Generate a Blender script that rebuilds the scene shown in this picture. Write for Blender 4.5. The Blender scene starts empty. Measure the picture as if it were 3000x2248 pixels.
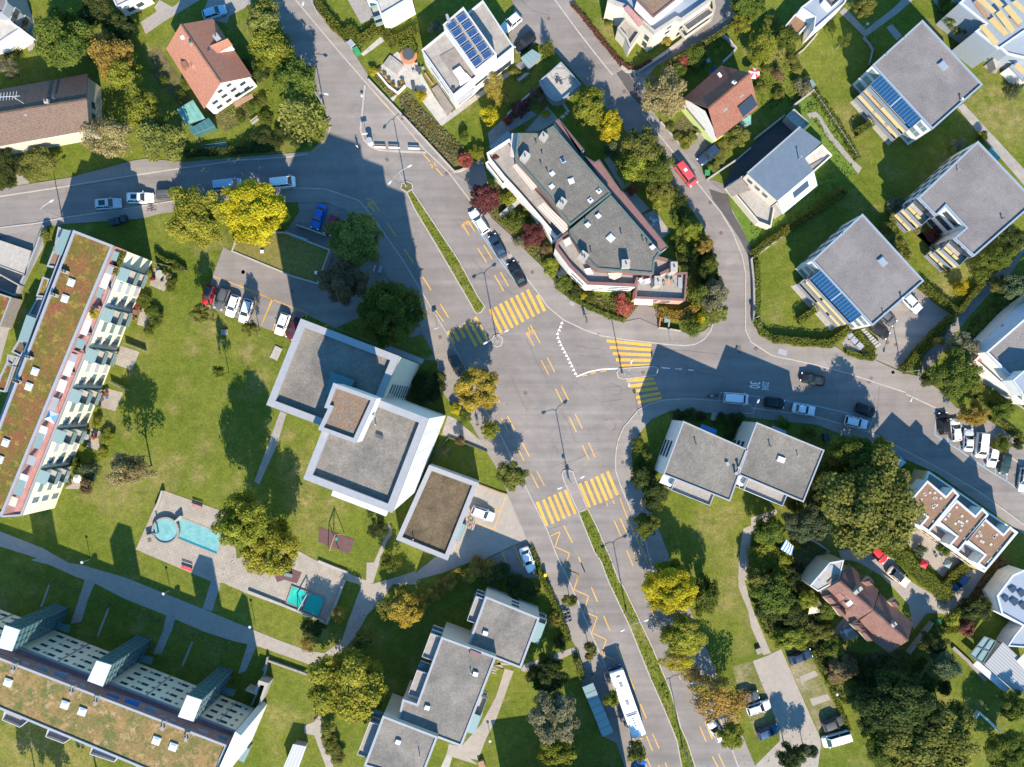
import bpy,math,random
import numpy as np
from mathutils import Vector
R = math.radians
sc = bpy.context.scene
COL = sc.collection
# ---------------------------------------------------------------- camera,sky,sun,exposure
S,CH,VX,VY = 17.0,155.0,1516.0,1178.0      # photo pixels per metre on the ground,flying height,nadir
cam = bpy.data.cameras.new('camera')
cam.sensor_width = 36.0
cam.lens = 36.0 * S * CH / 3000.0
cam.shift_x = -(VX - 1500.0) / 3000.0
cam.shift_y = (VY - 1124.0) / 3000.0
cam.clip_end = 3000.0
cam.clip_start = 1.0
camo = bpy.data.objects.new('camera',cam)
camo.location = (0,0,CH)
COL.objects.link(camo)
sc.camera = camo
ELEV = 38.4
sx_,sy_ = 0.185,-0.983                          # direction towards the sun on the ground
w = bpy.data.worlds.new('World')
sc.world = w
w.use_nodes = True
nt = w.node_tree
sky = nt.nodes.new('ShaderNodeTexSky')
sky.sky_type = 'NISHITA'
sky.sun_disc = False
sky.sun_elevation = R(ELEV)
sky.sun_rotation = math.atan2(sx_,sy_)
sky.air_density = 1.2
sky.dust_density = 0.3
sky.ozone_density = 2.0
bg = nt.nodes['Background']
bg.inputs[1].default_value = 0.118
tint = nt.nodes.new('ShaderNodeMixRGB')         # clear autumn sky: deeper blue than the model's
tint.blend_type = 'MULTIPLY'
tint.inputs[0].default_value = 1.0
tint.inputs[2].default_value = (0.44,0.92,1.16,1)
nt.links.new(sky.outputs[0],tint.inputs[1])
nt.links.new(tint.outputs[0],bg.inputs[0])
sl = bpy.data.lights.new('sun','SUN')
sl.energy = 4.6
sl.angle = R(0.5)
sl.color = (1.0,0.865,0.69)
so = bpy.data.objects.new('sun',sl)
ce = math.cos(R(ELEV))
so.rotation_euler = Vector((-sx_ * ce,-sy_ * ce,-math.sin(R(ELEV)))).to_track_quat('-Z','Y').to_euler()
so.location = (0,0,100)
COL.objects.link(so)
sc.view_settings.view_transform = 'Standard'
sc.view_settings.look = 'None'
sc.view_settings.exposure = 1.25
sc.view_settings.gamma = 1.0
sc.cycles.max_bounces = 6
sc.cycles.transparent_max_bounces = 6
# ---------------------------------------------------------------- coordinates
TX = {1: 0,2: 700,3: 1400,4: 2200}
TY = {1: 0,2: 550,3: 1100,4: 1648}
K = 800.0 / 2211.0
def t(rc,*a):
 if rc == 0:
  return [(a[i] * 1.35624,a[i + 1] * 1.35624) for i in range(0,len(a),2)]
 x0,y0 = TX[rc % 10],TY[rc // 10]
 return [(x0 + a[i] * K,y0 + a[i + 1] * K) for i in range(0,len(a),2)]
def P(p,h=0.0):
 k = (CH - h) / CH / S
 return ((p[0] - VX) * k,-(p[1] - VY) * k)
def W(rc,*a,h=0.0):
 return [P(p,h) for p in t(rc,*a)]
def PX(pts,h=0.0):
 return [P(p,h) for p in pts]
def area(p):
 return 0.5 * sum(p[i][0] * p[(i + 1) % len(p)][1] - p[(i + 1) % len(p)][0] * p[i][1] for i in range(len(p)))
def ccw(p):
 return list(p) if area(p) > 0 else list(p)[::-1]
def cen(p):
 return (sum(q[0] for q in p) / len(p),sum(q[1] for q in p) / len(p))
def offset(poly,d):                               # d > 0 shrinks; poly must be counter-clockwise
 n = len(poly); out = []
 for i in range(n):
  a,b,c = poly[i - 1],poly[i],poly[(i + 1) % n]
  e1 = (b[0] - a[0],b[1] - a[1]); e2 = (c[0] - b[0],c[1] - b[1])
  l1 = math.hypot(*e1) or 1e-6; l2 = math.hypot(*e2) or 1e-6
  n1 = (-e1[1] / l1,e1[0] / l1); n2 = (-e2[1] / l2,e2[0] / l2)
  m = (n1[0] + n2[0],n1[1] + n2[1]); q = m[0] * n1[0] + m[1] * n1[1]
  if abs(q) < 0.25: q = 0.25
  out.append((b[0] + m[0] / q * d,b[1] + m[1] / q * d))
 return out
def lerp(a,b,u):
 return tuple(a[i] + (b[i] - a[i]) * u for i in range(len(a)))
def inside(p,poly):
 x,y = p; c = False; j = len(poly) - 1
 for i in range(len(poly)):
  if (poly[i][1] > y) != (poly[j][1] > y) and x < (poly[j][0] - poly[i][0]) * (y - poly[i][1]) / (poly[j][1] - poly[i][1]) + poly[i][0]:
   c = not c
  j = i
 return c
# ---------------------------------------------------------------- materials
class NT:
 def __init__(s,name):
  s.m = bpy.data.materials.new(name); s.m.use_nodes = True
  s.t = s.m.node_tree; s.b = s.t.nodes['Principled BSDF']
 def n(s,kind,**kw):
  o = s.t.nodes.new('ShaderNode' + kind)
  for k,v in kw.items(): setattr(o,k,v)
  return o
 def l(s,a,b): s.t.links.new(a,b)
 def pos(s):
  if not hasattr(s,'_p'): s._p = s.n('NewGeometry').outputs['Position']
  return s._p
 def noise(s,scale,detail=3.0,rough=0.55,vec=None):
  o = s.n('TexNoise'); o.inputs['Scale'].default_value = scale; o.inputs['Detail'].default_value = detail
  o.inputs['Roughness'].default_value = rough
  s.l(vec or s.pos(),o.inputs['Vector']); return o.outputs['Fac']
 def ramp(s,fac,lo,hi,a=(0,0,0),b=(1,1,1)):
  o = s.n('ValToRGB'); e = o.color_ramp.elements
  e[0].position = lo; e[1].position = hi; e[0].color = (*a,1); e[1].color = (*b,1)
  s.l(fac,o.inputs[0]); return o.outputs[0]
 def mix(s,fac,a,b,mode='MIX'):
  o = s.n('MixRGB'); o.blend_type = mode
  for i,v in ((0,fac),(1,a),(2,b)):
   if isinstance(v,(int,float)): o.inputs[i].default_value = v
   elif isinstance(v,tuple): o.inputs[i].default_value = (*v[:3],1)
   else: s.l(v,o.inputs[i])
  return o.outputs[0]
 def bump(s,fac,strength=0.3,dist=0.05):
  o = s.n('Bump'); o.inputs['Strength'].default_value = strength; o.inputs['Distance'].default_value = dist
  s.l(fac,o.inputs['Height']); s.l(o.outputs[0],s.b.inputs['Normal'])
 def out(s,col,rough=0.85,spec=0.25):
  if isinstance(col,tuple): s.b.inputs['Base Color'].default_value = (*col[:3],1)
  else: s.l(col,s.b.inputs['Base Color'])
  s.b.inputs['Roughness'].default_value = rough
  s.b.inputs['Specular IOR Level'].default_value = spec
  return s.m
MATS = {}
def rough_mat(name,c,c2=None,big=0.35,fine=6.0,amt=0.5,rough=0.85,bump=0.25,spec=0.2,fineamt=0.35):
 """weathered surface: colour c drifting to c2 in large patches plus fine grain"""
 n = NT(name); c2 = c2 or tuple(v * 0.75 for v in c)
 a = n.mix(n.ramp(n.noise(big,6,0.68),0.36,0.66),c,n.mix(amt,c,c2))
 a = n.mix(0.5,a,n.mix(1.0,a,n.ramp(n.noise(big * 4.1,5,0.7),0.3,0.7,(0.78,) * 3,(1.18,) * 3),'MULTIPLY'))
 f = n.noise(fine,3,0.7)
 a = n.mix(fineamt,a,n.mix(1.0,a,n.ramp(f,0.25,0.75,(0.45,0.45,0.45),(1.35,1.35,1.35)),'MULTIPLY'))
 if bump: n.bump(f,bump,0.04)
 MATS[name] = n.out(a,rough,spec); return MATS[name]
def plain(name,c,rough=0.6,metal=0.0,spec=0.4,grain=0.12):
 n = NT(name)
 f = n.noise(1.3,4,0.6)
 a = n.mix(1.0,c,n.ramp(f,0.25,0.75,(1 - grain,) * 3,(1 + grain,) * 3),'MULTIPLY')
 n.b.inputs['Metallic'].default_value = metal
 MATS[name] = n.out(a,rough,spec); return MATS[name]
def glass(name,c,rough=0.08,spec=0.7):
 n = NT(name); MATS[name] = n.out(c,rough,spec); return MATS[name]
DRY = []                                            # thin,sun-dried places of the lawns: x,y,radius in metres
for rc,x,y,r in ((31,1000,900,260),(31,1300,800,170),(31,1430,700,90),(31,1600,800,100),(32,460,760,160),(32,520,1000,170),(32,560,1180,150),(32,400,480,80),(32,760,1050,120),(21,2000,1330,110),(21,2100,1560,120),(21,1720,1130,120),(21,1560,1290,90),(14,1980,880,330),(14,2120,1000,200),
 (14,760,930,130),(24,1650,650,170),(24,1560,830,120),(33,1900,1200,170),(33,2050,1120,120),(43,2040,330,130),(42,560,600,110),(42,330,1250,140),(41,200,1500,300),(41,600,1600,250),(33,2100,1480,120),(43,2050,200,140),(13,1050,250,120),(44,520,900,60),(32,1650,620,70),(11,1220,420,90)):
 q = P(t(rc,x,y)[0]); DRY.append((q[0],q[1],r * K / S))
def grass_mat(name,g1,g2,dry,dryamt=0.6,dry_lo=0.52,spots=False):
 n = NT(name)
 a = n.mix(n.ramp(n.noise(0.07,4,0.6),0.38,0.62),g1,g2)
 d = n.ramp(n.noise(0.16,5,0.65),dry_lo,dry_lo + 0.16)
 dd = n.mix(1.0,d,(dryamt,) * 3,'MULTIPLY')
 if spots:
  acc = None
  for x,y,r in DRY:
   v = n.n('VectorMath'); v.operation = 'DISTANCE'; n.l(n.pos(),v.inputs[0]); v.inputs[1].default_value = (x,y,0)
   m = n.n('MapRange'); m.inputs[1].default_value = r * 1.25; m.inputs[2].default_value = r * 0.2; n.l(v.outputs['Value'],m.inputs[0])
   acc = m.outputs[0] if acc is None else n.mix(1.0,acc,m.outputs[0],'LIGHTEN')
  pat = n.ramp(n.noise(0.55,6,0.72),0.36,0.62)
  dd = n.mix(1.0,dd,n.mix(1.0,n.mix(1.0,acc,pat,'MULTIPLY'),(0.9,) * 3,'MULTIPLY'),'LIGHTEN')
 a = n.mix(dd,a,dry)
 f = n.noise(2.6,5,0.8); f2 = n.noise(0.75,4,0.65)
 a = n.mix(0.75,a,n.mix(1.0,a,n.ramp(f,0.30,0.70,(0.42,0.48,0.45),(1.55,1.48,1.45)),'MULTIPLY'))
 a = n.mix(0.6,a,n.mix(1.0,a,n.ramp(f2,0.3,0.7,(0.62,0.68,0.65),(1.38,1.30,1.3)),'MULTIPLY'))
 n.bump(n.noise(5,3,0.7),0.8,0.12)
 MATS[name] = n.out(a,0.9,0.1); return MATS[name]
grass_mat('lawn_grass',(0.080,0.108,0.013),(0.116,0.134,0.022),(0.215,0.172,0.075),0.5,0.53,True)
grass_mat('fresh_grass',(0.075,0.135,0.020),(0.105,0.155,0.028),(0.15,0.16,0.05),0.3,0.6)
grass_mat('dry_grass',(0.105,0.115,0.03),(0.14,0.135,0.05),(0.24,0.205,0.14),0.8,0.46)
grass_mat('garden_soil',(0.05,0.06,0.018),(0.09,0.09,0.03),(0.16,0.12,0.07),0.7,0.46)
def asphalt(name,c,c2,wear):
 n = NT(name)
 a = n.mix(n.ramp(n.noise(0.06,4,0.6),0.35,0.65),c,c2)
 a = n.mix(n.ramp(n.noise(0.35,5,0.7),0.42,0.75,(0,0,0),(wear,) * 3),a,tuple(v * 0.72 for v in c))
 v = n.n('TexVoronoi'); v.feature = 'DISTANCE_TO_EDGE'; v.inputs['Scale'].default_value = 0.085
 wv = n.n('MixRGB'); wv.blend_type = 'ADD'; wv.inputs[0].default_value = 1.0
 nz = n.n('TexNoise'); nz.inputs['Scale'].default_value = 0.6; nz.inputs['Detail'].default_value = 4
 n.l(n.pos(),nz.inputs['Vector']); n.l(n.pos(),wv.inputs[1])
 sb = n.mix(1.0,nz.outputs['Color'],(1.6,1.6,0.0),'MULTIPLY'); n.l(sb,wv.inputs[2])
 n.l(wv.outputs[0],v.inputs['Vector'])
 mp = n.n('Mapping'); mp.inputs['Rotation'].default_value = (0,0,R(67)); mp.inputs['Scale'].default_value = (0.03,0.8,1); n.l(n.pos(),mp.inputs['Vector'])
 st = n.noise(1.0,4,0.6,mp.outputs[0])
 a = n.mix(0.55,a,n.mix(1.0,a,n.ramp(st,0.30,0.70,(0.72,) * 3,(1.22,) * 3),'MULTIPLY'))
 bl = n.noise(0.13,6,0.7)
 a = n.mix(0.7,a,n.mix(1.0,a,n.ramp(bl,0.32,0.68,(0.82,0.82,0.83),(1.14,1.13,1.12)),'MULTIPLY'))
 sp = n.noise(1.6,2,0.5)
 a = n.mix(n.ramp(sp,0.66,0.74,(0,0,0),(0.3,) * 3),a,tuple(v * 0.55 for v in c))
 crack = n.ramp(v.outputs['Distance'],0.003,0.007,(1,1,1),(0,0,0))
 a = n.mix(n.mix(1.0,crack,(0.17,) * 3,'MULTIPLY'),a,tuple(q * 0.5 for q in c))
 f = n.noise(9,3,0.8)
 a = n.mix(0.4,a,n.mix(1.0,a,n.ramp(f,0.25,0.75,(0.6,) * 3,(1.35,) * 3),'MULTIPLY'))
 n.bump(f,0.2,0.02)
 MATS[name] = n.out(a,0.88,0.25); return MATS[name]
asphalt('asphalt',(0.178,0.160,0.150),(0.205,0.186,0.176),0.45)
asphalt('pavement_asphalt',(0.200,0.180,0.167),(0.225,0.203,0.188),0.35)
asphalt('fresh_asphalt',(0.068,0.062,0.064),(0.085,0.077,0.077),0.3)
def pavers(name,c,c2,size,gap=0.02):
 n = NT(name)
 b = n.n('TexBrick'); b.offset = 0.0; b.inputs['Scale'].default_value = 1.0 / size
 b.inputs['Brick Width'].default_value = 1.0; b.inputs['Row Height'].default_value = 1.0
 b.inputs['Mortar Size'].default_value = gap / size * 1.6; b.inputs['Mortar Smooth'].default_value = 0.3
 b.inputs['Color1'].default_value = (*c,1); b.inputs['Color2'].default_value = (*c2,1)
 b.inputs['Mortar'].default_value = (*(v * 0.72 for v in c),1)
 r = n.n('Mapping'); r.inputs['Rotation'].default_value = (0,0,R(-22)); n.l(n.pos(),r.inputs['Vector'])
 n.l(r.outputs[0],b.inputs['Vector'])
 f = n.noise(0.5,5,0.7)
 a = n.mix(1.0,b.outputs['Color'],n.ramp(f,0.3,0.7,(0.8,) * 3,(1.12,) * 3),'MULTIPLY')
 MATS[name] = n.out(a,0.85,0.2); return MATS[name]
pavers('concrete_pavers',(0.30,0.265,0.225),(0.27,0.24,0.205),0.5)
pavers('pale_pavers',(0.27,0.25,0.23),(0.25,0.23,0.215),1.0)
pavers('white_slabs',(0.40,0.375,0.345),(0.37,0.345,0.32),1.0)
rough_mat('gravel_path',(0.26,0.235,0.21),(0.32,0.28,0.24),0.3,5,0.6)
rough_mat('concrete',(0.26,0.24,0.22),(0.20,0.185,0.17),0.4,3,0.5)
rough_mat('pale_concrete',(0.33,0.31,0.285),(0.26,0.245,0.225),0.4,3,0.5)
rough_mat('kerb_granite',(0.36,0.325,0.29),(0.28,0.255,0.235),0.8,3,0.5)
rough_mat('gravel_roof',(0.205,0.186,0.162),(0.108,0.102,0.096),0.20,4.5,0.9,bump=0.5,fineamt=0.7)
rough_mat('brown_gravel_roof',(0.185,0.168,0.145),(0.115,0.107,0.097),0.17,4.5,0.9,bump=0.5,fineamt=0.7)
rough_mat('dark_gravel_roof',(0.152,0.142,0.126),(0.105,0.098,0.088),0.3,5.0,0.8,bump=0.6,fineamt=0.95)
rough_mat('lilac_gravel_roof',(0.192,0.176,0.172),(0.135,0.124,0.124),0.13,4.5,0.9,bump=0.5,fineamt=0.65)
rough_mat('moss_roof',(0.066,0.050,0.034),(0.135,0.102,0.060),0.42,4,1.0,bump=0.5,fineamt=0.8)
rough_mat('brown_moss_roof',(0.205,0.125,0.075),(0.15,0.135,0.115),0.6,4,1.0,bump=0.5,fineamt=0.8)
rough_mat('red_gravel_roof',(0.22,0.125,0.085),(0.15,0.12,0.07),0.5,6,0.6,bump=0.4,fineamt=0.6)
def sedum(name,cols,sc_=0.45):
 n = NT(name)
 a = n.mix(n.ramp(n.noise(sc_,6,0.8),0.42,0.56),cols[0],cols[1])
 a = n.mix(n.ramp(n.noise(sc_ * 1.9,6,0.8),0.49,0.58),a,cols[2])
 a = n.mix(n.ramp(n.noise(sc_ * 3.1,5,0.75),0.54,0.62),a,cols[3])
 f = n.noise(3,5,0.8)
 a = n.mix(0.9,a,n.mix(1.0,a,n.ramp(f,0.25,0.75,(0.5,) * 3,(1.4,) * 3),'MULTIPLY'))
 n.bump(f,0.6,0.08)
 MATS[name] = n.out(a,0.9,0.1); return MATS[name]
sedum('sedum_roof',((0.160,0.098,0.030),(0.100,0.090,0.020),(0.175,0.068,0.038),(0.210,0.165,0.035)),0.22)
sedum('dry_sedum_roof',((0.235,0.15,0.065),(0.15,0.12,0.045),(0.100,0.110,0.036),(0.29,0.20,0.11)),0.24)
sedum('grass_roof',((0.155,0.135,0.035),(0.12,0.115,0.03),(0.18,0.14,0.05),(0.14,0.13,0.035)))
def tiles(name,c,c2,streak,row=0.32):
 n = NT(name)
 uv = n.n('UVMap').outputs[0]
 b = n.n('TexBrick'); b.inputs['Scale'].default_value = 1.0; b.inputs['Brick Width'].default_value = row * 0.7
 b.inputs['Row Height'].default_value = row; b.inputs['Mortar Size'].default_value = row * 0.09; b.inputs['Bias'].default_value = 0.0
 b.inputs['Color1'].default_value = (*c,1); b.inputs['Color2'].default_value = (*c2,1)
 b.inputs['Mortar'].default_value = (*(v * 0.4 for v in c),1)
 n.l(uv,b.inputs['Vector'])
 a = n.mix(n.ramp(n.noise(0.5,5,0.7),0.42,0.68),b.outputs['Color'],n.mix(0.6,b.outputs['Color'],streak))
 f = n.noise(5,3,0.7)
 a = n.mix(1.0,a,n.ramp(f,0.25,0.75,(0.72,) * 3,(1.25,) * 3),'MULTIPLY')
 n.bump(b.outputs['Fac'],0.4,-0.03)
 MATS[name] = n.out(a,0.8,0.2); return MATS[name]
tiles('orange_tiles',(0.45,0.205,0.135),(0.38,0.165,0.11),(0.30,0.15,0.11))
tiles('brown_tiles',(0.165,0.112,0.092),(0.125,0.082,0.068),(0.13,0.10,0.07),0.36)
tiles('red_tiles',(0.27,0.115,0.08),(0.20,0.085,0.065),(0.22,0.11,0.07))
tiles('pink_tiles',(0.225,0.118,0.10),(0.17,0.088,0.078),(0.20,0.12,0.09))
plain('white_render',(0.62,0.605,0.58),0.8,grain=0.14)
plain('bright_cream',(0.76,0.68,0.53),0.85,grain=0.05)
plain('cream_render',(0.60,0.52,0.385),0.85,grain=0.06)
plain('pale_cream',(0.50,0.455,0.385),0.85,grain=0.06)
plain('ochre_render',(0.50,0.38,0.19),0.85,grain=0.08)
plain('grey_render',(0.42,0.38,0.32),0.85,grain=0.08)
plain('coral_render',(0.62,0.27,0.20),0.8,grain=0.05)
plain('lime_render',(0.48,0.58,0.22),0.8,grain=0.05)
plain('white_metal',(0.42,0.435,0.47),0.45,spec=0.4,grain=0.05)
plain('fascia_metal',(0.245,0.25,0.268),0.5,spec=0.3,grain=0.08)
plain('pale_blue_metal',(0.215,0.25,0.30),0.4,spec=0.4,grain=0.06)
plain('light_metal',(0.25,0.26,0.285),0.45,spec=0.4,grain=0.08)
plain('dark_metal',(0.06,0.062,0.07),0.5,spec=0.4)
plain('green_copper',(0.075,0.11,0.10),0.6,grain=0.25)
plain('maroon_metal',(0.16,0.085,0.08),0.6,grain=0.15)
plain('rose_slabs',(0.33,0.17,0.16),0.8,grain=0.2)
plain('plum_rubber',(0.095,0.05,0.052),0.9,grain=0.15)
plain('blue_metal_roof',(0.10,0.132,0.17),0.8,spec=0.1,grain=0.1)
plain('timber',(0.26,0.16,0.10),0.8,grain=0.2)
plain('grey_timber',(0.19,0.165,0.15),0.8,grain=0.2)
plain('yellow_awning',(0.40,0.30,0.13),0.8,grain=0.08)
plain('rubber',(0.02,0.02,0.02),0.9)
plain('teal_canvas',(0.0,0.30,0.25),0.6,grain=0.15)
plain('green_plastic',(0.03,0.20,0.08),0.5)
plain('blue_plastic',(0.03,0.16,0.42),0.5)
plain('red_plastic',(0.50,0.02,0.04),0.5)
plain('red_paint',(0.55,0.06,0.06),0.5)
plain('yellow_plastic',(0.75,0.52,0.03),0.5)
plain('terracotta',(0.45,0.17,0.08),0.8)
plain('white_paint',(0.74,0.72,0.69),0.7,grain=0.1)
plain('bark',(0.12,0.09,0.065),0.9,grain=0.3)
plain('grey_bark',(0.30,0.26,0.21),0.9,grain=0.3)
def worn(name,c,base=(0.19,0.17,0.16)):
 n = NT(name)
 f = n.noise(2.6,6,0.85)
 a = n.mix(n.ramp(f,0.46,0.68),c,n.mix(0.70,c,base))
 a = n.mix(0.6,a,n.mix(1.0,a,n.ramp(n.noise(0.25,4,0.7),0.3,0.7,(0.74,) * 3,(1.12,) * 3),'MULTIPLY'))
 MATS[name] = n.out(a,0.7,0.3)
worn('yellow_marking',(0.62,0.335,0.04))
worn('white_marking',(0.78,0.75,0.72))
worn('blue_marking',(0.21,0.37,0.50))
worn('faded_yellow',(0.42,0.27,0.10))
glass('window_glass',(0.035,0.05,0.07))
glass('car_glass',(0.02,0.028,0.035),0.05)
glass('teal_glass',(0.04,0.12,0.13),0.1)
glass('slat_glass',(0.13,0.18,0.23))
glass('pale_glass',(0.165,0.24,0.245),0.2,0.5)
glass('blue_glass',(0.008,0.050,0.13),0.06,0.35)
glass('milk_dome',(0.74,0.77,0.80),0.2,0.5)
def water_mat():
 n = NT('pool_water')
 v = n.noise(1.4,3,0.6)
 a = n.mix(n.ramp(n.noise(0.9,4,0.7),0.35,0.7),(0.11,0.27,0.28),(0.19,0.36,0.36))
 n.bump(v,0.15,0.1); MATS['pool_water'] = n.out(a,0.08,0.5)
water_mat()
def panel_mat():
 n = NT('solar_cells'); b = n.n('TexBrick'); b.offset = 0.0
 b.inputs['Scale'].default_value = 1.0; b.inputs['Brick Width'].default_value = 0.32; b.inputs['Row Height'].default_value = 0.32
 b.inputs['Mortar Size'].default_value = 0.010
 b.inputs['Color1'].default_value = (0.012,0.045,0.14,1); b.inputs['Color2'].default_value = (0.016,0.055,0.16,1)
 b.inputs['Mortar'].default_value = (0.12,0.17,0.26,1)
 n.l(n.n('UVMap').outputs[0],b.inputs['Vector']); MATS['solar_cells'] = n.out(b.outputs['Color'],0.12,0.6)
panel_mat()
def stripes(name,a,b,pitch):
 n = NT(name); s = n.n('TexWave'); s.inputs['Scale'].default_value = 0.314 / pitch
 n.l(n.n('UVMap').outputs[0],s.inputs['Vector'])
 MATS[name] = n.out(n.mix(n.ramp(s.outputs['Fac'],0.45,0.55),a,b),0.6,0.3)
stripes('striped_canvas',(0.75,0.73,0.70),(0.40,0.30,0.25),0.5)
stripes('ribbed_cream',(0.50,0.45,0.40),(0.36,0.31,0.27),0.45)
stripes('ribbed_white',(0.42,0.43,0.44),(0.30,0.31,0.33),0.55)
stripes('blue_stripe_canvas',(0.06,0.25,0.62),(0.75,0.80,0.85),0.5)
stripes('ribbed_grey',(0.29,0.30,0.31),(0.20,0.21,0.225),0.45)
stripes('deck_boards',(0.20,0.17,0.155),(0.155,0.13,0.12),0.3)
def X(m): return MATS[m] if isinstance(m,str) else m
# ---------------------------------------------------------------- mesh builder
def root_of(o):
 while o.parent: o = o.parent
 return o
class MB:
 def __init__(s): s.v = []; s.f = []; s.mi = []; s.uv = {}
 def face(s,pts,m=0,uv=None):
  i = len(s.v); s.v += [tuple(p) for p in pts]
  s.f.append(list(range(i,i + len(pts)))); s.mi.append(m)
  if uv: s.uv[len(s.f) - 1] = uv
  return s
 def quad_uv(s,a,b,c,d,m=0):                # a->b along u,a->d along v,uv in metres
  A,B,D = Vector(a),Vector(b),Vector(d)
  u = (B - A).length; v = (D - A).length
  C = Vector(c); cu = (C - D).length
  return s.face([a,b,c,d],m,[(0,0),(u,0),(cu,v),(0,v)])
 def prism(s,poly,z0,z1,m=0,ms=None,top=True,bottom=False):
  p = ccw(poly); n = len(p)
  if top: s.face([(x,y,z1) for x,y in p],m)
  if bottom: s.face([(x,y,z0) for x,y in p[::-1]],m)
  for i in range(n):
   a,b = p[i],p[(i + 1) % n]
   s.face([(a[0],a[1],z0),(b[0],b[1],z0),(b[0],b[1],z1),(a[0],a[1],z1)],m if ms is None else ms)
  return s
 def ring(s,outer,inner,z0,z1,m=0,bottom=True):
  n = len(outer)
  for i in range(n):
   j = (i + 1) % n; a,b,c,d = outer[i],outer[j],inner[j],inner[i]
   s.face([(*a,z1),(*b,z1),(*c,z1),(*d,z1)],m)
   s.face([(*a,z0),(*b,z0),(*b,z1),(*a,z1)],m)
   s.face([(*c,z0),(*d,z0),(*d,z1),(*c,z1)],m)
   if bottom: s.face([(*b,z0),(*a,z0),(*d,z0),(*c,z0)],m)
  return s
 def box(s,c,size,rot=0.0,m=0,taper=1.0):
  cx,cy,cz = c; hx,hy,hz = size[0] / 2,size[1] / 2,size[2] / 2
  co,si = math.cos(rot),math.sin(rot)
  def q(x,y,z):
   k = taper if z > 0 else 1.0
   return (cx + co * x * k - si * y * k,cy + si * x * k + co * y * k,cz + z)
  v = [q(x,y,z) for z in (-hz,hz) for x,y in ((-hx,-hy),(hx,-hy),(hx,hy),(-hx,hy))]
  i = len(s.v); s.v += v
  for f in ((3,2,1,0),(4,5,6,7),(0,1,5,4),(1,2,6,5),(2,3,7,6),(3,0,4,7)):
   s.f.append([i + k for k in f]); s.mi.append(m)
  return s
 def bar(s,a,b,w,h,m=0):                     # horizontal or sloping bar of width w and depth h between two points
  A,B = Vector(a),Vector(b); d = (B - A)
  side = Vector((-d.y,d.x,0))
  side = side.normalized() * (w / 2) if side.length > 1e-6 else Vector((w / 2,0,0))
  up = side.cross(d).normalized() * (-h / 2) if d.length > 1e-6 else Vector((0,0,h / 2))
  if up.z < 0: up = -up
  v = [A - side - up,A + side - up,A + side + up,A - side + up,B - side - up,B + side - up,B + side + up,B - side + up]
  i = len(s.v); s.v += [tuple(q) for q in v]
  for f in ((0,1,2,3),(7,6,5,4),(0,4,5,1),(1,5,6,2),(2,6,7,3),(3,7,4,0)):
   s.f.append([i + k for k in f]); s.mi.append(m)
  return s
 def ribbon(s,pts,wd,z0,z1,m=0):
  n = len(pts); L = []; Rr = []
  for i in range(n):
   a = pts[max(i - 1,0)]; b = pts[min(i + 1,n - 1)]
   dx,dy = b[0] - a[0],b[1] - a[1]; l = math.hypot(dx,dy) or 1e-6
   nx,ny = -dy / l * wd / 2,dx / l * wd / 2
   L.append((pts[i][0] + nx,pts[i][1] + ny)); Rr.append((pts[i][0] - nx,pts[i][1] - ny))
  for i in range(n - 1):
   s.face([(*Rr[i],z1),(*Rr[i + 1],z1),(*L[i + 1],z1),(*L[i],z1)],m)
   if z1 - z0 > 0.005:
    s.face([(*Rr[i],z0),(*Rr[i + 1],z0),(*Rr[i + 1],z1),(*Rr[i],z1)],m)
    s.face([(*L[i + 1],z0),(*L[i],z0),(*L[i],z1),(*L[i + 1],z1)],m)
  if z1 - z0 > 0.005:
   s.face([(*L[0],z0),(*Rr[0],z0),(*Rr[0],z1),(*L[0],z1)],m)
   s.face([(*Rr[-1],z0),(*L[-1],z0),(*L[-1],z1),(*Rr[-1],z1)],m)
  return s
 def tube(s,pts,rad,n=6,m=0,cap=True):
  pts = [Vector(p) for p in pts]
  if isinstance(rad,(int,float)): rad = [rad] * len(pts)
  i0 = len(s.v)
  for k,p in enumerate(pts):
   d = (pts[min(k + 1,len(pts) - 1)] - pts[max(k - 1,0)]).normalized()
   a = d.orthogonal().normalized(); b = d.cross(a)
   for q in range(n):
    an = 2 * math.pi * q / n
    s.v.append(tuple(p + (a * math.cos(an) + b * math.sin(an)) * rad[k]))
  for k in range(len(pts) - 1):
   for q in range(n):
    s.f.append([i0 + k * n + q,i0 + k * n + (q + 1) % n,i0 + (k + 1) * n + (q + 1) % n,i0 + (k + 1) * n + q]); s.mi.append(m)
  if cap:
   s.f.append([i0 + q for q in range(n)][::-1]); s.mi.append(m)
   s.f.append([i0 + (len(pts) - 1) * n + q for q in range(n)]); s.mi.append(m)
  return s
 def disc(s,c,r,z0,z1,n=20,m=0,sq=1.0):
  return s.prism([(c[0] + r * math.cos(2 * math.pi * i / n),c[1] + r * sq * math.sin(2 * math.pi * i / n)) for i in range(n)],z0,z1,m)
 def mesh(s,name,mats,org=(0,0,0),smooth=False):
  me = bpy.data.meshes.new(name)
  me.from_pydata([(x - org[0],y - org[1],z - org[2]) for x,y,z in s.v],[],s.f)
  if not isinstance(mats,(list,tuple)): mats = [mats]
  for q in mats: me.materials.append(X(q))
  for p,q in zip(me.polygons,s.mi):
   p.material_index = q; p.use_smooth = smooth
  if s.uv:
   ul = me.uv_layers.new(name='UVMap')
   for fi,uv in s.uv.items():
    for li,q in zip(me.polygons[fi].loop_indices,uv): ul.data[li].uv = q
  me.update(); return me
 def build(s,name,mats,parent=None,org=None,smooth=False):
  if org is None: org = tuple(root_of(parent).location) if parent else (0,0,0)
  o = bpy.data.objects.new(name,s.mesh(name,mats,org,smooth)); COL.objects.link(o)
  if parent: o.parent = parent
  return o
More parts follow.
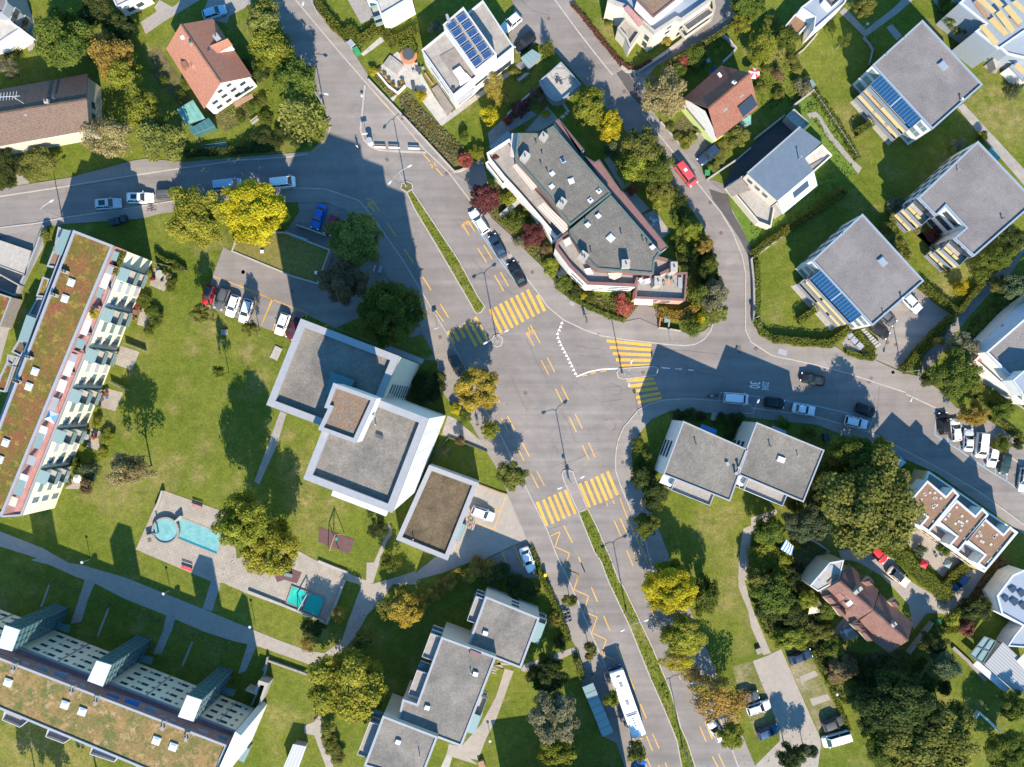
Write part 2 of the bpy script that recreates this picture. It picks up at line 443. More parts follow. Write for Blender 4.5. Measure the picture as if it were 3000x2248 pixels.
def tag(o,label=None,cat=None,group=None,kind=None):
 if label: o['label'] = label
 if cat: o['category'] = cat
 if group: o['group'] = group
 if kind: o['kind'] = kind
 return o
def thing(name,label,cat,loc=(0,0,0),rz=0.0,group=None):
 o = bpy.data.objects.new(name,None); o.empty_display_size = 0.5
 o.location = loc; o.rotation_euler = (0,0,rz); COL.objects.link(o)
 return tag(o,label,cat,group)
def link(name,mesh,parent=None,loc=(0,0,0),rz=0.0,scale=None,mat=None):
 o = bpy.data.objects.new(name,mesh); COL.objects.link(o)
 o.location = loc; o.rotation_euler = (0,0,rz)
 if scale: o.scale = scale
 if parent: o.parent = parent
 if mat is not None:
  o.material_slots[0].link = 'OBJECT'; o.material_slots[0].material = X(mat)
 return o
def single(mb,name,mats,label,cat,group=None,smooth=False):    # a thing that is one mesh; its origin goes to its base centre
 xs = [v[0] for v in mb.v]; ys = [v[1] for v in mb.v]; zs = [v[2] for v in mb.v]
 org = ((min(xs) + max(xs)) / 2,(min(ys) + max(ys)) / 2,min(zs))
 o = mb.build(name,mats,None,org,smooth); o.location = org
 return tag(o,label,cat,group)
def struct(mb,name,mats): return tag(mb.build(name,mats),kind='structure')
def sheet(name,poly,z,mat):
 return struct(MB().face([(x,y,z) for x,y in ccw(poly)]),name,mat)
def slab(name,poly,z0,z1,mat):
 return struct(MB().prism(poly,z0,z1),name,mat)
# ================================================================= GROUND,ROADS,PATHS
big = 900
gm = MB(); NG = 40
gm.face([(-big,-big,0),(big,-big,0),(big,big,0),(-big,big,0)])
struct(gm,'lawn_ground','lawn_grass')
road_px = (t(12,150,-80,300,-80,420,-80,590,-20,650,110,870,340,1040,600,1050,630,1740,1395,1880,1330,1960,1280,1995,1380,2040,1600)
 + t(23,20,60,100,235,270,390,420,545,520,640,640,790,850,960,1190,1085,1310,945,1470,985,1465,1130,1650,1160,1720,1200,1830,1160,1905,1090,
  1990,900,1945,680,1900,520,1830,330,1690,110,1560,30)
 + t(13,1500,1450,1150,1000,870,690,640,440,480,350,310,440,240,250,300,60,240,-60,750,-20,1160,530,1250,580,1310,575,1400,520,1900,150,1920,0,1915,-60,
  2100,-60,2110,90,2000,230,1450,530,1360,640,1345,760,1370,850,1480,980,1640,1175,1800,1065,1890,1165,1775,1270,1800,1340,1860,1450,2030,1500)
 + t(23,2010,110,2070,200,2150,360,2205,480) + t(24,10,600,35,900,35,1080,60,1160,120,1205,200,1245,690,1290,760,1340,1000,1395,1230,1500,1370,1530)
 + t(34,1380,10,1540,130,1660,260,1900,350,2211,560,2700,860,2700,1580,2211,1290,1500,790,1160,640,960,560,700,470,530,400,0,345)
 + t(33,2100,325,1900,305,1560,285,1400,360,1300,480,1245,640,1260,780,1400,1090,1540,1440)
 + t(43,1560,0,2250,1658,2430,2050,1400,2050,1190,1658,1120,1460,1000,1400,840,960,800,690,740,600,560,130)
 + t(33,390,1310,240,960) + t(32,2170,940,2080,740,2000,610,1880,390,1720,230,1640,130)
 + t(22,1650,1600,1600,1400,1500,1390,1300,1340,760,1130,550,1030,500,1060,400,1215,280,1160)
 + t(21,2200,1160,1650,960,1722,715,1810,480,1870,515) + t(22,430,720,640,780,740,500,370,360,400,100,330,70)
 + t(21,2000,120,1900,170,1320,205,1150,250,530,295,470,310,340,300,250,510,0,420,-300,300)
 + t(11,-300,1600,0,1530,560,1440,900,1350,1080,1300,1180,1285,1500,1310) + t(12,0,1275,430,1240,580,1225,690,1120,725,1000,690,860,190,0))
sheet('road',PX(road_px),0.02,'asphalt')
def kerb(pts,wd=0.2,z=0.13,mat='kerb_granite',name='kerb'):
 return struct(MB().ribbon(pts,wd,0.0,z),name,mat)
# pavements: raised slabs with a granite kerb
def pavement(kerb_px,outer_px,k=True,mat='pavement_asphalt'):
 slab('pavement',PX(list(kerb_px) + list(outer_px)[::-1]),0.0,0.11,mat)
 if k: kerb(PX(kerb_px))
pavement(t(12,425,-40,600,170,780,385,1040,685,1290,960,1500,1210,1700,1400,1890,1650) + t(22,2030,330,2211,600) + t(23,250,520,400,740,500,870,560,960,690,1070,860,1150,1000,1200,1200,1232,1400,1255,1560,1272,1680,1280,1760,1268,1830,1230,1885,1160,1905,1095),
 t(12,585,-40,650,110,870,335,1040,600,1050,630,1740,1395,1890,1500,1960,1600) + t(23,105,240,270,390,420,545,520,640,640,790,850,960,1190,1085,1310,1060,1465,1130,1650,1160,1720,1200,1830,1160))
pavement(t(11,-300,1650,0,1592,560,1507,1080,1422,1480,1362) + t(12,0,1300,380,1275,470,1262,560,1246),t(11,-300,1595,0,1530,560,1440,900,1352,1080,1302,1180,1287,1500,1312) + t(12,0,1277,430,1242,550,1230))
pavement(t(21,-300,330,0,325,300,290,510,245,900,190,1400,110) + t(12,100,1560,470,1525,700,1532,880,1592) + t(22,980,110,1100,260,1330,590,1520,910,1690,1190,1830,1460,1990,1800) + t(33,130,380,270,655,400,925,560,1250,640,1460) + t(43,740,150,930,600,1060,900,1200,1300,1290,1490,1370,1658,1420,1760),
 t(21,-300,410,0,400,250,330,530,295,1150,250,1320,205) + t(12,0,1690,330,1640,700,1640,850,1700) + t(22,950,250,1040,370,1150,640,1480,1150,1540,1280,1600,1400,1650,1650) + t(32,1720,230,1880,390,2000,610,2080,740,2170,940) + t(33,390,1310) + t(43,560,130,740,600,800,690,840,960,1000,1400,1120,1460,1190,1658,1240,1760))
pavement(t(43,2190,1830,2110,1658,1858,1000,1720,700,1480,230,1395,0) + t(33,1360,1350,1240,1100,1150,880,1115,770,1113,680,1120,600,1140,510,1180,420,1300,280,1390,230,1500,200,1700,188,2000,208,2211,240) + t(34,0,263,510,330,960,460,1500,740,1830,930,2211,1210,2600,1480),
 t(43,2330,1830,2250,1658,1560,0) + t(33,1540,1440,1400,1090,1260,780,1245,640,1300,480,1400,360,1560,285,1900,305,2100,325) + t(34,0,345,530,400,960,560,1160,640,1500,790,2211,1290,2600,1530))
pavement(t(13,600,-30,820,270,1000,500,1090,610),t(13,750,-30,1000,320,1160,530,1180,560))
pavement(t(13,1330,920,1480,1110,1900,1640) + t(23,1960,190,2060,360,2140,560,2165,690,2165,1150,2211,1250) + t(24,170,1360,500,1430,800,1510,1250,1658) + t(34,1250,150,1520,275,1650,380,1900,520,2211,740,2600,1000),
 t(13,1400,930,1480,980,1640,1175,1720,1290,1860,1450,1990,1560) + t(23,2010,110,2070,200,2150,360,2205,480) + t(24,10,600,35,900,35,1080,60,1160,120,1205,200,1245,690,1290,760,1340,1000,1395,1230,1500,1370,1530) + t(34,1540,130,1660,260,1900,350,2211,560,2600,800))
slab('pavement',PX(t(12,1035,700,1065,700,1500,1210,1440,1228,1130,1215,1020,1130,995,1050)),0.0,0.10,'pavement_asphalt')
kerb(W(12,1022,690,1005,850,985,1050,1010,1130,1060,1185,1130,1215,1300,1228,1515,1237),0.34,0.14,'pale_concrete')
# fresh asphalt: drive of the blue roofed house,patch at the lane mouth
sheet('fresh_asphalt_drive',PX(t(23,1870,10,2020,60,2060,200,2150,360,2205,480,2190,560,2120,420,2010,250,1900,100)),0.116,'fresh_asphalt')
slab('fresh_asphalt_drive',PX(t(13,1990,1500,2090,1300,2211,1200) + t(14,0,1180,285,950,350,1010,400,1060,380,1100,0,1395,-150,1490,-195,1540)),0.0,0.118,'fresh_asphalt')
for q in (t(13,1100,560,1180,525,1250,650,1370,800,1310,850,1230,760),t(23,2010,575,2120,520,2105,590,2010,650),t(12,780,370,835,335,900,400,850,450),t(12,860,590,905,560,945,600,900,640),t(11,225,1555,520,1500,530,1560,235,1615),t(33,1020,375,1065,350,1110,420,1070,460),t(33,740,740,960,585,990,640,790,800),t(33,615,730,680,690,690,790,640,800),t(12,910,1260,960,1240,1040,1400,990,1420)):
 sheet('asphalt_patch',PX(q),0.112 if q[0][0] > 1960 and q[0][1] < 400 else 0.024,'fresh_asphalt' if q[0][0] > 1750 and q[0][1] < 360 else 'pavement_asphalt')
# private drives,parking and forecourts
drives = [
 ('driveway',t(33,0,870,240,960,390,1310,402,1335,290,1375,90,1470,60,1490) + t(32,1930,1490,1650,1600,1440,1655) + t(42,1440,180,1105,172,1080,180,1290,115,1430,70) + t(32,1430,1600,1580,1480,1700,1400,1760,1330,1880,1000),0.03,'gravel_path'),
 ('parking_bay',t(33,70,1490,300,1378,392,1338,430,1420,470,1500,500,1640,330,1640,150,1658,60,1600),0.036,'asphalt'),
 ('driveway',t(24,985,1120,1140,960,1370,775,1500,870,1650,1020,1220,1480,1000,1390,1005,1330,1040,1270),0.04,'pavement_asphalt'),
 ('driveway',[(2000 + u / 1.269,1498 + v / 1.269) for u,v in ((580,150),(700,148),(745,140),(800,205),(850,262),(920,305),(1000,333),(1008,300),(1030,270),(1050,215),(1130,220),(1075,320),(1040,370),(1000,390),(950,378),(905,380),(860,440),(850,420),(850,370),(830,310),(760,265),(740,220),(700,190),(590,180))],0.03,'gravel_path'),
 ('car_park',[(2205,1937),(2250,1920),(2288,1902),(2402,2160),(2405,2180),(2395,2260),(2395,2310),(2180,2310),(2215,2240),(2285,2170),(2282,2130)],0.03,'gravel_path'),
 ('driveway',t(11,1500,-30,1400,60,1290,0,1250,60,1270,95,1140,180,1180,280,1330,175,1620,0,1640,-30),0.03,'concrete'),
 ('driveway',t(11,1700,-40,2050,-40,2030,40,1860,130,1840,190,1650,150,1640,110),0.028,'concrete'),
 ('driveway',t(11,150,-30,205,-30,305,250,310,380,230,420,215,330,150,170),0.03,'concrete'),
 ('forecourt',t(21,0,420,250,510,345,310,350,420,355,480,150,880,0,1420,-300,1500,-300,300),0.03,'concrete'),
]
for nm,q,z,m in drives: sheet(nm,PX(q),z,m)
sheet('driveway',PX([(2250 + u / 2.256,1582 + v / 2.256) for u,v in ((460,70),(560,60),(700,110),(760,60),(830,130),(860,180),(930,280),(1010,340),(1090,385),(1060,480),(1000,520),(960,560),(930,430),(840,330),(740,230),(600,150),(500,120))]),0.034,'gravel_path')
for q in (t(44,395,925,520,875,545,915,410,975),t(44,475,1105,620,1065,645,1110,500,1165)): sheet('gravel_patch',PX(q),0.012,'gravel_path')
# footpaths
def path(q,z=0.035,m='gravel_path',nm='footpath'): return sheet(nm,PX(q),z,m)
path(t(31,-300,1110,0,1262,350,1400,560,1520,800,1590,1030,1658,690,1650,520,1560,300,1480,0,1385,-300,1280))
path(t(41,300,-35,660,20,1010,120,1330,250,1640,375,1990,520) + t(42,150,560,350,640,560,715,690,735,830,640,890,460,980,220,1000,130,1030,160,1080,175,1290,115,1140,330,1040,420,950,590,870,680,750,800,640,835,580,830,160,680) + t(41,1900,640,1650,560,1350,430,1000,290,770,170,600,110,400,20,250,-20),0.037)
path(t(32,1190,1290,1215,1180,1245,1285,1200,1340,1080,1658,1035,1645),0.039)
path(t(42,1035,0,1140,0,1085,172,1030,165),0.041)
path(t(32,335,290,385,310,310,560,165,885,125,860),0.035,'concrete')
path(t(33,2150,1240,2211,1215) + t(34,0,1150,200,1085,215,1110,0,1285,-30,1300),0.035)
path(t(33,2150,1240,2211,1290,2200,1400,2180,1658,2105,1658,2130,1350),0.037)
path(t(43,2110,0,2165,0,2160,150,2211,330) + t(44,0,340,160,735,100,750,0,520) + t(43,2190,400,2110,200),0.033)
path(t(42,2115,810,2211,830) + t(43,130,830,215,860,290,880,225,1060,140,1290,70,1420,0,1600,-60,1590) + t(42,1940,1640,1680,1560,1700,1470,1800,1490,1960,1310,2080,1090,2150,870),0.035,'gravel_path')
path(t(42,1680,1555,1730,1570,1690,1700,1620,1690),0.038,'pale_concrete')
path(t(43,345,870,380,820,550,770,780,685,800,720,640,800,440,885,370,885),0.039,'pale_pavers')
path(t(42,530,1320,610,1290,645,1240,665,1250,670,1420,760,1600,770,1700,720,1700,610,1400,530,1385),0.035)
path(t(24,1370,1530,1400,1360,1560,1200,1690,1000,1920,730,2080,640,2211,480,2211,520,2120,680,1960,830,1760,1050,1640,1200,1500,1400),0.033,'asphalt')
path(t(14,1470,0,1520,0,1790,300,1990,560,1990,600,1970,590,1850,440,1440,-30),0.035,'concrete')
path(t(14,1675,870,1720,840,2211,1370,2480,1660,2400,1720,2080,1350,1840,1080),0.035,'pale_pavers')
path(t(14,715,100,760,60,930,240,1130,85,1290,-60,1380,-60,1190,110,950,285,920,300),0.035,'concrete')
path(t(14,1095,225,1140,195,1225,290,1180,330),0.038,'concrete')
path(t(14,450,925,520,905,555,930,650,1080,830,1300,900,1360,870,1410,780,1300,610,1100,535,950,480,965),0.045,'concrete')
path(t(32,1690,325,1750,350,1960,530,2010,615,1720,500,1640,480),0.04,'pale_pavers')
path(t(11,125,1240,150,1290,245,1500,140,1520),0.03,'concrete')
path(t(11,1200,560,1380,540,1500,700,1450,840,1300,700),0.02,'garden_soil')
for q in (t(41,690,130,775,155,700,330,635,310),t(41,1355,390,1430,415,1390,560,1320,560),t(41,2010,640,2085,665,1990,880,1930,900),t(41,635,310,705,330,660,480,570,500),t(41,1320,555,1385,560,1310,740,1240,740),t(41,1710,150,1785,180,1720,395,1640,375)):
 path(q,0.043,'concrete')
for a in ((400,180,335,360),(880,370,790,600),(1560,640,1475,840)):
 struct(MB().ribbon(W(41,*a),0.35,0.0,0.04),'footpath','concrete')
# playground plazas
def plaza(nm,q,z,m): return slab(nm,PX(q),0.0,z,m)
plaza('plaza',t(31,1320,930,1830,1110,1900,1300,1930,1640,1760,1690,1100,1410,1240,1090),0.06,'concrete_pavers')
plaza('plaza',t(42,-160,20,60,-60,240,-40,410,-130,640,-10,900,90,860,150,715,500,640,460,60,250,-130,165),0.064,'concrete_pavers')
path(t(42,890,90,1040,150,1020,190,860,145),0.045,'concrete_pavers')
plaza('rubber_mat',t(32,655,1230,940,1330,890,1445,640,1345),0.05,'plum_rubber')
plaza('rubber_mat',t(42,290,110,400,40,510,80,470,170,370,140,310,160),0.078,'plum_rubber')
# terraces of the white garden
sheet('garden_terrace',PX(t(12,1110,570,1280,420,1440,520,1500,640,1580,780,1650,880,1760,930,1640,1025,1560,920,1420,740,1340,690,1245,830,1220,800,1290,760)),0.05,'white_slabs')
sheet('garden_terrace',PX(t(12,1640,1025,2211,600,2180,580,1735,900)),0.054,'pale_concrete')
sheet('garden_terrace',PX(t(12,985,440,1150,295,1190,325,1010,455)),0.05,'white_slabs')
sheet('garden_terrace',PX(t(12,880,0,905,-20,1100,20,1140,125,990,195)),0.05,'concrete')
sheet('garden_terrace',PX(t(14,800,830,870,790,1200,1110,1110,1180)),0.05,'pale_concrete')
sheet('garden_terrace',PX(t(24,320,800,400,770,700,1130,640,1160)),0.05,'pale_concrete')
sheet('garden_terrace',PX(t(34,1220,1280,1330,1220,1700,1500,1560,1640,1300,1400)),0.05,'gravel_path')
sheet('garden_terrace',PX(t(44,640,580,750,450,880,600,760,640)),0.05,'gravel_path')
sheet('garden_terrace',PX(t(24,1790,1450,1830,1330,2211,1700,2211,1800,1980,1640,1800,1540)),0.05,'gravel_path')
for q in (t(21,1250,650,1400,700,1330,840,1210,790),t(21,1140,970,1240,1000,1180,1130,1110,1110),t(21,980,1280,1130,1330,1070,1480,930,1430),t(31,850,100,1000,140,935,290,790,250),t(31,740,430,830,460,800,610,700,580),t(31,560,840,660,860,640,920,530,920)):
 sheet('garden_terrace',PX(q),0.05,'concrete_pavers')
for q in (t(13,80,1080,240,930,300,965,430,900,480,930,270,1060,100,1190),t(13,440,1000,560,860,650,965,610,1000,500,1065,380,1070)): sheet('garden_terrace',PX(q),0.05,'pale_pavers')
for q in (t(13,1020,1290,1060,1270,1250,1500,1170,1540),t(23,1180,40,1260,30,1390,170,1310,220),t(23,1340,220,1430,180,1560,360,1480,420)): sheet('garden_terrace',PX(q),0.05,'pale_pavers')
# lawns laid over the asphalt,medians and islands
def lawn(q,z,m): return slab('lawn',PX(q),0.0,z,m)
lawn(t(22,790,1135,960,1060,1290,1240,1480,1190,1575,1345,1510,1385,1310,1335),0.10,'lawn_grass')
lawn(t(22,330,60,470,100,490,190,400,330,330,350),0.05,'lawn_grass')
def median(q,kq):
 slab('median',PX(q),0.0,0.12,'lawn_grass')
 kerb(PX(kq),0.2,0.15)
m1 = t(22,1360,40,1400,20,1500,170,1780,590,1940,890,1990,960,1960,1010,1920,1020,1840,880,1600,470,1420,170)
median(m1,m1 + m1[:1])
m2 = t(33,815,1110,890,1080,960,1220,1080,1500,1140,1658) + t(43,1180,200,1400,660,1560,1040,1640,1330,1690,1440,1760,1658,1860,1850,1740,1850,1650,1658,1610,1440,1530,1240,1390,920,1230,520,1060,160,1000,0) + t(33,940,1420)
median(m2,m2 + m2[:1])
def island(q,z=0.12,m='pavement_asphalt'):
 slab('traffic_island',PX(q),0.0,z,m); kerb(PX(q + q[:1]),0.2,0.16,'kerb_granite')
island(t(23,110,1235,130,1200,165,1190,195,1215,200,1245,185,1280,155,1290,125,1275))
island(t(12,1312,1530,1320,1490,1360,1470,1400,1490,1410,1530,1385,1545,1360,1560),m='garden_soil')
island(t(23,1125,1490,1150,1465,1420,1448,1450,1460,1455,1490,1440,1520,1170,1550,1135,1535))
island(t(33,680,800,690,775,730,762,768,780,790,840,885,1075,815,1108,700,860))
ZB = [0.010,0.003]
# planting beds of bare soil
for q in (t(11,1190,420,1290,380,1500,680,1560,860,1480,900,1330,700),t(13,1540,1030,1690,910,1800,1060,1690,1150,1560,1120),
   t(12,1290,790,1360,740,1560,940,1830,1220,1740,1360,1320,920),t(12,1055,600,1120,590,1290,760,1240,800),
   t(23,60,20,200,-50,330,110,480,300,640,560,740,700,900,860,1190,890,1300,950,1190,1085,850,960,640,790,520,640,420,545,270,390,100,235),
   t(11,1660,900,2211,640) + t(12,90,730,250,820,0,1010) + t(11,1830,1070),
   t(24,1150,190,1240,160,1530,560,1480,480,1400,350),t(44,0,-150,560,-100,480,250,700,700,560,900,440,680,250,700,60,400),t(44,560,640,900,740,1250,700,1250,950,850,1050,840,900,640,780)):
 ZB[0] += 0.0007; sheet('planting_bed',PX(q),ZB[0],'garden_soil')
for q in (t(44,310,850,480,760,720,1240,560,1390),t(44,330,800,500,720,515,750,340,840),[(2142,1953),(2205,1937),(2282,2130),(2215,2160),(2190,2090)]):
 ZB[1] += 0.0006; sheet('gravel_bay',PX(q),ZB[1],'dry_grass')
# fresh rough grass round the blue roofed house
sheet('lawn',PX(t(14,350,850,515,730,610,880,880,1270,840,1420,560,1600,420,1760,30,2070,-100,1900,-190,1500)),0.0022,'fresh_grass')
# ----------------------------------------------------------------- road markings
ZR = 0.03
def strip(mb,rc,a,wd,z=ZR):
 p = W(rc,*a); mb.ribbon(p,wd,z,z); return mb
def zebra(rc,segs,wd=0.52):
 mb = MB()
 for s_ in segs: strip(mb,rc,s_,wd)
 return struct(mb,'crosswalk_marking','yellow_marking')
zebra(23,[(100,985,190,1175),(140,965,235,1150),(182,940,280,1135),(225,918,322,1112),(268,895,367,1088),(312,872,408,1062),(356,850,453,1045),(400,826,495,1020),(480,870,540,1000)])
zebra(22,[(1690,1163,1742,1270),(1733,1147,1782,1242),(1778,1122,1828,1214),(1822,1097,1922,1285),(1868,1073,1967,1262),(1912,1048,2012,1240)])
zebra(23,[(1042,1240,1405,1276),(1068,1293,1405,1314),(1093,1343,1400,1356),(1118,1394,1397,1398),(1148,1443,1393,1440)])
zebra(23,[(1205,1564,1425,1546),(1230,1608,1440,1582),(1255,1650,1460,1626),(1280,1700,1478,1664),(1295,1740,1490,1702)])
zebra(33,[(480,1025,560,1220),(530,1005,610,1200),(575,985,655,1180),(620,965,700,1160),(662,945,745,1140),(707,928,790,1122)])
zebra(33,[(825,875,905,1070),(872,857,952,1050),(917,838,998,1033),(960,818,1045,1015),(1003,797,1085,995),(1048,778,1130,970)])
yl = MB()
for rc,a in ((22,(1077,98,1140,195)),(22,(1045,125,1100,195)),(22,(1197,282,1272,396)),(22,(1340,500,1415,612)),(22,(1487,722,1556,830)),(22,(1630,942,1698,1055)),(22,(1585,985,1656,1083)),
 (22,(1855,268,1908,353)),(22,(1810,300,1863,383)),(22,(1932,490,2005,605)),(22,(1982,465,2050,576)),(22,(2070,710,2143,835)),(22,(2117,684,2184,800)),
 (23,(393,1170,455,1285)),(23,(424,1112,504,1260)),(23,(406,1132,422,1165)),(23,(512,1398,574,1515)),(23,(562,1375,622,1493)),
 (33,(629,108,683,218)),(33,(677,86,733,198)),(33,(738,334,797,458)),(33,(787,312,846,432)),(33,(847,568,900,685)),(33,(898,545,947,662)),(33,(320,590,375,692)),(33,(358,545,418,658)),
 (33,(192,350,252,465)),(33,(238,328,298,440)),(33,(138,148,178,218)),(33,(103,195,128,240)),(33,(430,797,491,913)),(33,(478,775,538,891)),(33,(695,1213,765,1358)),(33,(814,1470,868,1595)),
 (33,(1103,1176,1158,1300)),(33,(1152,1156,1206,1278)),(33,(1205,1415,1255,1540)),(33,(1253,1395,1306,1518)),(33,(1042,1030,1052,1060)),(33,(1092,1008,1105,1040)),
 (43,(833,0,868,80)),(43,(918,200,968,318)),(43,(1018,432,1070,555)),(43,(1117,670,1168,788)),(43,(1215,905,1268,1030)),(43,(1315,1145,1364,1263)),(43,(1364,1403,1413,1525)),(43,(1414,1385,1467,1507)),
 (43,(1798,1330,1848,1452)),(43,(1840,1290,1897,1428)),(43,(1897,1570,1945,1658)),(43,(1947,1550,1998,1658)),(43,(1463,1640,1480,1700)),(43,(1515,1620,1540,1680)),
 (12,(1492,1250,1547,1310)),(12,(1597,1365,1650,1425)),(12,(1548,1335,1598,1340)),(12,(1560,1360,1588,1318)),(12,(1035,1610,1080,1620))):
 strip(yl,rc,a,0.17,0.029)
struct(yl,'lane_marking','yellow_marking')
zz = MB()
for rc,a in ((33,(585,1303,668,1263,625,1388,742,1440,700,1560,818,1610,800,1655)),(43,(700,48,820,95,778,220,896,272,858,402,966,442,922,570,1041,625,1000,742,1111,792,1090,850)),(43,(1290,1440,1335,1422))):
 pts = t(rc,*a)
 for k_ in range(len(pts) - 1): zz.ribbon(PX(pts[k_:k_ + 2]),0.15,0.0292,0.0292)
struct(zz,'bus_stop_marking','yellow_marking')
for rc,a in ((33,(1150,990,1200,1130,1300,1350,1390,1560)),(43,(1400,365,1452,495)),(43,(1300,1440,1400,1658)),(43,(1840,1200,1900,1430)),(33,(1290,1365,1325,1360)),(43,(1630,920,1640,950))):
 struct(MB().ribbon(W(rc,*a),0.14,0.0296,0.0296),'lane_marking','yellow_marking')
struct(MB().ribbon(W(12,1060,705,1160,830,1290,960,1420,1110,1500,1205),0.14,0.114,0.114),'lane_marking','faded_yellow')
struct(MB().ribbon(W(12,735,1020,735,1050,710,1120,660,1180,595,1235),0.2,0.115,0.115),'lane_marking','faded_yellow')
wl = MB()
for a in ((795,1532,900,1492,1000,1472,1150,1465),): strip(wl,23,a,0.2)
for a in ((1485,1458,1555,1464),(1600,1467,1652,1471),(1703,1475,1748,1480)): strip(wl,23,a,0.17)
struct(wl,'lane_marking','white_marking')
strip(wl2 := MB(),23,(845,1525,885,1517),0.17); strip(wl2,23,(912,1506,955,1498),0.17); strip(wl2,23,(995,1490,1040,1482),0.17)
struct(wl2,'lane_marking','yellow_marking')
tri = MB()
tp = ((680,1095),(670,1125),(657,1152),(645,1182),(648,1215),(660,1245),(672,1273),(687,1302),(702,1330),(717,1358),(732,1386),(746,1415),(760,1443),(775,1475),(790,1505))
for i,(x,y) in enumerate(tp):
 a = t(23,x + 14,y + 12,x - 14,y + 9,x + 2,y - 13)
 tri.face([(*q,ZR) for q in ccw(PX(a))])
struct(tri,'give_way_marking','white_marking')
bl = MB()
for rc,a in ((22,(1925,305,1960,360,2211,690)),(23,(0,345,250,690,340,805)),(23,(340,805,403,772)),(33,(1955,210,1960,140,2211,165)),(34,(0,165,250,200,420,225,560,255,780,305,830,330)),(34,(920,365,978,385,955,447)),
 (34,(1505,285,1487,480)),(34,(1487,480,1700,615,1900,755,2090,870,2211,965,2500,1180)),(34,(1590,500,1598,560)),(34,(1695,560,1690,600)),(34,(1792,590,1785,670)),(34,(1890,660,1888,740)),(34,(1985,720,1978,800)),(34,(2075,790,2070,860)),(34,(2175,715,2160,930))):
 strip(bl,rc,a,0.15)
struct(bl,'parking_marking','blue_marking')
py = MB()
for rc,a in ((21,(1722,716,1980,810,2211,905)),(22,(0,798,270,905,430,970,555,1015)),(22,(555,1015,540,1060)),(21,(2100,890,2015,1080)),(21,(2211,900,2120,1110)),(22,(165,885,80,1085)),(22,(268,905,180,1115)),(22,(350,930,275,1160)),(22,(460,985,370,1200)),(22,(690,1122,730,1112)),
 (33,(0,878,235,960,130,1248,-130,1150)),(33,(180,1105,-150,985)),(33,(195,1425,265,1600)),(33,(292,1378,370,1560))):
 p_ = t(rc,*a)
 for k_ in range(len(p_) - 1): py.ribbon(PX(p_[k_:k_ + 2]),0.13,0.045,0.045)
struct(py,'parking_marking','yellow_marking')
def text(s_,px,ang,wd,ht,mat,z=ZR):
 c = bpy.data.curves.new('t','FONT'); c.body = s_; c.size = 1.0; c.align_x = 'CENTER'; c.align_y = 'CENTER'; c.offset = 0.008
 o = bpy.data.objects.new('t',c); COL.objects.link(o)
 bpy.context.view_layer.update()
 me = bpy.data.meshes.new_from_object(o.evaluated_get(bpy.context.evaluated_depsgraph_get()))
 bpy.data.objects.remove(o)
 xs = [v.co.x for v in me.vertices]; ys = [v.co.y for v in me.vertices]
 mx,my = (max(xs) + min(xs)) / 2,(max(ys) + min(ys)) / 2
 for v in me.vertices: v.co.x = (v.co.x - mx) * wd / (max(xs) - min(xs)); v.co.y = (v.co.y - my) * ht / (max(ys) - min(ys))
 me.materials.clear(); me.materials.append(X(mat))
 q = bpy.data.objects.new('road_lettering',me); COL.objects.link(q)
 x,y = P(px); q.location = (x,y,z); q.rotation_euler = (0,0,ang)
 return tag(q,kind='structure')
text('ZONE',(2242.8,1131.3),R(-95),1.42,1.12,'white_marking')
text('30',(2211.6,1128.3),R(-95),1.15,1.78,'white_marking')
sm = MB()
for rc,a in ((33,(270,0,300,90,360,210,400,290)),(33,(680,300,740,400,790,540)),(33,(620,730,800,680,980,600)),(33,(1030,360,1100,350,1115,430,1060,460)),(33,(590,575,640,590,650,640)),(33,(1070,60,1160,95,1165,150,1080,160)),(33,(1000,215,1100,205,1170,195)),(33,(1040,95,1150,90)),(23,(800,1280,900,1300,1000,1305)),(23,(830,1360,920,1370,990,1360)),(23,(1480,1310,1700,1320,1950,1350)),(23,(380,1215,430,1300,470,1400,560,1560)),(23,(1650,1430,1800,1500,1990,1530)),(24,(800,1000,1000,1100)),(34,(1000,180,980,280)),(34,(1040,90,1020,330)),(43,(860,330,940,380,960,480)),(43,(540,60,700,90)),(12,(800,390,1000,600)),(12,(1180,1400,1400,1560,1500,1650)),(22,(1400,30,1600,330,1800,700)),(22,(1990,20,2150,300)),(22,(1880,560,1990,700,2211,860)),(13,(350,0,440,90,570,120)),(13,(820,350,1000,560)),(11,(560,1450,700,1500,1000,1450)),(33,(560,1250,720,1200)),(33,(330,1140,460,1090)),(34,(1150,350,1500,560,1900,800))):
 sm.ribbon(W(rc,*a),0.07,0.0255,0.0255)
plain('bitumen_seam',(0.085,0.078,0.075),0.7)
struct(sm,'asphalt_seams','bitumen_seam')
# bicycle symbols in the cycle lanes
def bike_mark(px,ang):
 mb = MB(); c,s_ = math.cos(ang),math.sin(ang); x0,y0 = P(px)
 def q(u,v): return (x0 + c * u - s_ * v,y0 + s_ * u + c * v)
 for cx_ in (-0.5,0.5):
  ring = [q(cx_ + 0.3 * math.cos(i * math.pi / 6),0.3 * math.sin(i * math.pi / 6)) for i in range(13)]
  mb.ribbon(ring,0.08,0.0305,0.0305)
 for a in ((-0.5,0,-0.15,0.42),(-0.15,0.42,0.35,0.42),(0.35,0.42,0.5,0),(-0.15,0.42,0.05,0),(0.05,0,0.35,0.42),(-0.3,0.5,0,0.5),(0.3,0.55,0.5,0.6)):
  mb.ribbon([q(a[0],a[1]),q(a[2],a[3])],0.08,0.0307,0.0307)
 struct(mb,'bicycle_marking','yellow_marking')
bike_mark(t(22,1838,300)[0],R(25)); bike_mark(t(23,430,1180)[0],R(25)); bike_mark(t(22,1068,140)[0],R(25))
mh = MB()
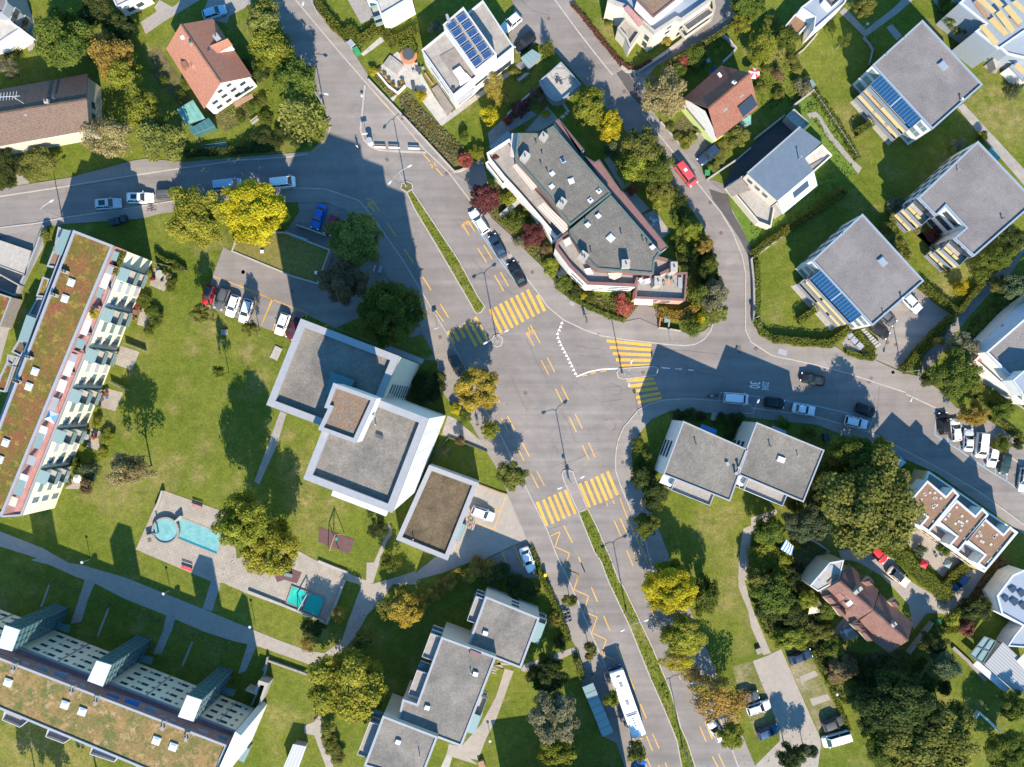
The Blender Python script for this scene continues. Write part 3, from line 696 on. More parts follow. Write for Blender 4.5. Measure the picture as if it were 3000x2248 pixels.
for rc,x,y in ((23,440,685),(23,1968,368),(23,2117,1293),(33,385,145),(33,1172,703),(24,1105,1255),(24,1172,1272),(22,35,685),(22,432,840),(22,1630,1210),(13,572,152),(12,1325,960),(21,1968,685),(31,1212,1335),(23,1337,1498)):
 x_,y_ = P(t(rc,x,y)[0]); hz = 0.1125 if rc in (12,) or (rc,x) in ((23,440),(33,1172),(22,1630)) else (0.162 if (rc,x) == (31,1212) else (0.1215 if (rc,x) == (23,1337) else 0.047))
 mh.disc((x_,y_),0.33,hz - 0.1,hz + 0.004,16)
rough_mat('iron_cover',(0.15,0.10,0.09),(0.12,0.09,0.085),2,8)
struct(mh,'manhole_covers','iron_cover')
dr = MB()
for rc,x,y,a_ in ((23,880,1085,20),(23,975,1190,70),(23,1885,1123,10),(23,2120,1330,60),(24,1148,1497,20),(24,972,1542,20),(24,958,1573,20),(13,1188,748,35),(13,1885,1645,30),(12,1200,1298,35),(12,1700,1395,-45),(12,1682,1412,-45),(21,0,405,0),(24,1148,1495,20),(24,42,1308,40)):
 x_,y_ = P(t(rc,x,y)[0]); dr.box((x_,y_,0.075),(0.5,0.5,0.09),R(a_))
struct(dr,'drain_grates','iron_cover')
for rc,x,y,a_,w_,d_ in ((24,255,1333,-15,1.55,0.95),(23,765,935,-30,0.9,0.9)):
 x_,y_ = P(t(rc,x,y)[0]); struct(MB().box((x_,y_,0.07),(w_,d_,0.1),R(a_)),'access_cover','light_metal')
# ================================================================= BUILDINGS
plain('mullion_metal',(0.13,0.16,0.17),0.5)
class Bld:
 def __init__(s,name,label,cat,px,group=None):
  c = cen(PX(px)); s.o = thing(name,label,cat,(c[0],c[1],0),0,group)
 def part(s,nm,mb,m,parent=None,smooth=False): return mb.build(nm,m,parent or s.o,smooth=smooth)
 def vol(s,px,h,z0=0.0,wall='white_render',roof='gravel_roof',pw=0.3,ph=0.35,pm='pale_concrete',fasc=0.35,over=0.05):
  w_ = PX(px,h); p = ccw(w_)
  top = h - ph
  s.part('wall',MB().prism(offset(p,over),z0,h - fasc - 0.01,top=False),wall)
  s.part('roof',MB().face([(x,y,top) for x,y in offset(p,pw * 0.5)]),roof)
  if pw > 0: s.part('parapet',MB().ring(p,offset(p,pw),h - max(fasc,ph + 0.02),h),pm)
  s.pw = w_; s.ho = h
  return w_
 def gable(s,L1,L2,R1,R2,M1,M2,he,hr,roof='red_tiles',wall='white_render',over=0.4,z0=0.0,th=0.16,caps=True):
  l1,l2,r1,r2 = P(L1,he),P(L2,he),P(R1,he),P(R2,he); m1,m2 = P(M1,hr),P(M2,hr)
  mb = MB()
  a,b,c,d = (*l1,he),(*l2,he),(*m2,hr),(*m1,hr); e,f = (*r1,he),(*r2,he)
  for q in ((a,b,c,d),(f,e,d,c)):
   n = (Vector(q[1]) - Vector(q[0])).cross(Vector(q[3]) - Vector(q[0]))
   if n.z < 0: q = (q[1],q[0],q[3],q[2])
   mb.quad_uv(*q)
   dn = [(x,y,z - th) for x,y,z in q]
   mb.face(dn[::-1])
   for i in range(4): mb.face([q[i],dn[i],dn[(i + 1) % 4],q[(i + 1) % 4]])
  rf = s.part('roof',mb,roof)
  if caps: s.part('ridge_cap',MB().bar((*m1,hr + 0.02),(*m2,hr + 0.02),0.28,0.12),roof,rf)
  quad = [l1,l2,r2,r1]
  flip = area(quad) < 0
  q = offset(ccw(quad),over)
  if flip: q = q[::-1]
  mb = MB().prism(q,z0,he - 0.1,top=False)
  ax = Vector((m2[0] - m1[0],m2[1] - m1[1])).normalized()
  for (p1,p2,m_,sg) in ((q[0],q[3],m1,1),(q[1],q[2],m2,-1)):
   mid = Vector(lerp(p1,p2,0.5)); mm = Vector(m_); tt = (mid - mm).dot(ax)
   pk = mm + ax * tt
   mb.face([(*p1,he - 0.1),(*p2,he - 0.1),(pk.x,pk.y,hr - th - 0.25)])
  s.part('wall',mb,wall)
  s.q = q; return q
 def edge(s,p0,p1,poly):
  d = Vector((p1[0] - p0[0],p1[1] - p0[1])); L = d.length; d /= L
  n = Vector((d.y,-d.x))
  if area(poly) < 0: n = -n
  return d,n,L
 def windows(s,poly,i,us,rows,w=1.1,h=1.2,frame='white_metal',pane='window_glass',inset=0.05,nm='window',parent=None):
  p0,p1 = poly[i],poly[(i + 1) % len(poly)]; d,n,L = s.edge(p0,p1,poly)
  an = math.atan2(d.y,d.x); pr = parent or s.o
  for z in rows:
   for u in us:
    c = Vector(p0) + d * (L * u) - n * inset
    f = MB().box((c.x,c.y,z),(w + 0.16,0.12,h + 0.16),an).build(nm,frame,pr)
    c2 = c + n * 0.03
    MB().box((c2.x,c2.y,z),(w,0.1,h),an).build('pane',pane,f)
 def out(s,poly,i,u0,u1,o0,o1,inset=0.05):  # four ground points of a strip in front of an edge
  p0,p1 = poly[i],poly[(i + 1) % len(poly)]; d,n,L = s.edge(p0,p1,poly)
  a = Vector(p0) + d * (L * u0) - n * inset; b = Vector(p0) + d * (L * u1) - n * inset
  return [tuple(a + n * o0),tuple(b + n * o0),tuple(b + n * o1),tuple(a + n * o1)]
 def balcony(s,poly,i,u0,u1,z,depth,rail='pale_glass',floor='pale_concrete',rh=1.0,inset=0.05):
  q = s.out(poly,i,u0,u1,0.0,depth,inset)
  f = s.part('balcony',MB().prism(q,z - 0.18,z,bottom=True),floor)
  cq = ccw(q); s.part('railing',MB().ring(cq,offset(cq,0.06),z + 0.003,z + rh),rail,f)
  return f
 def canopy(s,poly,i,u0,u1,z0,z1,o0,o1,m,nm='canopy',th=0.06,inset=0.05):
  a,b,c,d = s.out(poly,i,u0,u1,o0,o1,inset)
  mb = MB(); A,B_,C,D = (*a,z0),(*b,z0),(*c,z1),(*d,z1)
  if (Vector(B_) - Vector(A)).cross(Vector(D) - Vector(A)).z < 0: A,B_,C,D = B_,A,D,C
  mb.quad_uv(A,B_,C,D)
  lo = [(x,y,z - th) for x,y,z in (A,B_,C,D)]; mb.face(lo[::-1])
  q = (A,B_,C,D)
  for k in range(4): mb.face([q[k],lo[k],lo[(k + 1) % 4],q[(k + 1) % 4]])
  return s.part(nm,mb,m)
 def sky(s,px,z,w=1.0,d=1.0,rot=0.0,dome=True,m='milk_dome',cb='white_metal',nm='skylight'):
  x,y = P(px,z)
  f = s.part(nm,MB().box((x,y,z + 0.15),(w,d,0.3),rot),cb)
  mb = MB().box((x,y,z + 0.38),(w * 0.86,d * 0.86,0.16),rot,taper=0.6 if dome else 0.95)
  s.part('dome' if dome else 'pane',mb,m,f)
 def chimney(s,px,z,w=0.8,d=0.8,h=1.3,rot=0.0,m='pale_concrete',pots=1):
  x,y = P(px,z + h)
  f = s.part('chimney',MB().box((x,y,z + h / 2),(w,d,h),rot),m)
  mb = MB()
  for k in range(pots):
   o_ = (k - (pots - 1) / 2) * 0.45
   mb.tube([(x + o_ * math.cos(rot),y + o_ * math.sin(rot),z + h + 0.003),(x + o_ * math.cos(rot),y + o_ * math.sin(rot),z + h + 0.35)],0.13,8)
  s.part('chimney_pot',mb,'dark_metal',f)
 def pipe(s,px,z,h=0.7,r=0.07,m='light_metal'):
  x,y = P(px,z); s.part('vent_pipe',MB().tube([(x,y,z),(x,y,z + h)],r,8).tube([(x,y,z + h),(x,y,z + h + 0.08)],r * 1.7,8),m)
 def box(s,nm,px,z0,z1,m,parent=None):      # prism drawn by its top outline
  return s.part(nm,MB().prism(PX(px,z1),z0,z1),m,parent)
 def flat(s,nm,px,z,th,m,hz=None,parent=None):
  return s.part(nm,MB().prism(PX(px,hz or z),z - th,z,bottom=True),m,parent)
FL = [i / 12 for i in range(13)]
def us(n,a=0.08,b=0.92): return [a + (b - a) * (i + 0.5) / n for i in range(n)]
# --- high-rise of three flat roofed blocks with low annexe
px = t(32,220,240,500,-460,1300,-155,1015,540)
b = Bld('apartment_tower','tallest pale high-rise of stepped flat gravel roofs with broad white parapets','apartment tower',t(32,600,300))
A = b.vol(px,27.6,wall='pale_cream',roof='gravel_roof',pw=1.0,ph=0.9,pm='fascia_metal',fasc=1.0)
b.windows(A,2,[0.40],[2.2 + 2.9 * k for k in range(8)],2.0,1.5,'light_metal','slat_glass')
b.windows(A,2,[0.86,0.62],[2.2 + 2.9 * k for k in range(8)],1.6,1.3,'light_metal','slat_glass')
px = t(32,520,840,815,75,1535,350,1240,1115)
Bv = b.vol(px,31.0,wall='white_render',roof='gravel_roof',pw=1.0,ph=0.9,pm='fascia_metal',fasc=1.0)
for u,sz in ((0.18,0.5),(0.38,0.5),(0.57,0.5)): b.windows(Bv,2,[u],[2.0 + 2.9 * k for k in range(10)],sz,0.45,'white_metal','slat_glass')
b.windows(Bv,2,[0.30,0.80],[2.0 + 2.9 * k for k in range(10)],1.5,0.18,'white_metal','white_metal')
b.vol(t(32,765,60,1112,185,945,550,640,440,720,270,690,262),35.4,27.0,'white_render','brown_moss_roof',0.55,0.5,'fascia_metal',0.6)
b.box('plant_room',t(22,745,1490,940,1560,890,1640,690,1680),26.8,28.4,'teal_glass')
b.vol(t(32,1540,725,1940,870,1690,1500,1270,1330),4.6,0.0,'white_render','moss_roof',0.8,0.5,'fascia_metal',0.6)
b.flat('entrance_canopy',t(22,1190,1270,1500,1390,1480,1430,1170,1310),3.0,0.25,'light_metal')
b.box('roof_hatch',t(32,1110,470,1165,490,1160,520,1105,495),30.1,30.5,'dark_metal')
b.pipe(t(32,1235,262)[0],30.1); b.pipe(t(32,1110,400)[0],30.1); b.pipe(t(22,885,1243)[0],26.7)
b.box('plant_box',t(32,1055,315,1090,325,1075,365,1040,352),31.0,32.6,'white_metal')
b.part('ledge',MB().prism(b.out(Bv,3,0.07,0.70,0.0,1.3),26.6,28.0,bottom=True),'white_metal')
b.pipe(t(32,1415,1325)[0],4.2,0.9)
# --- long apartment block with sedum roof on the left
b = Bld('apartment_block','long apartment block with red and green sedum roof and cream balcony front','apartment block',t(31,150,200))
M_ = b.vol(t(21,560,335,590,345,920,470,1022,512) + t(31,172,1140,20,1150,-262,1040),10.5,wall='bright_cream',roof='rose_slabs',pw=0.3,ph=0.35,pm='light_metal')
b.vol(t(21,592,342,918,468,425,1658) + t(31,18,1132,-248,1029),13.5,10.2,'rose_slabs','sedum_roof',0.4,0.25,'light_metal',0.3)
Lm = math.dist(M_[3],M_[4])
nmod = 6
for k in range(nmod + 1):
 u = 0.055 + k * 0.1535
 if u < 0.97:
  b.canopy(M_,3,u + 0.004,u + 0.05,10.0,9.6,0.0,1.5,'pale_glass','glass_roof')
  for z in (3.3,6.4): b.balcony(M_,3,u + 0.004,u + 0.052,z,1.7)
  b.part('partition',MB().prism(b.out(M_,3,u,u + 0.0022,0,0.45),0,10.3),'dark_metal')
  b.windows(M_,3,[u + 0.075],[1.6,4.8,7.8],1.5,1.3,'white_metal','pale_glass' if k % 2 else 'white_metal')
  b.windows(M_,3,[u + 0.125,u - 0.02] if k else [u + 0.125],[1.7,4.9,7.9],0.8,1.9,'white_metal','slat_glass')
  b.windows(M_,3,[u + 0.027],[1.3,4.5,7.7],2.0,1.9,'white_metal','slat_glass')
for rc,x,y in ((21,580,770),(21,530,900),(21,288,1490),(21,238,1612),(31,50,545),(31,2,680)): b.sky(t(rc,x,y)[0],13.25,1.05,1.2,R(-20))
for rc,x,y in ((21,518,680),(21,432,868),(21,228,1375),(21,130,1565),(31,130,50)): b.chimney(t(rc,x,y)[0],13.25,1.1,0.5,0.7,R(-20),'pale_concrete',2)
i0 = 0
aw = ('pale_glass','light_metal','white_metal','pale_glass','grey_render','white_metal','pale_glass','light_metal','white_metal','pale_glass','white_metal','light_metal','pale_glass','white_metal')
random.seed(4)
axy = ((21,918,550),(21,872,680),(21,848,755),(21,795,850),(21,715,1060),(21,690,1130),(21,650,1265),(21,585,1395),(21,555,1465),(21,500,1600),(31,500,85),(31,430,240),(31,400,330),(31,345,460),(31,315,530),(31,260,690),(31,190,850),(31,165,910),(31,110,1020))
for k,(rc,x,y) in enumerate(axy):
 c = P(t(rc,x,y)[0],12.6)
 b.part('terrace_awning',MB().box((c[0],c[1],12.45 + 0.02 * k),(1.35,1.5 + 0.5 * (k % 3),0.08),R(-20)),aw[k % len(aw)])
for x,y in ((948,488),(885,625),(820,800),(745,960),(660,1180),(610,1325),(520,1500)): 
 c = P(t(21,x,y)[0],12.3); b.part('terrace_partition',MB().box((c[0],c[1],11.5),(1.6,0.25,1.9),R(-20)),'rose_slabs')
# stepped terraces with glass roofs on the street side
for q,z,m in ((t(21,510,335,580,350,500,550,435,525),11.4,'pale_glass'),(t(21,215,1030,295,1060,225,1255,145,1235),11.4,'pale_glass')):
 b.flat('glass_roof',q,z,0.06,m)
for q,m in ((t(21,430,520,470,315,510,335,440,500),'rose_slabs'),(t(21,345,720,400,740,370,890,290,880),'sedum_roof'),(t(21,375,640,430,500,510,560,460,650),'red_gravel_roof'),(t(21,90,1330,150,1230,230,1260,170,1370),'moss_roof'),(t(21,0,1520,50,1415,110,1445,40,1658,-40,1640),'sedum_roof'),(t(21,300,890,365,895,300,1050,225,1030),'asphalt'),(t(21,60,1350,150,1370,100,1450,50,1415),'concrete')):
 b.vol(q,9.0,0.0,'grey_render',m,0.25,0.3,'light_metal')
# --- long block at the bottom left with glass stair towers
b = Bld('apartment_block','long cream apartment block with glass stair towers and dry tan roof','apartment block',t(41,800,1200))
fx = t(41,-420,460,170,690,740,905,890,985,1460,1190,1610,1255,1905,1372)
M_ = b.vol(t(41,-420,462,1905,1365,1800,1620,1700,1760,-700,830),10.8,wall='bright_cream',roof='rose_slabs',pw=0.3,ph=0.35,pm='light_metal')
b.vol(t(41,-500,600,0,772,1842,1482,1790,1600,1700,1900,-700,900),14.2,10.4,'rose_slabs','dry_sedum_roof',0.35,0.25,'light_metal',0.3)
b.part('end_wall',MB().prism(PX(t(41,1905,1372,1950,1405,1800,1760,1740,1740),14.9),0,14.9),'white_render')
for (u0,u1,n) in ((0.02,0.17,3),(0.275,0.485,4),(0.585,0.79,4),(0.885,0.985,2)):
 for j in range(n):
  u = u0 + (u1 - u0) * (j + 0.5) / n
  big_ = j in (0,n - 1) or n == 2 and j == 0
  b.windows(M_,0,[u - 0.012],[1.7,4.3,6.9,9.3],1.15 if big_ or j == 1 else 0.55,0.8)
  b.windows(M_,0,[u + 0.018],[1.7,4.3,6.9,9.3],0.4,0.55,'grey_render','slat_glass')
 c = b.out(M_,0,(u0 + u1) / 2 - 0.001,(u0 + u1) / 2 + 0.001,0.0,0.18)
 b.part('drain_pipe',MB().prism(c,0,10.4),'light_metal')
for k,q in enumerate((t(41,0,640,35,505,160,548,95,722,-60,680),t(41,706,960,782,795,902,832,830,1006),t(41,1440,1250,1515,1075,1635,1115,1565,1290))):
 if k == 0: q = t(41,-20,690,38,508,160,548,95,720)
 w_ = PX(q,15.6)
 tw = b.part('stair_tower',MB().prism(offset(ccw(w_),0.05),0,15.4,top=False),'teal_glass')
 b.part('tower_cap',MB().prism(ccw(w_),15.4,15.6,bottom=True),'white_metal',tw)
 pc = ccw(w_)
 mul = MB()
 for i in range(4):
  p0,p1 = pc[i],pc[(i + 1) % 4]
  for z in [1.3 * j for j in range(1,12)]:
   mul.bar((*p0,z),(*p1,z),0.07,0.07)
  for u in (0.0,0.33,0.66): mul.bar((*lerp(p0,p1,u),0),(*lerp(p0,p1,u),15.3),0.07,0.07)
 b.part('mullions',mul,'mullion_metal',tw)
for q in (t(41,465,488,572,510,555,565,448,540),t(41,1140,745,1240,775,1225,830,1120,800),t(41,1805,1005,1910,1035,1890,1090,1795,1060)):
 b.flat('entrance_canopy',q,3.0,0.15,'teal_glass')
for x,y in ((70,970),(530,1150),(670,1205),(1270,1440),(1405,1490)): b.sky(t(41,x,y)[0],13.95,1.25,1.2,R(-20))
for x,y in ((108,860),(580,1040),(775,1120),(1320,1325),(1510,1415)): b.chimney(t(41,x,y)[0],13.95,0.5,1.6,0.8,R(-15),'concrete',2)
for q,m in ((t(41,0,735,110,780,160,800,150,820,0,770),'rose_slabs'),(t(41,300,830,400,860,380,885,285,855),'light_metal'),(t(41,450,885,555,905,535,940,430,915),'pale_blue_metal'),(t(41,870,1060,970,1090,950,1115,850,1085),'blue_plastic'),(t(41,1020,1100,1140,1135,1115,1170,1000,1140),'blue_plastic'),(t(41,1180,1160,1280,1195,1250,1225,1165,1200),'pale_blue_metal'),(t(41,1600,1345,1690,1375,1680,1395,1590,1362),'white_metal'),(t(41,1780,1390,1850,1420,1830,1460,1755,1430),'pale_glass'),(t(41,110,770,160,785,150,795,105,782),'white_metal'),(t(41,185,800,240,820,230,830,180,815),'white_metal'),(t(41,570,950,615,965,605,980,565,965),'white_metal'),(t(41,650,980,700,995,690,1008,645,992),'white_metal'),(t(41,1300,1235,1350,1250,1340,1265,1295,1250),'white_metal'),(t(41,1380,1262,1425,1280,1415,1295,1375,1277),'white_metal')):
 b.flat('terrace_awning',q,12.9,0.08,m)
for q,m in ((t(41,60,1180,255,1265,180,1325,35,1265),'concrete'),(t(41,410,1325,600,1410,530,1455,385,1400),'concrete'),(t(41,765,1470,980,1550,940,1605,740,1540),'pale_glass'),(t(41,1130,1610,1330,1700,1290,1760,1105,1690),'concrete')):
 f = b.flat('balcony',q,10.9,0.2,m); cq = ccw(PX(q,10.9)); b.part('railing',MB().ring(cq,offset(cq,0.08),10.91,11.6),'white_metal',f)
b.box('entrance_wall',t(41,2095,955,2175,980,2110,1140,2095,1135,2140,1000,2085,985),0,3.0,'pale_concrete')
b.box('entrance_wall',t(41,2095,955,2110,962,2075,1075,1985,1040,1990,1025,2055,1050),0,2.8,'pale_concrete')
# --- central apartment house with terraces between the two streets
b = Bld('apartment_house','central white apartment house with two part gravel roof and green metal edge','apartment house',t(23,900,300))
b.vol(t(13,70,1240,260,1120,340,1290,560,1590) + t(23,745,330,640,410,460,200,330,50) + t(13,210,1440,90,1290),6.4,wall='white_render',roof='pale_pavers',pw=0.3,ph=0.8,pm='white_render',fasc=0.9)
S1 = b.vol(t(23,625,480,640,425,730,350,1480,560,1600,590,1625,640,1440,730,1300,745,1283,800,890,782,745,640),8.8,wall='white_render',roof='concrete',pw=0.45,ph=0.9,pm='maroon_metal',fasc=0.95)
b.windows(S1,8,[0.2,0.42],[2.2,4.6,6.6],1.6,0.9); b.windows(S1,9,[0.3,0.65],[2.2,5.0],1.2,0.9); b.windows(S1,8,[0.75],[2.2,4.6],1.6,0.9)
S3 = b.vol(t(23,1283,750,1440,720,1475,670,1590,690,1698,683,1682,915,1272,893),6.4,wall='coral_render',roof='concrete',pw=0.3,ph=0.9,pm='maroon_metal',fasc=0.95)
b.windows(S3,5,[0.35,0.6],[2.6,4.4],1.6,1.2); b.canopy(S3,5,0.62,0.98,5.1,4.4,0.05,0.9,'striped_canvas','awning')
b.vol(t(13,615,985,655,960,865,1215,830,1245,945,1310,985,1290,1170,1560) + t(23,1165,20,1545,480,1480,525,1075,45) + t(13,1075,1565),10.2,wall='white_render',roof='maroon_metal',pw=0.15,ph=0.12,pm='dark_metal',fasc=0.2)
g1 = t(13,325,1078,500,1078,610,1018,1078,1562) + t(23,1078,47,745,308) + t(13,560,1580,300,1285)
b.vol(g1,11.8,6.0,'maroon_metal','dark_gravel_roof',0.28,0.18,'green_copper',0.5)
g2 = t(23,738,345,1078,58,1482,522,1432,590,1425,700,968,662,860,560)
b.vol(g2,11.6,6.0,'maroon_metal','dark_gravel_roof',0.30,0.18,'green_copper',0.5)
for rc,x,y in ((13,602,1408),(13,598,1512),(13,910,1622),(13,980,1550),(23,910,105),(23,975,230),(23,888,302),(23,1412,482),(23,978,30)):
 b.sky(t(rc,x,y)[0],11.5,0.75,0.75,R(40))
b.sky(t(23,1075,410)[0],11.4,1.1,1.1,R(45)); b.sky(t(13,755,1468)[0],11.6,0.9,0.9,R(20)); b.sky(t(13,690,1300)[0],11.6,0.7,0.8,R(30),True,'blue_glass')
for rc,x,y,w_,d_,n_ in ((13,382,1265,1.1,1.5,1),(13,533,1100,1.1,1.1,1),(23,680,120,1.1,1.5,2),(23,855,555,1.3,1.5,2),(23,1200,615,1.3,1.3,1),(23,1460,755,1.2,1.6,1),(23,1590,640,1.1,1.6,1)):
 z_ = 11.5 if (rc,x) not in ((23,1460),(23,1590)) else 6.0
 b.chimney(t(rc,x,y)[0],z_,w_,d_,1.6 if z_ > 8 else 4.0,R(-35) if x < 1000 else R(0),'pale_concrete',n_)
for rc,x,y in ((13,520,1250),(13,510,1330),(13,470,1160),(13,560,1390),(23,870,268),(23,1160,375),(23,1335,430),(23,915,520),(23,1370,450)): b.pipe(t(rc,x,y)[0],11.5,0.6,0.09,'dark_metal')
for q,z in ((t(23,480,155,535,118,748,322,690,372),9.6),(t(13,275,1080,330,1078,305,1278,263,1272),9.6),(t(13,280,1345,330,1312,500,1500,440,1545),9.6)):
 a_ = PX(q,z); mb = MB(); mb.quad_uv(*[(*p_,z) for p_ in a_]); b.part('pergola_roof',mb,'ribbed_cream')
q = t(13,92,1185,245,1062,278,1105,122,1232); a_ = PX(q,4.0); mb = MB().quad_uv(*[(*p_,4.0) for p_ in a_]); b.part('porch_roof',mb,'ribbed_grey')
b.flat('balcony',t(23,1050,690,1170,690,1160,720,1110,742,1065,725),9.4,0.9,'grey_render')
for q in (t(23,480,210,520,180,640,420,600,440),t(23,330,-10,380,-30,460,140,430,170),t(13,60,1320,90,1300,240,1470,200,1500)):
 b.vol(q,3.6,0,'white_render','concrete',0.2,0.5,'white_render',0.6)
for q in (t(23,690,430,740,400,760,450,710,480),t(23,1305,735,1330,728,1335,765,1308,772),t(23,1350,740,1395,732,1400,770,1352,780)):
 b.flat('terrace_screen',q,9.3,0.3,'white_metal')
b.box('planter',t(23,1492,650,1548,645,1545,680,1490,682),5.4,6.9,'moss_roof')
b.flat('terrace_awning',t(23,860,660,910,650,935,700,880,700),8.6,0.1,'striped_canvas')
b.box('stair_roof',t(23,175,215,330,75,350,110,215,235),0,1.2,'pale_concrete')
# --- white house with solar panels
b = Bld('modern_house','white flat roofed house with two columns of blue solar panels on top','house',t(12,1850,450))
M_ = b.vol(t(12,1476,405,1975,0) + t(13,292,380) + t(12,1735,775),7.0,wall='white_render',roof='pale_pavers',pw=0.2,ph=0.6,pm='white_metal',fasc=0.4)
b.windows(M_,2,[0.22],[1.6],4.2,1.9); b.windows(M_,2,[0.55],[3.8],2.6,1.0); b.windows(M_,2,[0.83],[1.4],3.0,0.9)
b.windows(M_,3,[0.3,0.6],[1.6,4.6],2.4,0.7)
b.vol(t(12,1650,200,1817,55,2088,440,1917,577),9.9,6.3,'white_render','concrete',0.25,0.25,'white_metal',0.35)
pan = MB()
pp = [(1725,205),(1765,262),(1803,325),(1845,382),(1885,440),(1926,500),(1804,145),(1848,205),(1888,265),(1927,325),(1967,382),(2007,442)]
for x,y in pp:
 c = P(t(12,x,y)[0],10.1); dx,dy = math.cos(R(35)),math.sin(R(35))
 f = b.part('solar_panel',MB().box((c[0],c[1],10.0),(1.55,1.05,0.07),R(35)).quad_uv(*[(c[0] + dx * u - dy * v,c[1] + dy * u + dx * v,10.042) for u,v in ((-0.74,-0.49),(0.74,-0.49),(0.74,0.49),(-0.74,0.49))],m=1),['white_metal','solar_cells'])
b.flat('roof_deck',t(12,1625,455,1750,385,1905,605,1800,700),6.55,0.1,'grey_timber',6.5)
b.box('sofa',t(12,1730,575,1790,535,1840,600,1780,640),6.55,7.2,'white_render'); b.box('sofa',t(12,1775,630,1840,590,1885,640,1790,690),6.55,7.1,'white_render')
b.box('chimney',t(12,1672,118,1690,112,1712,165,1690,178),7.0,10.6,'light_metal')
b.canopy(M_,2,0.70,0.96,3.6,3.4,0.05,0.7,'light_metal','canopy')
# --- house with orange tiles,top left
b = Bld('gabled_house','white gabled house with steep orange tiled roof beside garden','house',t(11,1650,500))
q = b.gable(*t(11,1345,395,1652,882,1725,152,2042,620,1462,198,1785,672),5.0,9.2,'orange_tiles','white_render')
b.windows(q,1,us(4),[1.6,3.9],1.0,1.0); b.windows(q,1,[0.4,0.6],[6.2],0.8,0.9)
dm = t(11,1720,375,1845,325,1870,365,1740,440)
b.part('dormer',MB().prism(PX(dm,7.2),5.2,7.2),'white_render'); a_ = [(*p_,7.25 + (0.35 if i < 2 else 0)) for i,p_ in enumerate(PX(t(11,1705,380,1850,320,1885,370,1735,450),7.2))]
b.part('dormer_roof',MB().quad_uv(*a_),'orange_tiles')
b.chimney(t(11,1745,290)[0],6.6,0.9,0.7,1.8,R(35),'light_metal'); b.chimney(t(11,1540,345)[0],8.2,0.5,0.5,1.3,R(35),'concrete')
b.chimney(t(11,1690,415)[0],7.0,0.4,0.4,1.0,R(35),'concrete')
b.part('dormer',MB().prism(PX(t(11,1455,505,1500,490,1530,540,1480,560),6.8),5.0,6.8),'orange_tiles')
x_,y_ = P(t(11,1478,302)[0],8.6); b.part('satellite_dish',MB().tube([(x_,y_,7.2),(x_,y_,8.5)],0.04).disc((x_,y_),0.42,8.5,8.56,16),'white_metal')
b.flat('balcony',t(11,1890,820,2040,760,2050,790,1905,870),2.8,0.2,'timber')
# --- brown barn-like house,left edge
b = Bld('gabled_house','long brown tiled house with dark ridge and grey gable wall','house',t(11,400,800))
q = b.gable(*t(11,-420,1258,722,1052,-420,800,708,597,-420,982,702,800),5.6,9.0,'brown_tiles','grey_render',0.3)
b.windows(q,1,[0.30,0.52],[3.2],1.1,1.3); b.chimney(t(11,370,818)[0],8.2,0.7,0.6,1.2,R(5),'pale_concrete')
b.sky(t(11,218,930)[0],8.0,0.5,0.6,R(8),False,'pale_blue_metal','light_metal'); b.sky(t(11,440,790)[0],8.6,0.5,0.5,R(8),False,'window_glass','dark_metal')
x_,y_ = P(t(11,130,800)[0],10.5); an = MB().tube([(x_,y_,8.0),(x_,y_,11.5)],0.05)
for k in range(6): an.tube([(x_ - 2.2 + k * 0.5,y_ - 0.6 + k * 0.05,11.2),(x_ - 2.0 + k * 0.5,y_ + 0.7 + k * 0.05,11.2)],0.035,5)
an.tube([(x_ - 2.6,y_,11.2),(x_ + 1.0,y_ + 0.2,11.2)],0.04,5); b.part('antenna',an,'white_metal')
# --- dark red roofed house with yellow shutters
b = Bld('gabled_house','gabled house with dark red tiles, yellow shutters and lime green base','house',t(13,1950,850))
q = b.gable(*t(13,1660,800,1970,530,1935,1128,2268,872,1865,878,2205,592),5.2,8.8,'red_tiles','white_render',0.35)
Q = q
b.part('plinth',MB().prism(offset(ccw(Q),-0.04),0,2.3,top=False),'lime_render')
b.flat('balcony',t(13,1690,870,1720,850,1880,1045,1855,1065),3.0,0.9,'grey_timber')
for x,y in ((1770,885),(1815,935),(1840,955),(1870,1000)):
 c = P(t(13,x,y)[0],4.2); b.part('shutter',MB().box((c[0],c[1],4.0),(0.75,0.12,1.3),R(-50)),'yellow_plastic')
b.sky(t(13,1985,875)[0],7.0,0.9,1.3,R(38),False,'pale_glass','light_metal'); b.sky(t(13,2115,765)[0],7.0,0.9,1.3,R(38),False,'pale_glass','light_metal')
b.flat('solar_panel',t(13,2105,870,2220,765,2265,850,2150,950),7.0,0.1,'window_glass')
b.chimney(t(13,2078,665)[0],7.6,0.5,0.6,1.3,R(38),'white_render'); b.sky(t(13,1955,612)[0],7.0,0.4,0.8,R(38),False,'milk_dome')
# --- blue metal roofed house
b = Bld('modern_house','cream and white house with blue grey metal roof beside dark drive','house',t(14,200,1400))
rp = [(2189,508),(2344,372),(2407,418),(2358,465),(2384,500),(2278,589)]
w_ = PX(rp,6.4); b.part('roof',MB().prism(w_,6.25,6.4,bottom=True),'blue_metal_roof')
b.part('wall',MB().prism(offset(ccw(w_),0.08),0,6.24,top=False),'pale_cream')
b.part('roof_edge',MB().ribbon([w_[0],w_[1]],0.25,6.402,6.5),'light_metal')
lo_ = [*PX([(2278,589),(2384,500)],6.38),*PX([(2395,544),(2293,628)],5.0)]
a_ = [(*lo_[0],6.36),(*lo_[1],6.36),(*lo_[2],5.0),(*lo_[3],5.0)]
mb = MB(); mb.face(a_[::-1]); mb.face([(x,y,z - 0.12) for x,y,z in a_]); b.part('sloping_roof',mb,'white_metal')
b.part('wall',MB().prism(offset(ccw(lo_),0.1),0,4.8),'pale_cream')
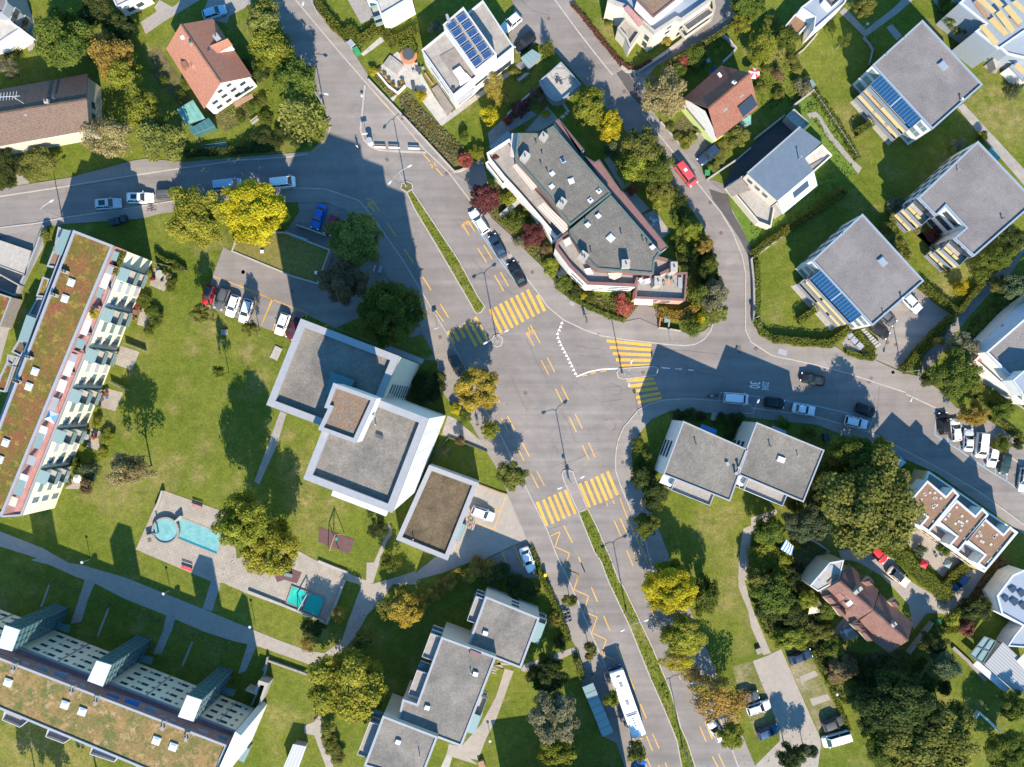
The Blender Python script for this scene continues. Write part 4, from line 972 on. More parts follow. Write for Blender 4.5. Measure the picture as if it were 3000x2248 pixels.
q_ = [lerp(lerp(a_[0],a_[1],u),lerp(a_[3],a_[2],u),v) for u,v in ((0.38,0.25),(0.8,0.25),(0.8,0.65),(0.38,0.65))]
b.part('roof_window',MB().face([(x,y,z + 0.03) for x,y,z in q_[::-1]]),'window_glass')
q = [w_[0],w_[5],w_[1],w_[2]]
b.vol(t(14,428,1292,575,1170,660,1260,500,1400),3.4,0,'white_render','white_slabs',0.2,0.5,'white_render',0.6)
b.flat('balcony',t(14,480,1340,590,1280,600,1300,500,1380),3.1,0.2,'grey_timber')
b.vol(t(14,285,940,350,880,480,1000,410,1060),3.0,0,'pale_concrete','pale_concrete',0.2,0.4,'pale_concrete')
b.vol(t(14,-190,1500,-60,1420,200,1640,165,1840,60,1800),2.8,0,'pale_cream','pale_concrete',0.2,0.8,'pale_cream',0.9)
b.flat('balcony',t(13,2010,1520,2130,1440,2211,1540,2060,1590),3.0,0.2,'grey_timber')
b.windows(w_,5,[0.3,0.55,0.8],[4.4],0.9,1.2); b.pipe(t(14,385,1290)[0],6.4,1.6,0.09,'pale_blue_metal')
# --- the three similar white flats on the right
FLAT = 'white blocks of flats with grey gravel roofs'
def flats(label,W_,N_,E_,S_,rc,sky_at,glassroof=True):
 b = Bld('flat_block',label,'apartment block',t(rc,*W_,*E_),FLAT)
 h = 9.2
 M = b.vol(t(rc,*W_,*N_,*E_,*S_),h,wall='white_render',roof='lilac_gravel_roof',pw=0.28,ph=0.3,pm='pale_blue_metal',fasc=0.4)
 b.windows(M,3,[0.90],[1.7,4.7,7.4],1.7,1.5,'light_metal','pale_glass'); b.windows(M,3,[0.06,0.12],[1.7,4.7,7.4],0.7,1.5,'white_metal','pale_glass')
 if glassroof:
  g = b.canopy(M,3,0.17,0.85,h - 0.3,h - 1.5,0.02,1.75,'blue_glass','glass_roof')
  mu = MB()
  for k in range(17):
   u = 0.17 + 0.68 * k / 16
   a,bb,c,d = b.out(M,3,u,u,0.02,1.75)
   mu.bar((*a,h - 0.24),(*d,h - 1.44),0.035 if k != 8 else 0.2,0.05)
  b.part('glazing_bars',mu,'pale_blue_metal',g)
 for z in (0.9,3.7,6.5):
  b.balcony(M,3,0.17,0.85,z,2.0,'pale_blue_metal','pale_concrete')
 for z,(u0,u1) in ((6.0,(0.18,0.56)),(3.2,(0.18,0.35)),(3.2,(0.40,0.56)),(3.2,(0.6,0.84)) if rc == 14 else (6.0,(0.6,0.84))):
  b.canopy(M,3,u0,u1,z + 0.6,z + 0.1,0.9,2.3,'yellow_awning','awning')
 b.windows(M,3,us(5,0.2,0.82),[2.0,4.9,7.6],2.0,1.9,'light_metal')
 x = sky_at; b.sky(t(rc,*x)[0],h - 0.3,1.1,1.5,R(40),False,'pale_blue_metal','light_metal')
 return b,M
b,M = flats('white flats with blue glass roof strip, set among lawns nearest the top right',(985,525),(1390,160),(1880,685),(1470,1050),14,(1550,535))
b.pipe(t(14,1695,815)[0],8.9,0.8,0.12,'white_metal'); b.pipe(t(14,1090,450)[0],8.9); b.pipe(t(14,1235,318)[0],8.9)
b,M = flats('white flats with blue glass roof strip, next to the forecourt with three parked cars',(495,590),(905,210),(1405,755),(985,1120),24,(1062,600))
b.windows(M,0,us(4),[1.7,4.7,7.4],1.2,1.3,'light_metal'); b.pipe(t(24,1215,900)[0],8.9,0.8,0.12,'white_metal'); b.pipe(t(24,740,378)[0],8.9); b.pipe(t(24,1068,1022)[0],8.9)
b = Bld('flat_block','white flats with notched front, cut off by the right edge','apartment block',t(24,1800,200),FLAT)
M = b.vol(t(24,1355,80,1500,230,1580,150,1742,325,1645,408,1808,558,2312,116,1840,-380),9.2,wall='white_render',roof='lilac_gravel_roof',pw=0.28,ph=0.3,pm='pale_blue_metal',fasc=0.4)
b.windows(M,2,[0.3,0.52,0.74],[1.7,4.7,7.4],1.0,1.5,'light_metal')
for e in (0,4):
 for z in (0.9,3.7,6.5): b.balcony(M,e,0.05,0.95,z,2.0,'pale_blue_metal')
 for z in (3.2,6.2): b.canopy(M,e,0.06,0.48,z + 0.6,z + 0.1,0.9,2.3,'yellow_awning','awning'); b.canopy(M,e,0.52,0.94,z + 0.6,z + 0.1,0.9,2.3,'yellow_awning','awning')
 b.windows(M,e,us(3),[2.0,4.9,7.6],1.8,1.9,'light_metal')
b.windows(M,7,us(5),[1.7,4.7,7.4],1.2,1.3,'light_metal'); b.pipe(t(24,2028,250)[0],8.9,0.6,0.1,'dark_metal'); b.pipe(t(14,1670,1385)[0],8.9,0.8)
# --- terraced awning house,top right corner
b = Bld('terraced_flats','stepped flats with rows of yellow awnings in the top right corner','apartment block',t(14,2050,150))
for k,(q,z) in enumerate(((t(14,1690,20,2211,-420,2700,100,2211,260,2010,400,1820,250,1900,190),8.6),(t(14,2000,370,2211,200,2500,500,2211,470,2080,440),5.6))):
 b.vol(q,z,0,'pale_blue_metal','pale_blue_metal',0.3,0.3,'white_metal')
for q,z in ((t(14,1850,215,1885,195,2010,340,1975,375),8.0),(t(14,1925,165,1965,135,2090,270,2050,290),8.0),(t(14,1980,110,2025,80,2140,240,2110,275),8.8),(t(14,2045,65,2085,35,2200,170,2165,200),8.8),(t(14,2110,20,2150,0,2211,60,2211,110),9.2),(t(14,1830,0,1870,-30,1990,90,1960,110),8.8),(t(14,1900,-30,1950,-60,2050,40,2020,60),9.2),(t(14,2130,540,2170,510,2211,560,2211,610),4.0)):
 b.flat('awning',q,z + 0.9,0.08,'yellow_awning')
for q,z in ((t(14,1700,35,1735,5,1935,180,1900,200),5.6),(t(14,1640,-10,1690,-40,1745,10,1700,40),3.0),(t(14,1825,240,1880,210,2010,345,1960,390),5.6),(t(14,1815,260,1835,245,1965,385,1935,400),2.8)):
 b.vol(q,z,0,'white_render','pale_blue_metal',0.2,0.3,'pale_blue_metal')
b.vol(t(14,2095,540,2211,440,2400,600,2211,660),3.2,0,'white_render','pale_blue_metal',0.2,0.3,'pale_blue_metal')
for q in (t(14,1800,20,1825,0,1940,130,1900,150),t(14,2100,150,2120,130,2190,215,2170,225)): b.flat('terrace_floor',q,8.75,0.1,'timber')
b.part('wall',MB().prism(PX(t(14,1960,480,2080,420,2110,460,1985,560),2.4),0,2.4),'pale_concrete')
# --- white house at the top with brown gravel wing
b = Bld('modern_house','white house with low wing under brown gravel roof at the top edge','house',t(14,450,50))
b.vol(t(14,405,60,560,-60,640,-20,800,-60,760,30,505,248,520,140),6.2,wall='white_render',roof='pale_blue_metal',pw=0.2,ph=0.3,pm='white_metal')
b.vol(t(14,600,-20,660,50,760,-40,690,-90),8.6,5.9,'white_render','lilac_gravel_roof',0.2,0.3,'dark_metal')
b.vol(t(14,248,245,405,58,512,150,372,298),3.2,wall='white_render',roof='red_gravel_roof',pw=0.2,ph=0.25,pm='white_metal')
# --- cream flats at the top middle
b = Bld('apartment_house','cream flats with roof terrace, flower boxes and brown penthouse roof','apartment house',t(13,1450,50))
M = b.vol(t(13,1100,-200,1050,0,1190,50,1430,265,1612,148,1650,165,1905,-15,1900,-250),8.4,wall='pale_cream',roof='pale_blue_metal',pw=0.35,ph=0.9,pm='pale_concrete',fasc=1.0)
b.windows(M,3,[0.75],[2.0,4.2,6.2],0.9,1.0); b.windows(M,2,[0.85],[2.0,4.6],0.9,1.8); b.windows(M,5,[0.2,0.5,0.8],[2.0,4.6],1.8,1.6,'light_metal')
for z in (2.6,5.2): b.balcony(M,5,0.12,0.95,z,1.5,'pale_cream')
b.vol(t(13,1285,0,1422,142,1700,-80,1500,-250),11.4,7.4,'white_render','brown_moss_roof',0.25,0.2,'maroon_metal',0.3)
b.vol(t(13,1130,225,1190,150,1318,258,1230,385,1195,300),4.6,0,'pale_cream','pale_pavers',0.3,0.8,'pale_concrete',0.9)
b.flat('flower_box',t(13,1185,65,1215,40,1345,185,1305,212),8.9,0.4,'rose_slabs')
# --- twin flats south of the east street
TW = 'low grey roofed flats by the east street'
for lab,base,q in (('grey roofed flats with sloping white flank, left of a matching pair',33,((1662,368),(2192,602),(2042,1022),(1500,805))),('grey roofed flats with roof hatch beside the giant tree, right of a matching pair',34,((45,378),(597,605),(427,1030),(-118,800)))):
 b = Bld('flat_block',lab,'apartment block',t(base,*q[0],*q[2]),TW)
 M = b.vol(t(base,*[c for p_ in q for c in p_]),10.6,wall='white_render' if base == 33 else 'pale_cream',roof='brown_gravel_roof',pw=0.22,ph=0.25,pm='light_metal')
 b.windows(M,3,[0.36,0.46,0.56],[1.8,4.6,7.4,9.4][:3],0.9,1.6,'white_metal')
 b.windows(M,2,us(4),[1.8,4.6,7.4],1.6,1.6,'light_metal')
 for z,d_ in ((9.2,1.9),(6.0,1.9),(3.0,1.9)):
  f = b.balcony(M,2,0.22,0.80,z,d_,'white_metal','concrete',0.5)
 b.canopy(M,2,0.80,0.97,8.6,8.0,0.05,1.5,'ribbed_white','awning')
 if base == 33:
  b.pipe(t(33,1760,550)[0],10.3,0.8,0.09,'dark_metal'); b.box('roof_hatch',t(33,2005,705,2030,700,2040,730,2015,735),10.3,10.8,'light_metal'); b.pipe(t(33,2080,790)[0],10.3,1.0,0.16,'light_metal'); b.pipe(t(33,2105,745)[0],10.3,1.0,0.16,'light_metal')
  b.flat('entrance_canopy',t(33,1815,395,1935,440,1930,480,1800,425),3.0,0.2,'blue_plastic')
 else:
  b.sky(t(34,240,680)[0],10.3,1.3,0.9,R(-20),False,'milk_dome','white_metal'); b.pipe(t(34,375,650)[0],10.3,0.7); b.pipe(t(34,150,570)[0],10.3,0.8,0.09,'dark_metal')
  b.flat('entrance_canopy',t(34,175,405,290,455,285,475,170,425),3.0,0.2,'pale_blue_metal')
# --- stepped row of three with red gravel roofs
b = Bld('row_houses','stepped row of three flat roofed houses with white parapets and red gravel','row house',t(34,1700,1200))
M = b.vol(t(34,1215,1110,1400,880,1440,775,2165,1272,1892,1598),5.8,wall='ochre_render',roof='concrete',pw=0.25,ph=0.7,pm='white_render',fasc=0.8)
b.windows(M,4,us(8),[1.5,3.8],1.2,1.2); b.windows(M,2,us(6),[1.6],1.1,1.2)
for k in range(3):
 dx,dy = (0,238,465)[k],(0,157,306)[k]
 q = [(x + dx,y + dy) for x,y in ((1275,1030),(1430,850),(1580,978),(1636,914),(1690,972),(1443,1272),(1368,1215),(1425,1150))]
 b.vol(t(34,*[c for p_ in q for c in p_]),8.9,5.0,'white_render','red_gravel_roof',0.3,0.3,'white_metal',0.4)
 st = MB(); random.seed(k + 2)
 for j in range(16):
  u,v = random.random(),random.random()
  e = random.choice((0,0,1))
  if e == 0: xx,yy = 1330 + (1430 - 1330) * u + dx + v * 120,1015 - 130 * u + dy + v * 110
  else: xx,yy = 1440 + 210 * u + dx,1225 - 230 * u + dy
  c = P(t(34,xx,yy)[0],8.7); st.box((c[0],c[1],8.63),(0.4,0.4,0.1),R(-35))
 b.part('stepping_slabs',st,'white_slabs')
# --- house with pink tiles and dormers,bottom right
b = Bld('gabled_house','large house with pink tiled double roof, dormers and pale flat wing','house',t(44,900,350))
q1 = b.gable(*t(44,560,245,800,497,790,10,1035,225,720,152,987,387),5.2,8.6,'pink_tiles','cream_render')
q2 = b.gable(*t(44,822,512,1120,735,1045,250,1312,490,990,390,1272,635),5.0,8.3,'pink_tiles','cream_render')
b.vol(t(44,475,190,640,0,755,-20,715,145,545,238),6.9,0,'cream_render','pale_concrete',0.2,0.15,'white_metal')
for rc_,q,hh in (('d',((610,300),(680,270),(720,310),(660,350)),7.3),('d',((690,380),(740,370),(790,410),(740,450)),7.4),('d',((830,520),(910,505),(930,540),(870,560)),7.4),('d',((900,580),(950,560),(1010,620),(960,650)),7.2),('d',((920,170),(985,130),(1020,170),(960,200)),7.6),('d',((1140,335),(1190,305),(1225,345),(1170,370)),7.4)):
 w_ = PX(t(44,*[c for p_ in q for c in p_]),hh)
 f = b.part('dormer',MB().prism(w_,5.2,hh - 0.9,top=False),'cream_render')
 m1,m2 = lerp(w_[0],w_[1],0.5),lerp(w_[2],w_[3],0.5)
 mb = MB(); mb.quad_uv((*w_[0],hh - 0.9),(*w_[3],hh - 0.9),(*m2,hh),(*m1,hh)); mb.quad_uv((*w_[2],hh - 0.9),(*w_[1],hh - 0.9),(*m1,hh),(*m2,hh))
 mb.face([(*w_[0],hh - 0.9),(*w_[1],hh - 0.9),(*m1,hh)]); mb.face([(*w_[2],hh - 0.9),(*w_[3],hh - 0.9),(*m2,hh)])
 b.part('dormer_roof',mb,'pink_tiles',f)
b.chimney(t(44,870,230)[0],7.6,0.6,1.6,1.6,R(-50),'pale_concrete'); b.chimney(t(44,1160,505)[0],7.3,0.6,0.9,1.5,R(-50),'pale_concrete')
b.sky(t(44,793,325)[0],7.0,0.8,1.1,R(-50),False,'milk_dome','white_metal')
b.flat('roof_deck',t(44,615,165,690,95,715,110,640,180),6.95,0.1,'timber'); b.flat('roof_window',t(44,510,150,545,130,570,155,535,180),6.86,0.08,'light_metal'); b.flat('roof_window',t(44,620,40,650,15,675,30,640,60),6.86,0.08,'light_metal')
# --- three step flats at the bottom
b = Bld('flat_block','three stepped grey roofed flats in a diagonal line at the bottom','apartment block',t(42,1700,900))
M1 = b.vol(t(43,62,272,502,450,348,862,-90,690),8.6,wall='pale_cream',roof='gravel_roof',pw=0.35,ph=0.25,pm='light_metal')
b.windows(M1,0,[0.55],[1.9,4.4,6.8],1.2,1.0,'light_metal')
M2 = b.vol(t(42,1640,602,2085,765,1802,1495,1400,1345,1280,1300,1325,1105,1440,1145),10.2,wall='pale_cream',roof='gravel_roof',pw=0.35,ph=0.25,pm='light_metal')
M3 = b.vol(t(42,1165,1240,1612,1412,1470,1780,1010,1650),11.3,wall='pale_cream',roof='gravel_roof',pw=0.35,ph=0.25,pm='light_metal')
for z in (2.8,5.6,8.0):
 b.balcony(M1,3,0.45,0.92,z - 0.6,1.5,'white_metal','concrete',0.7)
 b.balcony(M2,6,0.05,0.42,z + 0.9,1.9,'white_metal','concrete',0.5); b.balcony(M2,6,0.62,0.97,z + 0.9,1.9,'white_metal','concrete',0.5)
 b.balcony(M3,3,0.1,0.75,z + 1.6,1.7,'white_metal','concrete',0.5)
for M,e,u in ((M1,3,0.95),(M2,6,0.5),(M2,6,0.99),(M3,3,0.9)):
 b.canopy(M,e,u - 0.09,u - 0.02,7.6,7.2,0.1,1.8,'teal_glass','glass_roof')
b.canopy(M1,1,0.10,0.55,5.6,5.2,0.0,1.7,'pale_glass','glass_roof'); b.canopy(M2,1,0.72,0.97,4.6,4.2,0.0,1.8,'pale_glass','glass_roof')
for M,e in ((M1,1),(M2,1)):
 for z in (3.4,6.2): b.balcony(M,e,0.02 if M is M1 else 0.5,0.12 if M is M1 else 0.7,z,1.4,'pale_glass')
for x,y,z in ((1995,570,8.35),(1915,900,9.95),(1525,1172,9.95),(1290,1450,11.05)): b.sky(t(42,x,y)[0],z,0.9,0.75,R(-15),False,'milk_dome','light_metal')
b.box('roof_box',t(42,1875,708,1962,742,1950,778,1865,745),9.9,10.4,'maroon_metal'); b.pipe(t(42,1880,890)[0],9.95); b.pipe(t(42,1465,1560)[0],11.05,1.0)
# --- right edge houses
b = Bld('modern_house','white house with grey roof terrace and red awning at the right edge','house',t(24,2100,1350))
M = b.vol(t(24,1905,1332,2211,1065,2600,900,2500,1700,2211,1640),7.0,wall='white_render',roof='lilac_gravel_roof',pw=0.3,ph=0.6,pm='white_metal')
q = PX(t(24,1828,1300,2135,980,2500,700),4.4); r_ = PX(t(24,1905,1332,2211,1065,2600,730),7.0)
mb = MB()
for i in range(2): mb.quad_uv((*q[i],4.4),(*q[i + 1],4.4),(*r_[i + 1],6.6),(*r_[i],6.6))
mb.face([(*q[0],4.4),(*r_[0],6.6),(*r_[0],0),(*q[0],0)]); b.part('sloping_roof',mb,'white_metal')
b.part('wall',MB().prism([*q,*r_[::-1]],0,4.3,top=False),'white_render')
b.vol(t(24,1810,1400,1870,1340,2211,1660,2211,1760),3.8,0,'white_render','pale_pavers',0.3,0.8,'white_render',0.9)
b.canopy(M,4,0.80,0.95,3.4,3.0,0.1,1.2,'red_paint','awning'); b.vol(t(24,2120,1560,2211,1480,2400,1500,2211,1690),9.6,6.0,'white_render','pale_blue_metal',0.2,0.2,'white_metal')
b.flat('roof_window',t(24,2020,1112,2045,1100,2050,1120,2030,1130),6.2,0.05,'window_glass')
b = Bld('modern_house','pale house with dark roof windows at the right edge below row houses','house',t(44,2150,300))
M = b.vol(t(44,1990,270,2120,100,2211,60,2600,200,2500,600,2211,520,2030,420),6.0,wall='white_render',roof='pale_blue_metal',pw=0.3,ph=0.3,pm='white_metal')
for q in (t(44,2080,215,2120,190,2160,215,2115,250),t(44,2150,240,2190,220,2230,250,2185,285),t(44,2085,310,2125,285,2175,320,2130,355),t(44,2025,290,2055,265,2095,290,2060,325),t(44,2160,340,2200,320,2240,350,2200,385)): b.flat('roof_window',q,6.0,0.08,'window_glass',5.9)
b = Bld('pavilion','low building with ribbed pale roof and glass pergola, bottom right corner','pavilion',t(44,2000,850))
q = t(44,1890,830,2040,645,2300,890,2180,1085); w_ = PX(q,3.2); b.part('wall',MB().prism(offset(ccw(w_),0.3),0,3.1,top=False),'white_render'); mb = MB().prism(w_,3.1,3.2,bottom=True); mb.quad_uv(*[(*p_,3.206) for p_ in w_],m=1); b.part('roof',mb,['light_metal','ribbed_grey']); 
bpy.context.view_layer.update()
b.flat('canopy_roof',t(44,1795,830,1835,795,2100,1020,2060,1055),2.7,0.12,'white_metal')
pg = b.flat('glass_roof',t(44,1770,750,1890,600,1985,640,1875,820),3.0,0.08,'pale_glass')
mb = MB()
for a in ((1770,750,1890,600),(1890,600,1985,640),(1985,640,1875,820),(1875,820,1770,750),(1830,775,1940,620),(1825,680,1930,725)):
 p_ = W(44,*a,h=3.1); mb.bar((*p_[0],3.1),(*p_[1],3.1),0.18,0.15)
b.part('pergola_frame',mb,'green_copper',pg)
b.vol(t(44,2130,600,2211,500,2400,600,2211,690,2080,680),4.0,0,'white_render','pale_blue_metal',0.2,0.25,'white_metal')
b.flat('terrace_roof',t(44,2150,800,2211,740,2300,800,2300,900,2211,870),3.6,0.1,'white_metal')
# --- fragments along the top and left edges
b = Bld('modern_house','white flat roofed house cut off by the top edge','house',t(12,1200,20))
M = b.vol(t(12,1030,-10,1110,20,1148,130,1400,-20,1300,-200,1100,-150),6.5,wall='white_render',roof='white_slabs',pw=0.3,ph=0.4,pm='white_metal')
for z in (2.6,5.0): b.balcony(M,1,0.05,0.85,z,1.3,'pale_glass')
b = Bld('modern_house','white flat roofed house with grey upper block at the top left corner','house',t(11,50,200))
b.vol(t(11,-300,120,0,115,172,232,0,345,-300,420),5.0,wall='white_render',roof='white_slabs',pw=0.25,ph=0.3,pm='white_metal')
M = b.vol(t(11,-300,-200,0,-200,60,20,20,110,-300,60),8.0,wall='pale_blue_metal',roof='lilac_gravel_roof',pw=0.25,ph=0.3,pm='light_metal')
b.windows(M,2,[0.3,0.7],[2.0,5.0],1.4,1.4)
b = Bld('modern_house','small white house corner with balcony at the top edge near the big dark tree','house',t(11,1000,20))
M = b.vol(t(11,885,-60,945,60,1180,-60),4.0,wall='white_render',roof='white_slabs',pw=0.25,ph=0.3,pm='white_metal')
b.windows(M,1,[0.3,0.6],[1.6],1.2,1.2)
b = Bld('garage_block','low building with brown moss roof at the left edge','garage',t(21,20,950))
b.vol(t(21,-400,760,0,858,92,888,0,1125,-300,1300),3.6,wall='concrete',roof='sedum_roof',pw=0.2,ph=0.2,pm='light_metal')
b = Bld('garage_ramp','pale concrete garage deck with low walls at the left edge','garage',t(21,100,600))
b.vol(t(21,5,428,250,512,205,715,0,640,-300,540,-240,350),1.2,wall='concrete',roof='pale_concrete',pw=0.2,ph=0.15,pm='pale_concrete')
b.vol(t(21,0,700,160,790,125,880,0,830,-200,760),1.6,wall='concrete',roof='asphalt',pw=0.2,ph=0.9,pm='pale_concrete',fasc=1.0)
b = Bld('underground_garage','low garage under a grass roof between tree and car park','garage',t(22,300,500))
M = b.vol(t(21,1930,345) + t(22,370,358,740,500,640,782,430,722) + t(21,1870,517),2.6,wall='concrete',roof='grass_roof',pw=0.25,ph=0.2,pm='pale_concrete')
for x,y in ((190,518),(628,690)): b.sky(t(22,x,y)[0],2.4,0.6,0.6,0,True,'milk_dome','pale_concrete')
b.part('ramp_wall',MB().ribbon(PX(t(22,465,300,580,340,700,385),1.0),0.25,0,1.0),'pale_concrete'); b.part('glass_balustrade',MB().ribbon(PX(t(22,375,358,470,395,555,425),3.2),0.3,2.62,3.2),'pale_glass')
# --- just below the frame: the block and trees whose shadows fall into the picture
b = Bld('apartment_block','flat roofed block just below the bottom edge, its shadow reaching the pine lawn','apartment block',[(1650,2450)])
b.vol([(1500,2470),(1470,2362),(1705,2330),(1790,2560),(1560,2640)],8.8,wall='pale_cream',roof='gravel_roof'); b.vol([(1735,2440),(1722,2400),(1850,2360),(1900,2520),(1800,2560)],14.0,wall='pale_cream',roof='gravel_roof')
# ================================================================= TREES,SHRUBS,HEDGES
KIND = {
 'green': ((0.057,0.093,0.021),(0.182,0.208,0.039)),'olive': ((0.086,0.102,0.025),(0.270,0.265,0.066)),
 'yellow': ((0.238,0.201,0.017),(0.520,0.441,0.031)),'yolive': ((0.129,0.142,0.021),(0.396,0.351,0.055)),'lime': ((0.105,0.132,0.019),(0.325,0.335,0.052)),
 'amber': ((0.173,0.133,0.029),(0.468,0.344,0.080)),'orange': ((0.238,0.144,0.032),(0.520,0.363,0.091)),
 'gold': ((0.223,0.166,0.026),(0.520,0.403,0.072)),'hedge': ((0.087,0.112,0.021),(0.221,0.233,0.042)),
 'dark': ((0.032,0.051,0.021),(0.107,0.128,0.036)),'blue': ((0.057,0.087,0.049),(0.162,0.195,0.094)),
 'tan': ((0.179,0.144,0.065),(0.428,0.351,0.168)),'maroon': ((0.079,0.032,0.032),(0.260,0.101,0.085)),
 'red': ((0.201,0.061,0.046),(0.493,0.162,0.103)),'grey': ((0.107,0.110,0.063),(0.293,0.273,0.156)),
 'fir': ((0.094,0.115,0.026),(0.325,0.325,0.085)),'brown': ((0.115,0.083,0.043),(0.298,0.215,0.110)),
}
for k_,(c1,c2) in KIND.items():
 n = NT('foliage_' + k_)
 at = n.n('Attribute'); at.attribute_name = 'var'
 col = n.mix(n.ramp(at.outputs['Fac'],0.08,0.92),c1,c2)
 oi = n.n('ObjectInfo')
 hs = n.n('HueSaturation'); n.l(col,hs.inputs['Color'])
 mr = n.n('MapRange'); mr.inputs[3].default_value = 0.487; mr.inputs[4].default_value = 0.513; n.l(oi.outputs['Random'],mr.inputs[0]); n.l(mr.outputs[0],hs.inputs['Hue'])
 mr2 = n.n('MapRange'); mr2.inputs[3].default_value = 0.85; mr2.inputs[4].default_value = 1.12; n.l(oi.outputs['Random'],mr2.inputs[0]); n.l(mr2.outputs[0],hs.inputs['Value'])
 d = n.n('BsdfDiffuse'); n.l(hs.outputs[0],d.inputs[0])
 tr = n.n('BsdfTranslucent'); n.l(hs.outputs[0],tr.inputs[0])
 ms = n.n('MixShader'); ms.inputs[0].default_value = 0.44
 n.l(d.outputs[0],ms.inputs[1]); n.l(tr.outputs[0],ms.inputs[2])
 n.l(ms.outputs[0],n.t.nodes['Material Output'].inputs[0])
 MATS['foliage_' + k_] = n.m
def leaves_mesh(name,pos,nrm,size,var,mat,rng,aspect=0.75):
 """one quad per leaf clump (diamond),set out with numpy"""
 N = len(pos)
 nrm = nrm / np.maximum(np.linalg.norm(nrm,axis=1,keepdims=True),1e-6)
 ref = rng.normal(size=(N,3)); tx = np.cross(nrm,ref); tx /= np.maximum(np.linalg.norm(tx,axis=1,keepdims=True),1e-6)
 ty = np.cross(nrm,tx)
 s_ = (np.asarray(size) * rng.uniform(0.5,1.45,N))[:,None]
 bend = nrm * s_ * rng.uniform(-0.3,0.3,N)[:,None]
 v = np.stack([pos - tx * s_,pos - ty * s_ * aspect + bend,pos + tx * s_,pos + ty * s_ * aspect + bend],1).reshape(-1,3)
 me = bpy.data.meshes.new(name)
 me.vertices.add(4 * N); me.vertices.foreach_set('co',v.astype(np.float32).ravel())
 me.loops.add(4 * N); me.loops.foreach_set('vertex_index',np.arange(4 * N,dtype=np.int32))
 me.polygons.add(N); me.polygons.foreach_set('loop_start',np.arange(0,4 * N,4,dtype=np.int32))
 at = me.attributes.new('var','FLOAT','FACE'); at.data.foreach_set('value',np.clip(var,0,1).astype(np.float32))
 me.materials.append(X(mat)); me.update(calc_edges=True); me.validate()
 return me
def crown_mesh(seed,ncl,nl,leaf,crad=(0.22,0.40),flat_=1.0,gap=0.0,inner=0.35):
 rng = np.random.default_rng(seed)
 u = rng.normal(size=(ncl,3)); u /= np.linalg.norm(u,axis=1,keepdims=True)
 u[:,2] = np.where(u[:,2] < -0.45,-u[:,2],u[:,2])
 rr = rng.uniform(inner,0.86,ncl) ** 0.8
 c = u * rr[:,None]; c[:,2] *= flat_
 cr = rng.uniform(*crad,ncl) * (1.12 - 0.35 * rr)
 cv = rng.uniform(0,1,ncl)
 wgt = cr ** 2 / np.sum(cr ** 2)
 k = rng.choice(ncl,nl,p=wgt)
 d = rng.normal(size=(nl,3)); d /= np.linalg.norm(d,axis=1,keepdims=True)
 d[:,2] = np.abs(d[:,2]) * np.where(rng.uniform(size=nl) < 0.8,1,-1)
 rad = cr[k] * (1 - 0.5 * rng.uniform(size=nl) ** 2.5) * (1 + 0.12 * rng.normal(size=nl))
 p = c[k] + d * rad[:,None]
 n_ = d * 0.7 + p * 0.35 + rng.normal(size=(nl,3)) * 0.55 + np.array([0,0,0.25])
 var = 0.42 * cv[k] + 0.50 * rng.uniform(size=nl) + 0.10 * (np.sin(p[:,0] * 4 + seed) + 0.4)
 return leaves_mesh('crown',p,n_,leaf * np.ones(nl),var,'foliage_green',rng)
def conifer_mesh(seed,tiers,nb,leaf,droop=0.25):
 rng = np.random.default_rng(seed); P_,N_,V_ = [],[],[]
 for i in range(tiers):
  f = i / (tiers - 1); z = -1 + 2 * f; R_ = (1 - f) ** 0.8 * 0.95 + 0.05
  m = max(4,int(nb * (1 - 0.55 * f)))
  for j in range(m):
   a = 2 * math.pi * (j + rng.uniform(-0.35,0.35)) / m + i * 0.7; ln = R_ * rng.uniform(0.65,1.12); bv = rng.uniform()
   q = max(5,int(46 * ln))
   for s_ in range(q):
    r = ln * (s_ + 1) / q; sd = rng.normal() * 0.055 * (1.25 - r)
    P_.append((math.cos(a) * r - math.sin(a) * sd * 2,math.sin(a) * r + math.cos(a) * sd * 2,z + rng.normal() * 0.04 - droop * r * r * (1 - f * 0.6) + 0.1 * r))
    N_.append((rng.normal() * 0.5,rng.normal() * 0.5,0.7)); V_.append(0.25 * bv + 0.35 * r / R_ + 0.4 * rng.uniform())
 return leaves_mesh('crown',np.array(P_),np.array(N_),leaf * np.ones(len(P_)),np.array(V_),'foliage_fir',rng,0.55)
def trunk_mesh(seed,limbs=6,rad=0.045,spread=0.55,top=0.62,bark='bark'):
 rnd = random.Random(seed); mb = MB()
 pts = [(0,0,0),(rnd.uniform(-.02,.02),rnd.uniform(-.02,.02),0.25),(rnd.uniform(-.03,.03),rnd.uniform(-.03,.03),top * 0.8),(0,0,top + 0.15)]
 mb.tube(pts,[rad * 1.35,rad,rad * 0.7,rad * 0.25],7)
 for k in range(limbs):
  a = 2 * math.pi * k / limbs + rnd.uniform(-.4,.4); z = rnd.uniform(0.28,top)
  e = (math.cos(a) * spread * rnd.uniform(.7,1.1),math.sin(a) * spread * rnd.uniform(.7,1.1),z + rnd.uniform(.12,.3))
  m = (e[0] * 0.45,e[1] * 0.45,z + (e[2] - z) * 0.6)
  mb.tube([(0,0,z),m,e],[rad * 0.55,rad * 0.38,rad * 0.12],5)
  if bark != 'bark':
   for q in range(5):
    a2 = a + rnd.uniform(-.9,.9); mb.tube([m,((e[0] + math.cos(a2) * .25),e[1] + math.sin(a2) * .25,e[2] + rnd.uniform(-.08,.15))],[rad * 0.22,rad * 0.05],4)
 return mb.mesh('trunk',bark)
